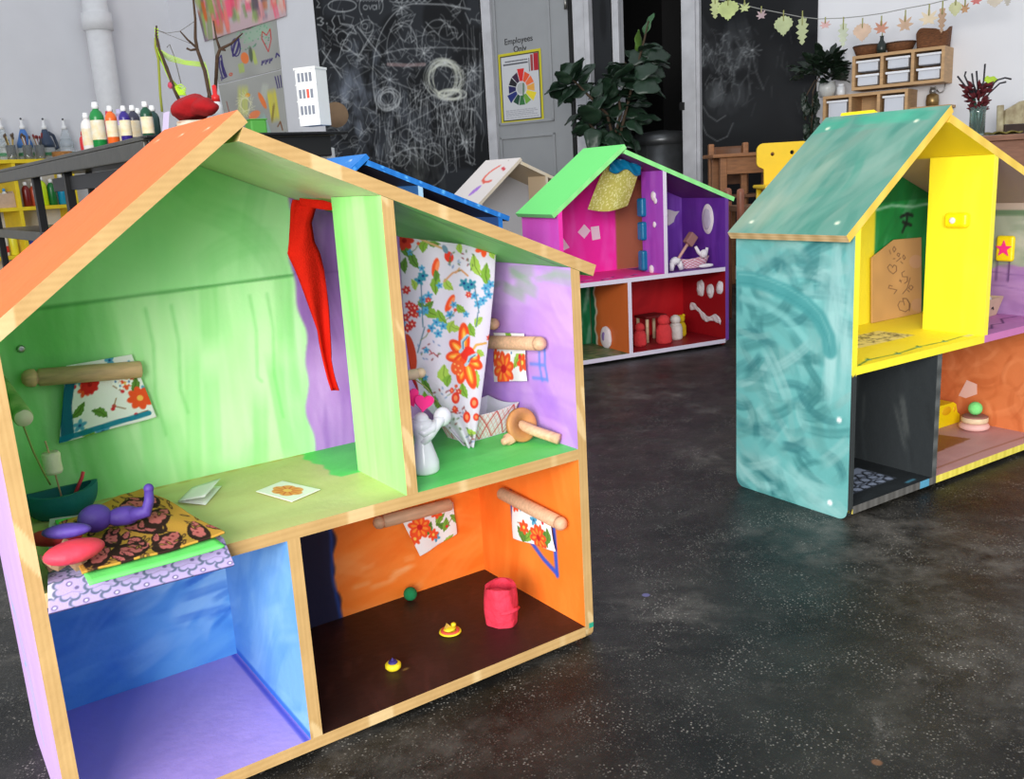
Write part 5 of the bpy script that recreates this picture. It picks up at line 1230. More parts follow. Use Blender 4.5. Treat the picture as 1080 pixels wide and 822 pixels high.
# loose
m_kraft = mat('kraft_paper', (206, 176, 150), .85, noise=.06, nscale=30)
bk = H('B', 'paper_basket', 'small kraft paper basket of white scraps below the yellow star plaque', 'basket', (.80, .17, ZM+.0006), .1)
def bsk(u, v):
    k = int(min(3, u*4)); f = u*4-k; c4 = [(-1, -1), (1, -1), (1, 1), (-1, 1), (-1, -1)]; x = c4[k][0]*(1-f)+c4[k+1][0]*f; y = c4[k][1]*(1-f)+c4[k+1][1]*f; s_ = .028+.012*v
    return (x*s_*1.15, y*s_, .052*v)
mk('basket_body', [grid(m_kraft, bsk, 16, 3, .001, False), box(m_kraft, -.031, .031, -.027, .027, .0, .0012)], bk)
mk('handle_mark', [prism(mat('black_ink', (20, 18, 20), .7), [(-.008, .02), (.002, .024), (.008, .014), (.004, .012), (0, .019), (-.007, .015)], .001)], bk).location = (-.006, -.0345, .006)
for k in range(5):
    a_ = k*1.3; mk('paper_scrap', [ball(m_whclay, (.016*math.cos(a_), .014*math.sin(a_), .046), .013, (1, .8, .7), 10, 7, .25, k)], bk)
pbt = H('B', 'toy_bathtub', 'glossy yellow clay tub with a hollow top on the mauve floor beside the divider', 'toy tub', (.775, .262, ZF+T+.0006), 0)
tr_ = [(-.062, 0), (.060, 0), (.058, .024), (.044, .034), (.036, .060), (.022, .068), (-.05, .068), (-.060, .05)]
g0 = prism(m_yel, tr_, .052)
mk('tub_body', [mv(g0, 0, -.026, 0)], pbt); m_ochre = mat('deep_yellow_clay', (232, 178, 20), .5)
mk('hollow', [ball(m_ochre, (-.012, -.0255, .047), .024, (1, .12, .55), 20, 8), ], pbt); mk('knob', [ball(m_ochre, (.028, -.024, .046), .009, (.7, .5, 1.2), 14, 8)], pbt)
p = up('B', 1040, 449, 'floor')
sk = H('B', 'clay_bun', 'pinkish round clay bun under the wooden disc on the mauve floor', 'clay bun', (.79, .165, ZF+T+.0006)); mk('bun', [lathe(mat('pink_dough', (232, 184, 176), .7, noise=.06), [(0, 0), (.028, 0), (.040, .006), (.042, .013), (.036, .020), (.02, .023), (0, .0235)], 28)], sk)
sk2 = H('B', 'wooden_disc', 'flat wooden disc stacked on the pink bun and carrying the green ball', 'wooden disc', (.788, .163, ZF+T+.0246)); mk('disc', [lathe(m_beechend, [(0, 0), (.034, 0), (.0365, .003), (.0365, .013), (.034, .016), (0, .016)], 28)], sk2)
mk('rim', [lathe(mat('brown_clay', (150, 100, 90), .6), [(.034, .0155), (.036, .0165), (.03, .020), (.022, .0205), (.0, .0195)], 28)], sk2)
H('B', 'felt_ball', 'mint green felt ball on top of the wooden disc', 'ball', (.788, .163, ZF+T+.0452)); 
_o = bpy.data.objects['felt_ball.001']; mk('ball', [ball(mat('mint_felt', (130, 226, 130), .9, bump=.3, bscale=160), (0, 0, .0195), .0195)], _o)
# yellow flat box lid lying over the ridge at the back of the roof
q0 = np.array([XP, ZP]); px_r = hw('B', XP+.015, HDI-.06, ZP-.014)
_sl = RB_
lidg = box(mat('yellow_painted_wood', (250, 222, 20), .5, noise=.04), -.05, .05, -.05, .05, 0, .014, .003)
o = solo('yellow_board', [mv(ry(lidg, _sl), .052, 0, -.008)], 'thin yellow painted board lying on the teal roof just behind its ridge', 'board', px_r, yaw('B')); 

# ================================================================== fittings and things of the pink and purple house
m_note = mat('white_sticky_note', (250, 226, 238), .8)
for (x, y, pts) in ((596, 257, [(-.02, -.035), (.022, -.02), (-.018, .038)]), (616, 244.5, [(-.034, 0), (0, -.032), (.034, .002), (.002, .034)]), (628, 246, [(-.018, -.032), (.026, -.028), (.02, .032), (-.024, .030)])):
    p = up('C', x, y, (1, HDI-.001)); g_ = prism(m_note, pts, .001); mk('paper_note', [mv(g_, p[0], HDI-.0015, p[2])], houseC)
cd = Canvas(0, .25, 0, .25, .0022, (186, 178, 92)); rr = np.random.default_rng(2)
for k in range(420): cd.disc(rr.random()*.25, rr.random()*.25, .0028, (232, 228, 170))
def dotc(u, v):
    px = (1-v)*(620+42*u)+v*(641+36*u)+2*np.sin(v*3)*(u-.5); py = (1-v)*(221+4*np.sin(u*3.1)-4*u)+v*(170-2*u)
    P = np.array([up('C', a, b_, (1, .10+.012*math.sin(c_*7)*(1-d_))) for a, b_, c_, d_ in zip(px.ravel(), py.ravel(), u.ravel(), v.ravel())]); P[:, 2] = np.minimum(P[:, 2], roof_r(P[:, 0])-.002); return P
hc = sheet('hanging_cloth', cd, dotc, CLOTHP, 90, 90, .0015, houseC, label='yellow-green dotted cloth hanging from the roof')
def satin(u, v):
    px = 643+33*u; py = 167+3*u+(1-v)*(13+3*math.sin(u*9)); p = up('C', px, py, (1, .085+.006*math.sin(u*14+v*5))); p[2] = min(p[2], roof_r(p[0])-.002); return tuple(p)
mk('satin_ribbon', [grid(m_teals, satin, 24, 8, .003)], hc, label='teal satin strip along the top')
for x, y, s_ in ((674, 219, 1.), (674, 244, 1.), (675, 275, 1.1)):
    p = up('C', x, y, (1, DD)); mk('satin_pad', [box(m_teals, UD-.024, UD+.026, DD-.035, DD+.012, p[2]-.042*s_, p[2]+.042*s_, .011, 4)], houseC, label='teal satin pad wrapped over the divider edge')
for x, y, r_ in ((690, 207, .022), (692, 212, .014), (691, 237, .014), (688, 286, .02)):
    p = up('C', x, y, 'udl'); mk('clay_blob', [ball(m_whclay, (UD-.004, p[1], max(p[2], ZM+.014)), r_, (.4, .8, 1), 14, 9, .2, int(x))], houseC)
p = up('C', 747, 231, 'right'); pl_ = mk('oval_plaque', [ball(m_whclay, (HW-T-.003, p[1], p[2]), .07, (.12, .62, 1), 28, 14, .05, 3)], houseC, label='oval white clay wall plaque')
mk('crumpled_centre', [ball(mat('grey_foil', (190, 184, 200), .5, bump=.6, bscale=40), (HW-T-.009, p[1], p[2]), .05, (.14, .6, 1), 22, 12, .12, 5)], pl_)
p = up('C', 706, 228, 'back'); mk('clay_bird', [mv(prism(m_whclay, [(-.03, -.02), (-.01, -.045), (.02, -.03), (.03, -.005), (.055, .02), (.03, .02), (.0, .03), (-.03, .035), (-.012, .0)], .006), p[0], HDI-.0065, p[2])], houseC)
tyC = H('C', 'toy_cradle', 'pink checked paper cradle with a white clay figure, upper purple room', 'toy cradle', (.735, .075, ZM+.0006), .05)
cz = Canvas(0, .16, 0, .04, .0015, (240, 226, 232))
for k in range(-3, 20):
    cz.line([(k*.01, 0), (k*.01+.03, .04)], .0016, (190, 60, 90)); cz.line([(k*.01, 0), (k*.01-.03, .04)], .0016, (190, 60, 90))
def crad(u, v): a = u.ravel()*2*PI; v = v.ravel(); k = .72+.28*v; return np.stack([.085*np.cos(a)*k, .035*np.sin(a)*k, .004+.036*v+.012*np.abs(np.cos(a))**2*v], 1)
sheet('cradle_body', cz, crad, PRINT, 70, 20, -.0015, tyC)
mk('clay_person', [ball(m_whclay, (.05, -.01, .062), .02, (1, .9, 1), 14, 9, .1, 1), tube(m_whclay, [(.05, -.01, .05), (.03, 0, .07), (.012, 0, .098)], [.010, .009, .007], 8), tube(m_whclay, [(.06, 0, .04), (.075, 0, .07), (.08, 0, .088)], [.012, .009, .007], 8)], tyC)
mk('clay_foot', [ball(m_whclay, (.03, -.052, .012), .012, (3.6, 1, .8), 16, 8, .1, 2)], tyC)
dg_ = H('C', 'clay_dog', 'white clay lump figure beside the cradle at the divider', 'clay figure', (.612, .045, ZM+.0006))
mk('body', [ball(m_whclay, (0, 0, .045), .026, (1, .8, .7), 16, 10, .2, 4), tube(m_whclay, [(-.016, 0, .04), (-.02, 0, .004)], [.013, .010], 8), tube(m_whclay, [(.02, 0, .04), (.034, 0, .006)], [.013, .012], 8)], dg_)
ml = H('C', 'toy_mallet', 'tiny wooden mallet with a brown block head leaning behind the clay figure', 'mallet', (.66, .11, ZM+.0006))
mk('handle', [tube(mat('pinkish_wood', (214, 164, 150), .6), [(-.02, 0, .006), (.075, 0, .118)], [.007, .007], 10)], ml)
_m = box(mat('brown_block', (150, 104, 100), .7), -.028, .028, -.016, .016, -.022, .022, .004); mk('head', [mv(ry(_m, -.0+PI/2-.86+PI/2), .085, 0, .13)], ml)
for x, y, r_ in ((739.5, 304, .038), (750, 307, .034), (760, 303.5, .032)):
    p = up('C', x, y, 'right'); mk('clay_rosette', [ball(m_whclay, (HW-T-.004, p[1], p[2]), r_, (.25, .8, 1), 16, 10, .22, int(x)), ball(m_whclay, (HW-T-.012, p[1], p[2]), r_*.5, (.3, .8, 1), 12, 8, .3, 9)], houseC)
pA, pB = up('C', 735, 328, 'right'), up('C', 766, 337, 'right')
def rib(u, v): y = .27-.24*u; z = .155-.055*u+.014*math.sin(u*9); w_ = .024*(.55+.45*math.sin(u*8+1)**2); return (HW-T-.003-.004*abs(math.sin(u*20+v*3)), y, z+(v-.5)*w_*1.6)
mk('paper_ribbon', [grid(m_whclay, rib, 40, 5, .0015)], houseC)
tb = H('C', 'toy_table', 'small toy table with pale peg legs and dark red top in the red room', 'toy table', (.575, .20, ZF+T+.0006), .1)
mk('tabletop', [box(mat('dark_red_stain', (120, 24, 26), .5, noise=.2), -.062, .062, -.045, .045, .112, .124, .002)], tb)
for x in (-.048, .048):
    for y in (-.034, .034): mk('leg', [tube(m_beechend, [(x, y, 0), (x, y, .112)], .008, 10)], tb)
def peg(nm, px_, py_, m, lab, s_, seed, pos):
    o = H('C', nm, lab, 'felted figure', pos, group='felted figures in the red room')
    mk('body', [lathe(m, [(0, 0), (.025*s_, 0), (.029*s_, .01), (.028*s_, .05*s_), (.021*s_, .064*s_), (.017*s_, .068*s_)], 20, True, False)], o); mk('head', [ball(m, (0, 0, .082*s_), .022*s_, (1, 1, .92), 16, 10, .08, seed)], o); return o
peg('felt_figure', 671, 363, m_coral, 'coral felted figure at the divider left of the toy table legs', 1.05, 1, (.462, .12, ZF+T+.0006))
peg('felt_figure', 699, 362, m_coral, 'large coral felted figure standing right in front of the toy table', 1.3, 2, (.585, .105, ZF+T+.0006))
o = peg('felt_figure', 713, 357, m_wwool, 'white felted figure between the coral and the yellow figures', 1.15, 3, (.678, .145, ZF+T+.0006)); mk('collar', [ball(m_wwool, (.0, -.01, .07), .024, (1.1, .8, .35), 14, 8, .2, 3)], o)
o = peg('felt_figure', 726, 352, m_ywool, 'yellow felted figure with small ears, rightmost of the row', 1.0, 4, (.745, .20, ZF+T+.0006)); mk('ear', [ball(m_ywool, (-.018, 0, .098), .008)], o); mk('ear', [ball(m_ywool, (.018, 0, .098), .008)], o)
p = up('C', 638, 358, 'ldl'); ro = mk('clay_rosette', [ball(m_whclay, (LD-.006, p[1]-.02, p[2]+.012), .052, (.3, .9, 1), 20, 12, .12, 7)], houseC, label='white clay rosette with violet smear')
mk('violet_smear', [ball(mat('violet_paint', (130, 110, 170), .6), (LD-.020, p[1]-.02, p[2]+.018), .018, (.25, .7, 1.2), 12, 8, .3, 8)], ro)
# ================================================================== paintings on the far left of the long wall
def wall_sheet(name, corners_px, cv, label, cat, off=.004, curl=0):
    q = [np.array([wall(x, y)[0], 0, wall(x, y)[1]]) for x, y in corners_px]
    def f(u, v):
        u_, v_ = u.ravel()[:, None], v.ravel()[:, None]
        p = (q[0]*(1-u_)+q[1]*u_)*v_+(q[3]*(1-u_)+q[2]*u_)*(1-v_); p[:, 1] = -off-curl*(np.abs(u_[:, 0]-.5)*2)**3*(1-v_[:, 0]); return p
    o = sheet(name, cv, f, PRINT, thick=-.0015); o.location = tuple(WORG); o.rotation_euler = (0, 0, WROT); return props(o, label, cat, 'paintings on the wall')
rr = np.random.default_rng(12)
c = Canvas(0, 1.5, 0, 1., .012, (206, 178, 182))
for k in range(150):
    col = [(228, 150, 150), (236, 110, 90), (160, 190, 90), (200, 176, 190), (250, 90, 120), (110, 100, 120), (230, 200, 190), (210, 110, 60), (190, 190, 190), (120, 150, 90)][rr.integers(10)]
    x = rr.random()*1.5; c.dab(x, .12+rr.random()*.9, .2+.25*rr.random(), .05+.07*rr.random(), PI/2+(rr.random()-.5)*.5, col, .8, .5, k)
for x, y, w_, col in ((.62, .40, .12, (255, 80, 120)), (.55, .30, .1, (255, 100, 130)), (1.0, .30, .12, (90, 84, 96)), (1.16, .38, .12, (110, 104, 130)), (.12, .35, .06, (220, 110, 40)), (.25, .4, .1, (150, 170, 70)), (1.38, .40, .08, (60, 190, 210)), (.48, .18, .06, (250, 130, 120)), (.9, .42, .1, (250, 220, 200))): c.dab(x, y, .28, w_, PI/2, col, .95, .3, int(x*99))
wall_sheet('painting', [(196, -44), (299, -70), (303, 17), (217, 44)], c, 'large pink and red children\'s painting, uppermost on the wall left of the chalkboard', 'painting', .012)
def gp(seed, items):
    c = Canvas(0, 1, 0, .85, .008, (172, 172, 166)); c.noise(.3, .3, .05, seed=seed)
    items(c); return c
def it1(c):
    for k in range(60): x, y = .35+rr.random()*.55, .45+rr.random()*.4; c.disc(x, y, .012, (120, 190, 140) if k % 2 else (90, 140, 110), .8)
    c.dab(.7, .68, .5, .22, .2, (150, 200, 160), .6, .5, 3); c.dab(.62, .3, .3, .06, 1.7, (190, 210, 90), .9, .3, 4); c.dab(.4, .18, .2, .1, 1.6, (180, 210, 80), .7, .3, 6)
    c.disc(.47, .33, .06, (240, 130, 70), 1, ry=.10, ang=.2); c.disc(.57, .36, .03, (90, 100, 80), .9, ry=.13)
    for a0, s in ((0, 1), (0.6, .8), (1.1, .9)): c.line([(.35+.07*s*math.sin(t+a0), .55+.15*s*math.cos(t)) for t in np.linspace(0, 6, 14)], .022, (58, 46, 110), .9)
    c.line([(.06, .45), (.10, .5), (.11, .3), (.15, .1), (.08, .08), (.05, .3), (.06, .44)], .022, (58, 46, 110)); c.line([(.09, .4), (.1, .2), (.12, .12)], .03, (58, 46, 110)); c.line([(.05, .12), (.06, .05)], .012, (58, 46, 110))
    c.line([(.84, .58), (.78, .66), (.76, .56), (.84, .32), (.90, .5), (.90, .66), (.84, .58)], .014, (200, 60, 60))
    for k in range(6): c.line([(.72+.03*k, .14+.03*(k % 2)), (.735+.03*k, .2)], .02, (58, 46, 110))
    c.line([(.94, .2), (.96, .26), (1, .2)], .02, (58, 46, 110)); c.disc(.22, .12, .03, (220, 90, 60)); c.disc(.22, .12, .014, (172, 172, 166)); c.line([(0, .81), (.3, .84), (.6, .79), (1, .83)], .03, (96, 92, 84))
def it2(c):
    c.dab(.35, .55, .5, .2, 1.4, (214, 220, 110), .8, .5, 5); c.dab(.82, .4, .5, .16, 1.6, (230, 216, 60), .9, .4, 6); c.dab(.7, .6, .3, .12, 1.2, (200, 206, 190), .7, .4, 7)
    c.disc(.66, .5, .035, (244, 130, 70), 1, ry=.13, ang=.35); c.disc(.5, .33, .1, (244, 140, 90), 1, ry=.055, ang=.2); c.disc(.44, .62, .04, (240, 170, 60), 1, ry=.03)
    c.dab(.8, .3, .3, .04, 1.3, (140, 120, 60), .9, .2, 8); c.dab(.66, .15, .4, .1, 1.8, (150, 210, 190), .7, .4, 9); c.line([(.08, .6), (.1, .3)], .014, (150, 90, 80)); c.line([(.85, .1), (.9, .16), (.92, .04)], .02, (130, 90, 60))
    for k in range(3): c.line([(.9+.04*k, .78), (.92+.03*k, .62)], .016, (58, 46, 110))
    for k in range(16): c.line([(.38+.12*math.cos(k), .5+.14*math.sin(k)), (.38+.16*math.cos(k+2), .5+.18*math.sin(k+2))], .01, (238, 236, 190), .6)
wall_sheet('painting', [(225, 40), (291, 15), (297, 73), (231, 89)], gp(1, it1), 'grey sheet with purple figures and a red heart, below the large pink painting', 'painting', .004)
wall_sheet('painting', [(231, 90), (297, 74), (304, 139), (243, 152)], gp(2, it2), 'grey sheet with yellow and orange patches, lowest of the wall paintings', 'painting', .004)

# ================================================================== white pipe on the left wall
LW0 = np.array(CORNER); 
def lwall(px, off, z=0):
    """point standing off the left wall at image column px (near height z)"""
    k = (px-540)/FPX
    # iterate for the camera tilt
    u = 1.5
    for _ in range(30):
        p = LW0+LDIR*u+WDIR*off; p = np.array([p[0], p[1], z]); d = p-EYE; f = FPX*(d@RT)/(d@FW)+540; u += (f-px)*.004
    return p
pp = lwall(102, .16, 2.6); m_pipe = mat('white_painted_pipe', (226, 226, 228), .5, noise=.03)
o = solo('pipe', [lathe(m_pipe, [(.12, 0), (.12, 3.6)], 28)], 'thick white vertical pipe on the grey-white wall behind the paint bottles', 'pipe', (pp[0], pp[1], 0))
pz = at(102, 22, np.array([0, 1, 0]), pp[1])[2]
mk('pipe_coupling', [lathe(m_pipe, [(.12, pz-.10), (.145, pz-.09), (.145, pz+.07), (.12, pz+.08)], 28, True, False)], o)
# ================================================================== yellow shelf unit against the left wall
m_ypaint = mat('yellow_shelf_paint', (246, 214, 40), .5, noise=.05)
m_yback = mat('pale_yellow_grey_wall', (214, 210, 196), .7)
SHZ = [0.36, .80, 1.235]
s_near = lwall(-60, .36, 1.2); s_far = lwall(84, .36, 1.2)
shl = float(np.linalg.norm((s_near-s_far)[:2])); sh_o = (s_far[0], s_far[1], 0); sh_r = math.atan2(-LDIR[1], -LDIR[0])   # local -x runs back along the unit towards the viewer side
sh = thing('shelf_unit', 'yellow painted shelf unit against the left wall, stocked with paint bottles', 'shelf unit', sh_o, sh_r)
def shp(px, dpt, z):
    p = lwall(px, .36-dpt, z); return (p[0], p[1])
for z in [.05]+SHZ: mk('shelf_board', [box(m_ypaint, -shl, .0, 0, .34, z-.035, z, .003)], sh)
_xs = [-shl+.03, 0]
for px in (22, 82):
    p = lwall(px, .36, .9); _xs.append(-float(np.linalg.norm((p-s_far)[:2])))
for x in _xs[0:1]+_xs[2:]: mk('upright', [box(m_ypaint, x-.035, x, .002, .338, 0.0, SHZ[2]-.036, .003)], sh)
caps = mat('white_cap', (236, 236, 236), .4)
def paint_bottle(name, loc, col, s, label, group, lab=None, capm=None, tilt=0, squeeze=False):
    m = mat('paint_%d_%d_%d' % col, col, .3, spec=.6); b, c, l = bottle(m, capm or caps, mat('white_printed_label', (236, 232, 220), .6, rgb2=(232, 206, 150), nscale=30) if lab else None, .031*s, .2*s)
    t = thing(name, label, 'bottle', loc, 0, group); mk('bottle_body', b, t); mk('cap', c, t)
    if l: mk('paper_label', l, t)
    if tilt: t.rotation_euler = (0, tilt, 0)
    return t
GB = 'paint bottles on the yellow shelves'
for px, col, s, nm in ((27, (120, 26, 24), 1.15, 'dark red'), (35, (184, 74, 44), 1.1, 'rusty orange-brown'), (44.5, (196, 224, 16), 1.38, 'lime yellow'), (54, (22, 110, 48), 1.25, 'green'), (65, (20, 146, 186), 1.5, 'turquoise blue')):
    x, y = shp(px, .10, .95); paint_bottle('paint_bottle', (x, y, SHZ[1]+.001), col, s, nm+' paint bottle with white cap in the middle row of the yellow shelves', GB)
for px, col, s, nm in ((-4, (120, 190, 110), 1.05, 'pale green'), (5.2, (220, 214, 206), 1.05, 'white and red'), (14.5, (244, 232, 60), 1.2, 'lemon yellow'), (31, (60, 90, 190), 1.3, 'blue and white')):
    x, y = shp(px, .10, .45); t = paint_bottle('paint_bottle', (x, y, SHZ[0]+.001), col, s, nm+' paint bottle on the lowest visible yellow shelf', GB)
    if 'and' in nm: mk('band', [lathe(mat('band_'+nm.split()[0], (214, 50, 40) if 'red' in nm else (230, 232, 236), .4), [(.0318*s, .03), (.0318*s, .09)], 20, True, False)], t)
x, y = shp(-5, .12, .9); bxh = thing('cardboard_box', 'tan cardboard box holding blue-capped bottles on the yellow shelf', 'box', (x, y, SHZ[1]+.001), sh_r)
mk('box_body', [box(m_kraft, -.20, .14, -.08, -.07, 0, .13), box(m_kraft, -.20, .14, .07, .08, 0, .13), box(m_kraft, -.20, -.19, -.07, .07, 0, .13), box(m_kraft, .13, .14, -.07, .07, 0, .15), box(m_kraft, -.19, .13, -.07, .07, 0, .006)], bxh)
m_bcap = mat('sky_blue_cap', (70, 150, 210), .4)
for px in (-2.5, 4.2):
    x, y = shp(px, .13, .95); paint_bottle('glue_bottle', (x, y, SHZ[1]+.009), (224, 228, 230), .85, 'small white bottle with blue cap in the cardboard box', 'blue-capped bottles in the cardboard box', capm=m_bcap)
# top shelf: spray bottles, brush jars, cork tray
m_clear = mat('clear_plastic', (236, 242, 246), .12, trans=.75, ior=1.3)
m_glass = mat('clear_glass', (240, 246, 246), .03, trans=.9, ior=1.45)
def spray(px, col, label, handle=False, s=1.0):
    x, y = shp(px, .24, 1.4); t = thing('squirt_bottle', label, 'bottle', (x, y, SHZ[2]+.001), sh_r, 'squirt bottles on the top yellow shelf')
    mb = m_clear if col is None else mat('tinted_plastic_%d' % col[2], col, .3)
    mk('bottle_body', [lathe(m_clear, [(.055, 0), (.062, .02), (.062, .13), (.045, .17)], 24, True)], t)
    mk('shoulder', [lathe(mb, [(.0625, .10), (.062, .135), (.044, .18), (.026, .235), (.020, .25), (0, .25)], 24)], t)
    mk('nozzle', [lathe(caps, [(.024, .25), (.022, .275), (.012, .285), (.008, .32), (.0, .325)], 16), tube(caps, [(0, 0, .32), (.012, 0, .333), (.02, 0, .33)], .006, 8)], t)
    mk('tip', [ball(mat('dark_tip', (60, 60, 66), .5), (0, 0, .335), .009)], t)
    mk('label_band', [lathe(mat('green_band', (60, 130, 90), .5), [(.0628, .035), (.0628, .06)], 24, True, False)], t)
    t.scale = (1.12, 1.12, 1.15)
    if handle: mk('handle', [tube(mat('navy_plastic', (44, 56, 76), .35), [(.03, 0, .225), (.07, 0, .2), (.088, 0, .14), (.095, 0, .10), (.06, 0, .09)], .013, 10)], t)
    return t
spray(3.5, None, 'clear squirt bottle with white nozzle, leftmost on the top yellow shelf')
spray(26, (70, 120, 190), 'squirt bottle with blue shoulder on the top yellow shelf')
spray(49, (52, 68, 92), 'squirt bottle with dark blue handled jug body on the top yellow shelf', True)
spray(70, None, 'clear squirt bottle with white nozzle behind the cork tray')
brc = [(200, 190, 170), (150, 110, 60), (60, 60, 64), (190, 160, 60), (120, 40, 40), (210, 210, 214)]
rr = np.random.default_rng(31)
for px, lab in ((10, 'leftmost of the three glass jars of paint brushes'), (27.5, 'middle of the three glass jars of paint brushes'), (40.5, 'rightmost of the three brush jars, red bristles on top')):
    x, y = shp(px, .065, 1.4); t = thing('brush_jar', lab, 'jar', (x, y, SHZ[2]+.001), 0, 'jars of paint brushes')
    mk('jar_glass', [lathe(m_glass, [(0, 0), (.04, 0), (.042, .005), (.042, .13), (.040, .13), (.040, .006), (0, .006)], 20)], t)
    for k in range(9):
        a = rr.random()*6.28; q = rr.random()*.018; h_ = .19+rr.random()*.04; e = (.04*math.cos(a), .03*math.sin(a), h_)
        cc_ = brc[rr.integers(6)]; mk('paint_brush', [tube(mat('handle_%d' % cc_[0], cc_, .4), [(q*math.cos(a+2), q*math.sin(a+2), .008), e], .0042, 6), ball(mat('bristle_%s' % ('red' if px > 40 else 'brown'), (130, 50, 48) if px > 40 else (96, 78, 62), .9), e, .010, (.9, .9, 1.7), 8, 6)], t)
x, y = shp(64.5, .09, 1.35); t = thing('cork_tray', 'round cork-sided tray of white scraps at the right of the top yellow shelf', 'tray', (x, y, SHZ[2]+.001), 0)
mk('tray_rim', [lathe(mat('cork', (190, 130, 70), .9, noise=.3, nscale=80, bump=.4), [(.085, 0), (.092, .005), (.092, .065), (.085, .068), (.08, .03), (0, .03)], 30)], t)
for k in range(7): a = k*.9; mk('white_scrap', [ball(m_whclay, (.05*math.cos(a), .05*math.sin(a), .05), .024, (1.2, .8, .6), 10, 6, .3, k)], t)

# ================================================================== black work table
TT = np.array([-.59, .80])/math.hypot(.59, .80); TN = np.array([TT[1], -TT[0]]); TF0 = np.array([-1.93, 4.40]); TH = 1.056
def tp(s, d): q = TF0+TT*s+TN*d; return q
trot = math.atan2(-TT[1], -TT[0])       # local x along the table towards the near end, local y away from the front edge
m_blk = mat('black_table_steel', (70, 68, 58), .35, noise=.25, nscale=12, bump=.1); m_blk2 = mat('black_vinyl', (17, 17, 18), .45)
tbl = thing('work_table', 'long counter-height black work table with paint-spattered edge behind the orange roof', 'table', (TF0[0], TF0[1], 0), trot)
mk('tabletop', [box(m_blk, -3.3, 1.0, 0, .8, TH-.018, TH, .004), box(m_blk, -3.3, 1.0, 0, .02, TH-.085, TH-.018, .006)], tbl)
mk('end_panel', [box(m_blk2, .975, 1.05, .0, .84, TH-.012, TH-.001, .003), box(m_blk2, .96, 1.0, .02, .78, TH-.10, TH-.013, .006)], tbl, label='black vinyl edge cover')
mk('under_rail', [box(m_blk2, -1.0, .96, .06, .10, TH-.17, TH-.10)], tbl)
mk('lower_shelf', [box(m_blk, -3.3, .96, .04, .76, .60, .66, .004)], tbl)
for x in (-3.1, -1.45, -.62, .9):
    for y in (.06, .74): mk('leg', [box(m_blk2, x-.022, x+.022, y-.022, y+.022, 0, TH-.018, .003)], tbl)
def tpx(px, d, z=TH):
    """point on the table top at depth d whose image column is px"""
    s = 0.0
    for _ in range(60):
        q = tp(s, d); e = np.array([q[0], q[1], z+.1])-EYE; f = FPX*(e@RT)/(e@FW)+540; s += (f-px)*.003
    return (q[0], q[1], z+.001)
for px, d, col, s, nm, capm, lab in ((92.5, .10, (238, 232, 226), 0.92, 'white', caps, True), (103, .05, (28, 134, 62), 0.98, 'tall green', caps, True), (117, .03, (238, 106, 36), .76, 'orange', caps, True), (117, .22, (190, 26, 70), .98, 'crimson', mat('crimson_cap', (196, 30, 70), .4), False),
        (131, .06, (52, 34, 128), .72, 'violet', caps, True), (128, .22, (176, 150, 200), .94, 'lilac', mat('lilac_cap', (190, 180, 214), .4), True), (141, .14, (58, 56, 76), .80, 'charcoal', caps, True), (154, .12, (22, 78, 54), .76, 'dark green', caps, True), (162, .24, (30, 62, 60), .82, 'blackish green', caps, False), (88, .22, (206, 40, 44), .7, 'short red', mat('red_cap', (200, 30, 40), .4), False), (147, .24, (150, 150, 160), .86, 'grey', caps, False)):
    paint_bottle('paint_bottle', tpx(px, d), col, s, nm+' paint squeeze bottle standing on the black work table', 'paint bottles on the black table', lab, capm)
# clutter near the end of the table
x, y, z = tpx(205, .30); t = thing('red_bundle', 'crumpled red felt bundle on top of a flowered paper pile on the work table', 'cloth', (x, y, z+.068), trot)
mk('fold', [ball(mat('crimson_felt', (176, 20, 26), .95, bump=.4, bscale=60), (-.02, 0, .055),   .105, (1.15, .75, .5), 26, 14, .22, 4, 2.4)], t); mk('fold', [ball(mat('crimson_felt'), (.07, .01, .05), .075, (1.35, .75, .5), 24, 12, .2, 6, 2.6)], t)
cpp = Canvas(0, .25, 0, .3, .003, (226, 218, 196))
for k in range(20): petals(cpp, rr.random()*.25, rr.random()*.3, .014, 6, [(226, 190, 60), (200, 150, 120), (150, 160, 120)][k % 3], (120, 90, 50), k)
def pile(u, v): a = u.ravel()*2*PI; v = v.ravel(); return np.stack([.105*np.cos(a)*(1-.15*v+.08*np.sin(5*a)), .09*np.sin(a)*(1-.15*v+.06*np.sin(4*a)), .068*v], 1)
t2 = thing('paper_pile', 'small pile of flowered cream paper under the red bundle', 'paper', (x, y, z), trot)
sheet('paper_sides', cpp, pile, PRINT, 60, 16, .001, t2); mk('top_sheet', [lathe(mat('cream_paper', (226, 218, 196), .8), [(0, .054), (.08, .054)], 24)], t2)
x, y, z = tpx(170, .05); t = solo('lilac_card', [rx(box(mat('pale_lilac_card', (222, 206, 236), .7), -.035, .03, 0, .002, 0, .075), -.2)], 'small pale lilac card propped on the work table at the left of the red bundle', 'card', (x, y, z), trot)
x, y, z = tpx(230, .50); t = thing('glue_bottle', 'white glue bottle with bright red nozzle on the work table', 'bottle', (x, y, z)); b_, c_, l_ = bottle(caps, mat('red_nozzle', (222, 40, 40), .35), None, .026, .215)
mk('bottle_body', b_, t); mk('nozzle', [lathe(mat('red_nozzle'), [(.019, .172), (.018, .198), (.010, .204), (.010, .240), (.0, .246)], 16)], t)
x, y, z = tpx(268, .50); t = thing('green_cup', 'translucent green square cup just behind the roof peak', 'cup', (x, y, z), trot); mk('cup_body', [box(mat('green_plastic', (92, 176, 72), .3, trans=.2), -.035, .035, -.035, .035, 0, .06, .008, 3)], t); mk('cup_rim', [box(mat('green_plastic'), -.038, .038, -.038, .038, .057, .062, .002)], t)
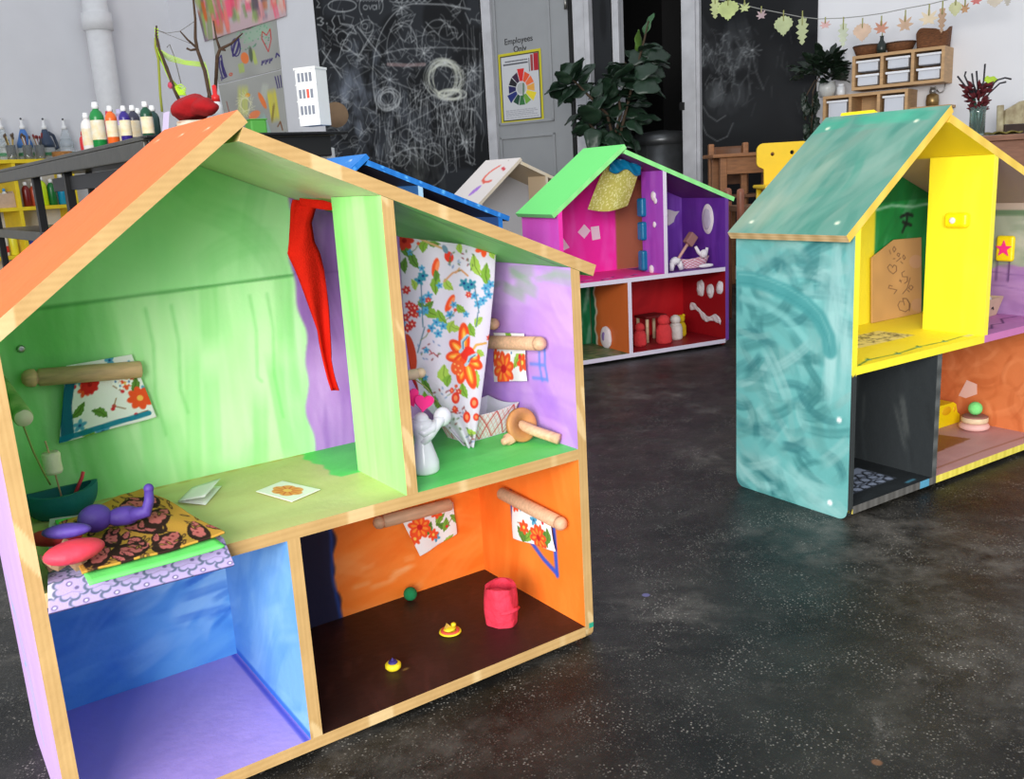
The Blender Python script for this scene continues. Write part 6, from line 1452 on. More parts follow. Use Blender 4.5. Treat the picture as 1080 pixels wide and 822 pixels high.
# paper tower block with cut windows
x, y, z = tpx(322, .52); t = thing('paper_tower', 'white paper tower block with rows of grey windows on the work table', 'paper model', (x+.03, y, z), -.15-.25)
tw, td, th = .09, .075, .205
mk('tower_body', [box(m_paper, -tw/2, tw/2, -td/2, td/2, 0, th, .001)], t)
m_win = mat('grey_window_paint', (128, 132, 142), .6); m_wred = mat('orange_red_window', (236, 92, 74), .6)
for j in range(3):
    wn = []
    for i in range(4):
        g_ = box(m_wred if (j == 1 and i == 2) else m_win, -tw/2+.010+i*.017, -tw/2+.021+i*.017, -td/2-.0012, -td/2, .040+j*.059, .072+j*.059)
        mk('window', [g_], t)
mk('roof_edge', [box(m_paper, -tw/2-.003, tw/2+.003, -td/2-.004, td/2, th-.004, th+.004)], t); 
for z_ in (.028, .087, .146): mk('sill', [box(m_paper, -tw/2-.002, tw/2+.002, -td/2-.003, -td/2, z_, z_+.004)], t)
x, y, z = tpx(353, .72); solo('cardboard_disc', [rx(mv(lathe(mat('brown_card', (140, 112, 84), .85, noise=.1), [(0, 0), (.05, 0), (.05, .006), (0, .006)], 36), 0, 0, 0), PI/2-.1)], 'round brown cardboard disc standing on edge at the end of the work table', 'disc', (x, y, z+.053), .3)
q = at(336, 163, np.array([0, 1, 0]), 4.2); z_ = float(at(336, 156, np.array([0, 1, 0]), 4.2)[2]); solo('white_box', [box(mat('white_card_box', (240, 240, 240), .7), -.05, .055, 0, .1, 0, z_-.661, .002)], 'plain white carton on the lower shelf under the black table end', 'box', (q[0], q[1], .661), 0)
# forked branches wound with lime yarn
m_bark = mat('twig_bark', (88, 66, 50), .9, noise=.3, nscale=60, bump=.3); m_yarn = mat('lime_yarn', (196, 236, 60), .9); m_oliv = mat('olive_yarn_stem', (150, 156, 60), .9)
Yb = 4.55
def B(px, py, dy=0): q = at_y(px, py, Yb+dy); return (q[0], q[1], q[2])
org = at_y(190, 130, Yb); org[2] = TH+.001
def rel(pts): return [(p[0]-org[0], p[1]-org[1], p[2]-org[2]) for p in pts]
br = thing('yarn_branch', 'forked twigs wound with lime-green yarn standing behind the red bundle', 'branch sculpture', tuple(org))
b0 = B(190, 128); 
mk('twig', [tube(m_bark, rel([B(219, 118), B(221, 100), B(216, 75), B(208, 52), B(206, 40), B(206, 20), B(204, 0), B(203, -14)]), [.010, .010, .009, .008, .0075, .006, .005, .004], 8), tube(m_bark, rel([B(207, 50), B(198, 42), B(190, 33)]), [.006, .005, .003], 6), tube(m_bark, rel([B(207, 52), B(201, 53), B(197, 51)]), [.006, .005, .006], 6)], br)
mk('twig', [tube(m_bark, rel([B(192, 112), B(184, 95), B(176, 72), B(168, 52), B(165, 38), B(165, 27)]), [.009, .008, .008, .007, .007, .004], 8)], br)
mk('twig', [tube(m_oliv, rel([B(171, 118), B(169, 100), B(168, 80), B(167, 62), B(164, 50), B(164, 40)]), [.006]*6, 8)], br)
mk('twig', [tube(m_bark, rel([B(226, 120, .1), B(229, 60, .1), B(232, 52, .1), B(244, 46, .1), B(256, 35, .1)]), [.008, .009, .008, .006, .003], 8), tube(m_bark, rel([B(232, 52, .1), B(228, 40, .1), B(225, 22, .1)]), [.007, .005, .003], 8), tube(m_bark, rel([B(232, 52, .1), B(238, 53, .1)]), [.006, .004], 8)], br)
ya = []
for k in range(5): ya.append(tube(m_yarn, rel([B(165+k*.4, 50+k), B(178, 58+k*1.5, .02*k), B(195, 64+k), B(217, 66+k*1.2)]), .0017, 6))
for k in range(7): ya.append(tube(m_yarn, rel([B(167, 52+k*1.2), B(174+k*.6, 74+k, .02*k), B(184+k*1.5, 96, 0), B(188+k*1.4, 101)]), .0018, 6))
for k in range(5): ya.append(tube(m_yarn, rel([B(163+k*.2, 30+k*3), B(167, 31+k*3)]), .004, 6))
for k in range(4): ya.append(tube(m_yarn, rel([B(183, 93-k), B(189, 97+k), B(196, 93+2*k), B(191, 89+k*3), B(184, 92)]), .0032, 6))
ya.append(tube(m_yarn, rel([B(217, 68), B(220, 80), B(222, 96)]), .0018, 6))
mk('yarn', ya, br)
mk('thread', [tube(mat('grey_thread', (110, 106, 100), .9), rel([B(166, 32), B(176, 35), B(190, 33), B(206, 22)]), .0014, 5), tube(mat('grey_thread'), rel([B(166, 32), B(186, 40), B(206, 48)]), .0012, 5), tube(mat('grey_thread'), rel([B(176, 50, .05), B(179, 47, .05), B(184, 60, .05), B(191, 88, .05)]), .0022, 5)], br)
mk('bead', [ball(mat('rosy_wool', (204, 76, 96), .9), rel([B(180, 90)])[0], .014, (1, .8, 1.1), 12, 8, .2)], br)

# ================================================================== plant in front of the dark doorway
m_leafd = mat('dark_fig_leaf', (34, 58, 40), .4, noise=.3, nscale=5, spec=.6); m_leafl = mat('fresh_fig_leaf', (92, 128, 50), .4, noise=.2); m_stem = mat('brown_plant_stem', (70, 56, 42), .9); m_pot = mat('grey_ceramic_pot', (120, 120, 118), .6, noise=.1)
def leafgeo(m, L_=.15, W_=.10, droop=.25):
    def f(u, v):
        w_ = W_/2*math.sin(PI*min(1, u**.8))**.75*(1+.12*math.sin(u*9)); y = (v-.5)*2*w_
        return (u*L_, y, -droop*L_*u*u+abs(v-.5)*.25*w_+.006*math.sin(u*12+v*5))
    return grid(m, f, 9, 4, .0008)
def orient(g, p, d, roll=0):
    d = Vector(d).normalized(); x = d; up_ = Vector((0, 0, 1)); y = up_.cross(x); y = y.normalized() if y.length > .05 else Vector((0, 1, 0)); z_ = x.cross(y)
    M_ = Matrix(((x[0], y[0], z_[0], p[0]), (x[1], y[1], z_[1], p[1]), (x[2], y[2], z_[2], p[2]), (0, 0, 0, 1))); return xf(g, M_ @ Matrix.Rotation(roll, 4, 'X'))
pb_ = (.74, 6.62)
fig = thing('potted_fig_tree', 'tall potted fig plant with large dark leaves before the black doorway', 'potted plant', (pb_[0], pb_[1], 0))
mk('pot', [lathe(m_pot, [(0, 0), (.12, 0), (.15, .28), (.155, .3), (.14, .3), (.135, .25), (0, .25)], 28)], fig)
def F(px, py, dy=0): q = at_y(px, py, pb_[1]+dy); return (q[0]-pb_[0], q[1]-pb_[1], q[2])
stems = [[(0, 0, .25), F(648, 150), F(640, 120), F(618, 98), F(604, 84)], [(0, 0, .25), F(652, 150), F(662, 110), F(672, 70), F(680, 40), F(684, 22)], [(0, 0, .25), F(645, 155), F(655, 120), F(650, 90), F(660, 66)], [(0, 0, .25), F(645, 160), F(625, 135), F(612, 120)]]
mk('stem', [tube(m_stem, s_, [.016, .012, .010, .009, .007, .005][:len(s_)], 8) for s_ in stems], fig)
rr = np.random.default_rng(77); lv = []; lv2 = []
LP = [(590, 92, -1, .1), (600, 80, -.6, .7), (607, 74, .2, 1), (612, 78, .5, .9), (600, 100, -.8, -.2), (610, 95, .3, .2), (630, 95, .5, .4), (612, 120, -.9, -.3), (616, 138, -.9, 0), (626, 112, -.5, .3), (638, 104, 0, .6), (652, 66, -.6, .3), (662, 75, .4, -.3), (672, 60, .8, .2), (690, 66, .9, .1), (684, 52, .8, .3), (686, 92, .6, -.1), (680, 80, .7, .2), (670, 100, .5, 0), (658, 98, -.4, .2), (650, 116, .2, .2), (660, 130, .4, 0), (640, 130, -.3, .1), (630, 140, -.5, 0), (668, 118, .7, .1), (676, 125, .8, 0), (656, 142, .3, -.2), (646, 150, 0, 0), (665, 150, .5, -.2), (636, 152, -.3, -.2), (622, 128, -.6, 0), (684, 75, .8, .1), (674, 88, .3, .2), (664, 88, -.3, .2), (648, 80, -.4, .4), (643, 92, .1, .4)]
for (px, py, dx, dz) in LP:
    for k in range(3):
        c_ = F(px+(rr.random()-.5)*9*k, py+(rr.random()-.5)*9*k, (rr.random()-.5)*.3*k); d_ = Vector((dx+(rr.random()-.5)*.6*k, -.5+rr.random()*.5, dz+(rr.random()-.5)*.5*k)); d_.normalize(); s_ = .8+.4*rr.random()
        st = Vector(c_)-d_*.07*s_; lv.append(orient(leafgeo(m_leafd, .165*s_, .125*s_, .3), st, d_, (rr.random()-.5)*1.6+.5))
for (px, py, dx, dz) in ((683, 26, .35, 1), (673, 44, -.2, 1), (646, 94, .3, .6)):
    d_ = Vector((dx, -.3, dz)).normalized(); lv2.append(orient(leafgeo(m_leafl if py != 26 else mat('mid_fig_leaf', (56, 96, 58), .4), .15, .075, .15), Vector(F(px, py))-d_*.07, d_, 1.2))
mk('foliage', lv+lv2, fig)
# steel bin in the dark doorway
sq, _ = wall(697, 150, -.55); q = wp(sq, 0, -.55)
b_ = thing('steel_bin', 'dull steel bin standing inside the dark doorway', 'bin', (q[0], q[1], 0), WROT)
mk('bin_body', [lathe(mat('brushed_steel', (120, 122, 124), .38, .7, noise=.1), [(.0, 0), (.22, 0), (.23, .01), (.23, 1.02), (.0, 1.03)], 36)], b_); mk('bin_lid', [lathe(mat('brushed_steel'), [(.236, 1.0), (.236, 1.06), (.2, 1.10), (0, 1.12)], 36)], b_)
mk('seam', [box(mat('brushed_steel'), -.006, .006, -.236, -.228, .05, 1.0)], b_)
# small latch on the post
a_, z_ = wall(719.5, 111, .07); onwall('latch', [box(m_gap, a_-.02, a_+.02, -.076, -.069, z_-.035, z_+.02, .003)], None); props(bpy.data.objects['latch'], 'small black latch on the grey-white post beside the doorway', 'latch')
# ================================================================== cubbies on the wall at the right
m_pine = mat('light_pine', (198, 158, 112), .55, noise=.12, nscale=12, stretch=(1, 1, 8)); m_bin = mat('frosted_plastic', (206, 210, 220), .35, noise=.04, nscale=6); m_binrim = mat('white_plastic_rim', (232, 234, 240), .4)
def cubby(label, pl, pr, ytop, ybot, cols, rows, dep=.22, fills=None, ztop=None):
    a, zt = wall(pl, ytop, dep); c_, zt2 = wall(pr, ytop-14 if ztop is None else ytop, dep); _, zb = wall(pl, ybot, dep); H_ = zt-zb; w_ = c_-a
    q = wp(a, 0); t = thing('wall_cubby', label, 'shelf', (q[0], q[1], zb), WROT); th = .018
    mk('frame', [box(m_pine, 0, w_, -dep, -.002, 0, th), box(m_pine, 0, w_, -dep, -.002, H_-th, H_), box(m_pine, 0, th, -dep, -.002, th, H_-th), box(m_pine, w_-th, w_, -dep, -.002, th, H_-th), box(m_pine, th, w_-th, -.012, -.002, th, H_-th)]+
       [box(m_pine, w_*k/cols-th/2, w_*k/cols+th/2, -dep, -.012, th, H_-th) for k in range(1, cols)], t)
    for i in range(cols):
        for j in range(rows):
            if fills and (i, j) not in fills: continue
            x0 = w_*i/cols+th*.9; x1 = w_*(i+1)/cols-th*.9; z0 = th+(H_-2*th)*j/rows+.006; z1 = th+(H_-2*th)*(j+1)/rows-.012
            y0 = -dep+.02
            mk('bin', [box(m_bin, x0+.012, x1-.012, y0, -.03, z0, z1-.012, .006), box(m_binrim, x0+.002, x1-.002, y0-.008, -.03, z1-.014, z1, .003)], t)
    return t, a, c_, zb, zt
cubby('pine wall cubby with six frosted bins in two rows, beside the far right corner', 899, 997, 59.6, 95.7, 3, 2)
c2 = cubby('lower pine wall cubby, partly hidden behind the teal roof', 868, 958, 102, 134, 3, 1, fills=[(0, 0), (2, 0)])
# things on top of the cubbies
m_wick = mat('brown_wicker', (134, 84, 50), .8, noise=.35, nscale=60, bump=.6, bscale=120, stretch=(1, 1, 4)); m_wickd = mat('dark_brown_wicker', (86, 56, 40), .8, noise=.3, nscale=60, bump=.5)
def onc(px, z, dep=.11):
    a, _ = wall(px, 60, dep); q = wp(a, z, dep); return (float(q[0]), float(q[1]), float(z))
_, zt1 = wall(899, 59.6, .22); zt1 += .001
t = thing('flat_basket', 'low round wicker basket at the left end on top of the pine cubby', 'basket', onc(915, zt1), 0, 'baskets on the cubby'); mk('basket_body', [lathe(m_wick, [(0, 0), (.065, 0), (.088, .055), (.083, .057), (.06, .01), (0, .01)], 28)], t); mk('rim', [lathe(m_wickd, [(.085, .053), (.091, .058), (.087, .064), (.081, .058)], 28, True, False)], t)
t = thing('flat_basket', 'wide low wicker basket in the middle on top of the pine cubby', 'basket', onc(949, zt1), 0, 'baskets on the cubby'); mk('basket_body', [lathe(m_wick, [(0, 0), (.065, 0), (.09, .05), (.084, .052), (.06, .01), (0, .01)], 28)], t); mk('rim', [lathe(m_wickd, [(.087, .048), (.093, .053), (.089, .059), (.083, .053)], 28, True, False)], t)
t = thing('dark_vase', 'small dark green bottle vase between the two low baskets', 'vase', onc(929.5, zt1, .19)); mk('vase_body', [lathe(mat('blackish_green_glaze', (34, 44, 40), .3), [(0, 0), (.022, 0), (.03, .02), (.026, .05), (.012, .075), (.010, .095), (.014, .1)], 20)], t); mk('sprig', [tube(m_twine, [(0, 0, .09), (.004, 0, .14)], .003, 6)], t)
t = thing('deep_basket', 'deep brown wicker basket with wavy rim at the right end on top of the cubby', 'basket', onc(984, zt1), WROT, 'baskets on the cubby')
mk('basket_body', [grid(m_wick, lambda u, v: (.088*(1+.08*v)*math.copysign(abs(math.cos(u*2*PI))**.6, math.cos(u*2*PI)), .075*(1+.08*v)*math.copysign(abs(math.sin(u*2*PI))**.6, math.sin(u*2*PI)), v*(.10+.016*math.sin(u*2*PI*3+1))), 48, 8, .006), box(m_wickd, -.075, .075, -.06, .06, 0.0, .01)], t)
mk('dark_lining', [mv(sc(lathe(m_wickd, [(0, .075), (.08, .085)], 20), 1, .75, 1), 0, 0, 0)], t)
zt2 = c2[4]+.001
t = thing('trailing_plant', 'bushy dark-leaved plant on the lower cubby at the chalkboard edge', 'potted plant', onc(873, zt2, .15)); mk('pot', [lathe(mat('pale_jar', (196, 198, 196), .3), [(0, 0), (.045, 0), (.055, .05), (.05, .09), (.04, .09), (0, .07)], 24)], t)
rr = np.random.default_rng(5); lv = []
m_leafk = mat('blackish_leaf', (28, 44, 30), .4, noise=.3, nscale=6)
for k in range(60):
    a_ = rr.random()*6.28; el = .1+rr.random()*1.2; r_ = .05+rr.random()*.10; d_ = Vector((math.cos(a_)*math.cos(el), math.sin(a_)*math.cos(el)*.7-.2, math.sin(el)))
    lv.append(orient(leafgeo(m_leafk, .11, .055, .4), Vector((0, 0, .09))+Vector((min(d_[0]*r_*1.3, .02), d_[1]*r_*.8, d_[2]*r_*1.1)), d_, rr.random()*2-1))
for k in range(26):
    z_ = -.02-rr.random()*.26; x_ = -.10-rr.random()*.09; d_ = Vector((rr.random()-.5, -.4, -.8)); lv.append(orient(leafgeo(m_leafk, .075, .04, .3), Vector((x_, -.10-rr.random()*.04, z_+.05)), d_, rr.random()*2-1))
mk('foliage', lv, t); mk('vine', [tube(m_stem, [(0, 0, .08), (-.08, -.07, .12), (-.13, -.12, .03), (-.14, -.13, -.22)], .004, 6), tube(m_stem, [(0, 0, .08), (-.1, -.06, .1), (-.17, -.10, .0), (-.17, -.11, -.14)], .004, 6)], t)
t = thing('small_jar', 'small white jar beside the bushy plant on the lower cubby', 'jar', onc(888, zt2, .14)); mk('jar_body', [lathe(m_ceramic, [(0, 0), (.024, 0), (.028, .01), (.028, .05), (.02, .06), (0, .06)], 20)], t); mk('lid', [lathe(m_binrim, [(.022, .058), (.022, .07), (0, .072)], 20)], t)
# ledge with a small wooden figure (below it the teal roof)
a_, z_ = wall(981, 112, .12); onb = wp(a_, z_, .07)
lg = solo('wall_ledge', [box(m_pine, -.12, .12, -.09, .068, -.016, 0, .002), box(m_pine, -.012, .012, -.02, .066, -.07, -.016, .002)], 'narrow pine ledge on the white wall carrying the small gilt figure', 'ledge', tuple(onb), WROT)
t = thing('gilt_figure', 'small gilt owl-like figure with a silver head below the cubby', 'figurine', (onb[0], onb[1], onb[2]+.001), WROT)
mk('body', [lathe(mat('old_gold', (170, 140, 90), .35, .6, noise=.3, nscale=40), [(0, 0), (.035, 0), (.038, .03), (.034, .065), (.016, .075)], 18)], t); mk('head', [ball(mat('tarnished_silver', (150, 150, 148), .3, .7), (0, 0, .088), .020, (1, 1, 1.1), 14, 10, .1)], t)
mk('ear', [ball(mat('tarnished_silver'), (-.012, 0, .108), .006)], t); mk('ear', [ball(mat('tarnished_silver'), (.012, 0, .108), .006)], t)
a_, z_ = wall(997, 92, .02); q = wp(a_, z_, .003); solo('wall_hook', [tube(mat('grey_hook_metal', (150, 150, 150), .3, .8), [(0, 0, .04), (0, -.02, .03), (0, -.03, 0), (-.01, -.03, -.025), (-.03, -.03, -.03), (-.045, -.03, -.012)], .0035, 8), box(mat('grey_hook_metal'), -.012, .012, -.003, 0, .025, .055)], 'bare metal hook on the white wall under the cubby end', 'hook', tuple(q), WROT)

# ================================================================== counter, vase and chair at the far right
m_oak = mat('reddish_oak', (150, 106, 84), .5, noise=.15, nscale=14, stretch=(1, 1, 6)); m_olive = mat('mottled_olive_cloth', (130, 118, 50), .8, noise=.4, nscale=30)
q = at(1043, 143, (0, 1, 0), 4.62); q2 = at(1043, 143, (0, 1, 0), 4.62)
ct = thing('oak_chest', 'reddish oak chest behind the yellow gable carrying the flower vase', 'chest', (q[0]-.02, q[1], 0), -.06)
mk('top', [box(m_oak, -.18, 1.0, -.01, .23, q[2]-.028, q[2], .004)], ct); mk('carcass', [box(m_oak, -.16, .98, .01, .21, .04, q[2]-.029, .003)], ct)
for i in range(3): mk('drawer', [box(m_oak, -.14+.38*i, .22+.38*i, -.004, .012, .44, q[2]-.06, .004)], ct); mk('drawer', [box(m_oak, -.14+.38*i, .22+.38*i, -.004, .012, .08, .42, .004)], ct)
for x in (-.14, .96):
    for y in (.03, .19): mk('foot', [box(m_oak, x-.02, x+.02, y-.02, y+.02, 0, .041)], ct)
zc = q[2]+.001
qq = at(1036, 139, (0, 1, 0), 4.78); solo('olive_cloth', [grid(m_olive, lambda u, v: (-.05+.15*u, -.08+.16*v, .006+.012*abs(math.sin(u*7))*abs(math.sin(v*5+1))), 20, 16, .004)], 'folded mottled olive cloth on the chest between vase and chair', 'cloth', (qq[0]+.035, 4.73, zc), 0)
qv = at(1029, 140, (0, 1, 0), 4.69); vs = thing('flower_vase', 'glass vase with dark red flowers and curling black twigs on the oak chest', 'vase', (qv[0]+.005, 4.69, zc+.0), 0)
mk('vase_glass', [lathe(mat('green_tinted_glass', (190, 215, 208), .05, trans=.9), [(0, 0), (.032, 0), (.036, .01), (.036, .11), (.042, .14), (.039, .14), (.033, .11), (.033, .012), (0, .012)], 24)], vs)
m_wine = mat('dark_wine_petal', (96, 18, 28), .8, noise=.3, nscale=30); m_blkt = mat('black_twig', (40, 38, 44), .6); m_lime = mat('lime_leaf', (176, 206, 60), .6)
rr = np.random.default_rng(9)
fl = []
for k in range(90):
    a_ = rr.random()*6.28; h_ = rr.random(); R_ = .018+.05*h_*rr.random(); b0_ = Vector((R_*math.cos(a_)-.012*h_, R_*.7*math.sin(a_), .125+.12*h_)); d_ = Vector((math.cos(a_), .6*math.sin(a_), 1.2*rr.random()-.1)).normalized()
    fl.append(tube(m_wine, [b0_, b0_+d_*.016, b0_+d_*.034], [.004, .0085, .002], 6))
mk('flower_heads', fl, vs)
mk('stems', [tube(mat('green_stem', (40, 90, 70), .6), [((rr.random()-.5)*.03, (rr.random()-.5)*.03, .014), ((rr.random()-.5)*.08, 0, .18)], .004, 6) for k in range(9)]+[tube(mat('brown_stem', (130, 70, 50), .6), [(.012, -.02, .014), (.03, -.01, .15)], .006, 6)], vs)
tw_ = [[(0, 0, .18), (.05, 0, .23), (.09, 0, .262), (.125, 0, .27), (.155, 0, .262)], [(.02, 0, .15), (.05, 0, .2), (.1, 0, .245), (.13, 0, .25)], [(0, 0, .18), (.02, 0, .26), (.022, 0, .34)], [(0, 0, .18), (-.05, 0, .24), (-.075, 0, .29), (-.07, 0, .31)], [(0, 0, .18), (-.06, 0, .23), (-.11, 0, .29)], [(0, 0, .18), (-.03, 0, .25), (-.04, 0, .3)], [(0, 0, .2), (-.01, 0, .25), (-.018, 0, .31)]]
mk('twigs', [tube(m_blkt, p_, [.005]+[.004]*(len(p_)-2)+[.0045], 7) for p_ in tw_], vs); mk('leaf', [orient(leafgeo(m_lime, .075, .04, .2), (.02, 0, .262), (1, 0, .1), 1.2)], vs)
# ladder-back chair
m_aged = mat('worn_cream_and_wood', (196, 186, 150), .6, noise=.35, nscale=20, rgb2=(140, 120, 90)); m_dkw = mat('dark_walnut', (66, 48, 38), .5, noise=.2)
cx = at(1058, 150, (0, 1, 0), 5.32); ch = thing('ladder_back_chair', 'aged cream ladder-back chair behind the oak chest at the right edge', 'chair', (cx[0]+.2, 5.32, 0), .12)
ztop = at(1058, 111, (0, 1, 0), 5.32)[2]
for x in (-.22, .22):
    mk('back_post', [tube(m_aged, [(x, 0, 0), (x, 0, .5), (x*1.02, .03, ztop)], [.02, .021, .018], 12)], ch); mk('leg', [tube(m_aged, [(x, -.4, 0), (x, -.4, .52)], [.018, .02], 12)], ch)
mk('top_slat', [prism(m_aged, [(-.21, ztop-.105), (.21, ztop-.105), (.21, ztop-.03), (.12, ztop+.015), (0, ztop+.035), (-.12, ztop+.015), (-.21, ztop-.03)], .02)], ch); mk('lower_slat', [box(m_dkw, -.21, .21, .0, .02, ztop-.175, ztop-.106, .003)], ch)
mk('slat', [box(m_dkw, -.21, .21, -.004, .016, ztop-.40, ztop-.32, .003)], ch); mk('seat', [box(m_aged, -.23, .23, -.42, .02, .5, .53, .008)], ch)

# ================================================================== small wooden table, chairs and yellow chair by the plain chalkboard
m_ch = mat('honey_brown_wood', (158, 106, 68), .5, noise=.18, nscale=16, stretch=(1, 1, 6)); m_chd = mat('darker_brown_wood', (112, 72, 46), .55, noise=.2, nscale=16)  # m_chd: darker brown for rails, table shelf and stool seat
def zat(px, py, y): return float(at(px, py, (0, 1, 0), y)[2])
def xat(px, py, y): return float(at(px, py, (0, 1, 0), y)[0])
Yc = 6.1
x0, x1 = xat(750, 165, Yc), xat(786, 160, Yc); zt = zat(752, 152, Yc)
t = thing('wooden_chair', 'honey-brown wooden chair behind the table, at the foot of the plain chalkboard', 'chair', ((x0+x1)/2, Yc, 0), 0); w2 = (x1-x0)/2
for x in (-w2, w2): mk('back_post', [box(m_ch, x-.018, x+.018, -.02, .02, 0, zt, .008)], t); mk('leg', [box(m_ch, x-.018, x+.018, .32, .356, 0, .52, .004)], t)
mk('back_rail', [grid(m_chd, lambda u, v: ((u-.5)*2*(w2-.018), .02*math.sin(u*PI), zt-.02-.07*(1-v)+.0), 12, 3, .014)], t); mk('seat', [box(m_ch, -w2-.02, w2+.02, -.02, .37, .52, .545, .006)], t); mk('back_rail', [box(m_chd, -w2, w2, -.006, .008, zt-.26, zt-.2, .002)], t)
Yt = 5.75
xa, xb = xat(752, 165, Yt), xat(830, 165, Yt); zt = zat(754, 163, Yt)
t = thing('wooden_table', 'small honey-brown wooden table left of the yellow chair', 'table', (xa, Yt, 0), .0)
mk('tabletop', [box(m_ch, 0, xb-xa, 0, .3, zt-.022, zt, .005)], t)
lx = xat(764, 180, Yt)-xa; ax = zat(770, 184, Yt)
mk('apron', [box(m_ch, lx, xb-xa-.03, .03, .045, ax, zt-.023, .002)], t)
for x in (lx, xb-xa-.06):
    for y in (.02, .24): mk('leg', [box(m_ch, x-.02, x+.022, y, y+.04, 0, zt-.023, .004)], t)
mk('stretcher', [box(m_ch, lx+.13, lx+.165, .10, .13, zt-.36, ax, .003)], t); mk('shelf', [box(m_chd, lx, xb-xa-.04, .05, .25, zt-.27, zt-.25, .003)], t)
Yp = 4.72; xp_ = xat(781, 205, Yp); zp_ = zat(781, 199, Yp)
t = thing('wooden_stool', 'reddish wooden stool with round-topped posts half hidden behind the teal roof', 'stool', (xp_, Yp, 0), 0)
for x in (0, .28):
    for y in (0, .26): mk('leg', [tube(mat('reddish_turned_wood', (150, 90, 66), .45, noise=.15, nscale=20), [(x, y, 0), (x, y, zp_-.02), (x, y, zp_-.006), (x, y, zp_)], [.02, .02, .017, .006], 12)], t)
mk('seat', [box(m_chd, .0, .28, .0, .26, zp_-.12, zp_-.09, .004)], t); mk('rail', [box(m_chd, .0, .28, -.008, .008, .15, .19, .003)], t)
# yellow chair with two holes
Yy = 5.35; m_yc = mat('yellow_lacquer', (250, 208, 44), .35, noise=.03); 
def yp_(px, py): q = at(px, py, (0, 1, 0), Yy); return q[0], q[2]
cxm = xat(826, 170, Yy); zs = zat(800, 195, Yy); zt = zat(826, 150, Yy)
yc = thing('yellow_chair', 'bright yellow chair with two round holes in its shaped backrest', 'chair', (cxm, Yy, 0), -.05)
hw_ = .148; r_ = .03
ol = []
def arc_(cx_, cz_, r, a0, a1, n=8): return [(cx_+r*math.cos(a0+(a1-a0)*k/n), cz_+r*math.sin(a0+(a1-a0)*k/n)) for k in range(n+1)]
Hb = zt-zs
ol = arc_(hw_-.04, zt-.04, .04, 0, PI/2)+arc_(-hw_+.04, zt-.04, .04, PI/2, PI)+arc_(-hw_+.03, zt-.105, .03, PI, PI*1.45)+[(-hw_+.04, zt-.145), (-hw_+.042, zs), (hw_-.042, zs), (hw_-.04, zt-.145)]+arc_(hw_-.03, zt-.105, .03, -PI*.45, 0)
def plate_holes(m, outline, holes, th, y0=0):
    """flat plate with round holes: bmesh fill between outline and hole loops"""
    bm = bmesh.new(); edges = []
    for lp in [outline]+holes:
        vs_ = [bm.verts.new((p[0], y0, p[1])) for p in lp]
        for i in range(len(vs_)): edges.append(bm.edges.new((vs_[i], vs_[(i+1) % len(vs_)])))
    bmesh.ops.triangle_fill(bm, use_beauty=True, use_dissolve=False, edges=edges)
    r = bmesh.ops.extrude_face_region(bm, geom=list(bm.faces)); 
    for v in [g for g in r['geom'] if isinstance(g, bmesh.types.BMVert)]: v.co.y += th
    bmesh.ops.recalc_face_normals(bm, faces=list(bm.faces)); bm.verts.index_update()
    V = [tuple(v.co) for v in bm.verts]; F = [tuple(v.index for v in f.verts) for f in bm.faces]; bm.free(); return (V, F, m)
hz = zt-.062
mk('backrest', [plate_holes(m_yc, ol, [arc_(-.06, hz, .011, 0, 2*PI*15/16, 15), arc_(.05, hz+.004, .012, 0, 2*PI*15/16, 15)], .018)], yc)
mk('seat', [box(m_yc, -.17, .17, -.30, .01, zs-.02, zs, .008)], yc)
for x in (-.14, .14):
    for y in (-.27, -.03): mk('leg', [tube(m_yc, [(x, y, zs-.021), (x*1.1, y-.01, 0)], [.017, .014], 10)], yc)

# ================================================================== garland of paper leaves
GO = .45
def gp_(px, py, off=GO): return at(px, py, WN, WD-off)
go = gp_(860, 20); gar = thing('leaf_garland', 'garland of paper autumn leaves strung across the right-hand chalkboard and white wall', 'garland', tuple(go), WROT)
def gl(px, py, off=GO): d = gp_(px, py, off)-go; return (float(d@WDIR), float(-(d@WN)*-1), float(d[2])) if False else (float(d[0]*WDIR[0]+d[1]*WDIR[1]), float(d[0]*WN[0]+d[1]*WN[1]), float(d[2]))
S_ = [(725, -10), (738, -5), (754, -1), (775, 3), (800, 9), (825, 14), (845, 18), (864, 20), (890, 19), (910, 17), (931, 14), (955, 9), (982, 4), (1010, -3), (1040, -12), (1085, -26)]
mk('string', [tube(mat('pale_string', (150, 150, 146), .9), [gl(x, y) for x, y in S_], .0028, 6)], gar)
def maple(s):
    P = []
    tips = [(90, 1), (45, .95), (5, .9), (-40, .7), (-90, .35), (-140, .7), (175, .9), (135, .95)]
    for i, (a, r) in enumerate(tips):
        a2 = math.radians(a); b2 = math.radians((a+tips[(i+1) % 8][0])/2 if abs(a-tips[(i+1) % 8][0]) < 180 else (a+tips[(i+1) % 8][0])/2+180)
        for da, k in ((.16, .72), (.0, 1), (-.16, .72)): P.append((s*r*k*math.cos(a2+da), s*r*k*math.sin(a2+da)))
        P.append((s*.42*math.cos(b2), s*.42*math.sin(b2)))
    return P
def oak(s):
    R_ = [(0, 1), (.22, .8), (.12, .66), (.38, .5), (.2, .34), (.5, .12), (.24, -.02), (.5, -.3), (.24, -.42), (.34, -.7), (.1, -.74), (0, -1)]
    return [(x*s, -y*s) for x, y in R_]+[(-x*s, -y*s) for x, y in R_[::-1][1:-1]]
def heartleaf(s):
    P = []
    for k in range(32):
        t = 2*PI*k/32; x = math.sin(t)*(1-.0*math.cos(t)); c_ = math.cos(t); x *= .97 if c_ > 0 else (1+c_)**.55; y = c_*(.72 if c_ > 0 else 1.0); j = 1+(.07 if k % 2 else -.06); P.append((x*s*j, y*s*j))
    return P
rr = np.random.default_rng(15)
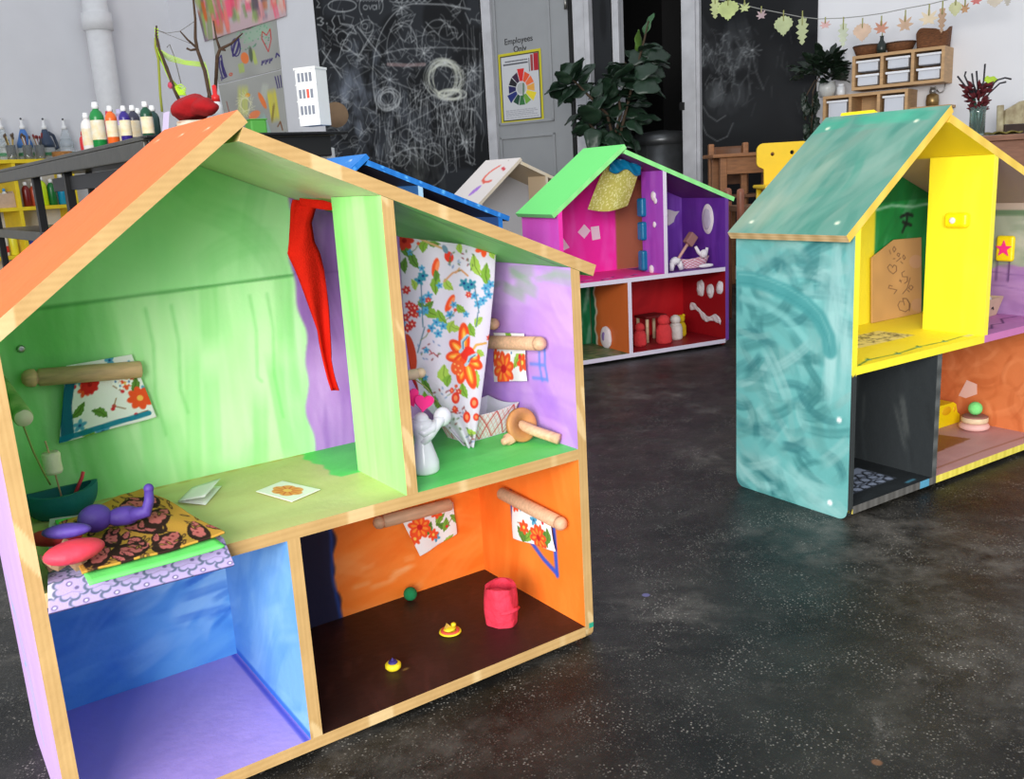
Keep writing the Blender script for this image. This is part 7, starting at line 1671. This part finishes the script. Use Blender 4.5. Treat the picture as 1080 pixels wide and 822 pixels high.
for k, (px, py, wpx, hpx, col, kind) in enumerate([(755, 8, 14, 24, (190, 202, 120), 'oak'), (770, 10, 22, 24, (188, 206, 110), 'heart'), (786, 9, 15, 16, (196, 210, 124), 'maple'), (805, 17, 15, 16, (196, 160, 164), 'maple'), (827, 26, 20, 24, (176, 190, 124), 'heart'), (848, 32, 19, 32, (186, 198, 132), 'oak'),
        (871, 27, 14, 14, (224, 164, 160), 'maple'), (891, 36, 15, 28, (206, 216, 180), 'oak'), (910, 33, 20, 22, (222, 180, 148), 'heart'), (931, 31, 18, 22, (196, 116, 84), 'maple'), (955, 27, 20, 26, (206, 160, 124), 'maple'), (981, 21, 24, 26, (226, 200, 162), 'maple'), (994, 20, 12, 30, (176, 130, 92), 'oak'),
        (1009, 9, 14, 18, (190, 190, 130), 'heart'), (1018, 10, 13, 18, (202, 140, 84), 'maple'), (1031, 2, 14, 16, (206, 84, 80), 'maple'), (1050, 1, 18, 14, (220, 204, 180), 'heart'), (1064, 0, 12, 14, (190, 180, 164), 'oak')]):
    col = tuple(int(v*.72+62) for v in col)
    c0 = gl(px, py); sx = abs(gl(px+wpx/2, py)[0]-gl(px-wpx/2, py)[0])/2; sz = abs(gl(px, py-hpx/2)[2]-gl(px, py+hpx/2)[2])/2
    o_ = {'oak': oak(1), 'heart': heartleaf(1), 'maple': maple(1)}[kind]
    pts = [(x*sx*(1.6 if kind == 'oak' else 1), y*sz) for x, y in o_]
    off = -.012-.02*(k % 2)
    g_ = prism(mat('paper_leaf_%d' % k, col, .8, noise=.12, nscale=14), pts, .0025); stem = tube(m_twine, [(0, .001, sz*.3), (0, .001, sz*1.25)], .004, 5)
    g_ = rz(g_, (rr.random()-.5)*.6)
    mk('paper_leaf', [mv(g_, c0[0], off, c0[2]), mv(stem, c0[0], off, c0[2])], gar)
# ================================================================== light and camera
w = bpy.data.worlds.new('World'); bpy.context.scene.world = w; w.use_nodes = True
bg = w.node_tree.nodes['Background']; bg.inputs['Color'].default_value = (.86, .92, 1, 1); bg.inputs['Strength'].default_value = .85
def area(name, loc, target, sx, sy, power, col=(1, 1, 1)):
    l = bpy.data.lights.new(name, 'AREA'); l.shape = 'RECTANGLE'; l.size = sx; l.size_y = sy; l.energy = power; l.color = col
    o = bpy.data.objects.new(name, l); COL.objects.link(o); o.location = loc
    o.rotation_euler = (Vector(target)-Vector(loc)).to_track_quat('-Z', 'Y').to_euler(); return o
area('window_daylight', (-1.5, -3.4, 1.75), (.1, 2.6, .6), 4.2, 2.4, 540, (1, .985, .96))
cam = bpy.data.cameras.new('camera'); co = bpy.data.objects.new('camera', cam); COL.objects.link(co)
cam.sensor_fit = 'HORIZONTAL'; cam.sensor_width = 36; cam.lens = FPX/1080*36; cam.clip_start = .02
M = Matrix(((RT[0], UP[0], -FW[0], 0), (RT[1], UP[1], -FW[1], 0), (RT[2], UP[2], -FW[2], CAMH), (0, 0, 0, 1)))
co.matrix_world = M
sc_ = bpy.context.scene; sc_.camera = co
sc_.view_settings.view_transform = 'Standard'; sc_.view_settings.look = 'None'; sc_.view_settings.gamma = 1; sc_.view_settings.exposure = 0.0
sc_.view_settings.use_curve_mapping = False
bpy.context.view_layer.update()
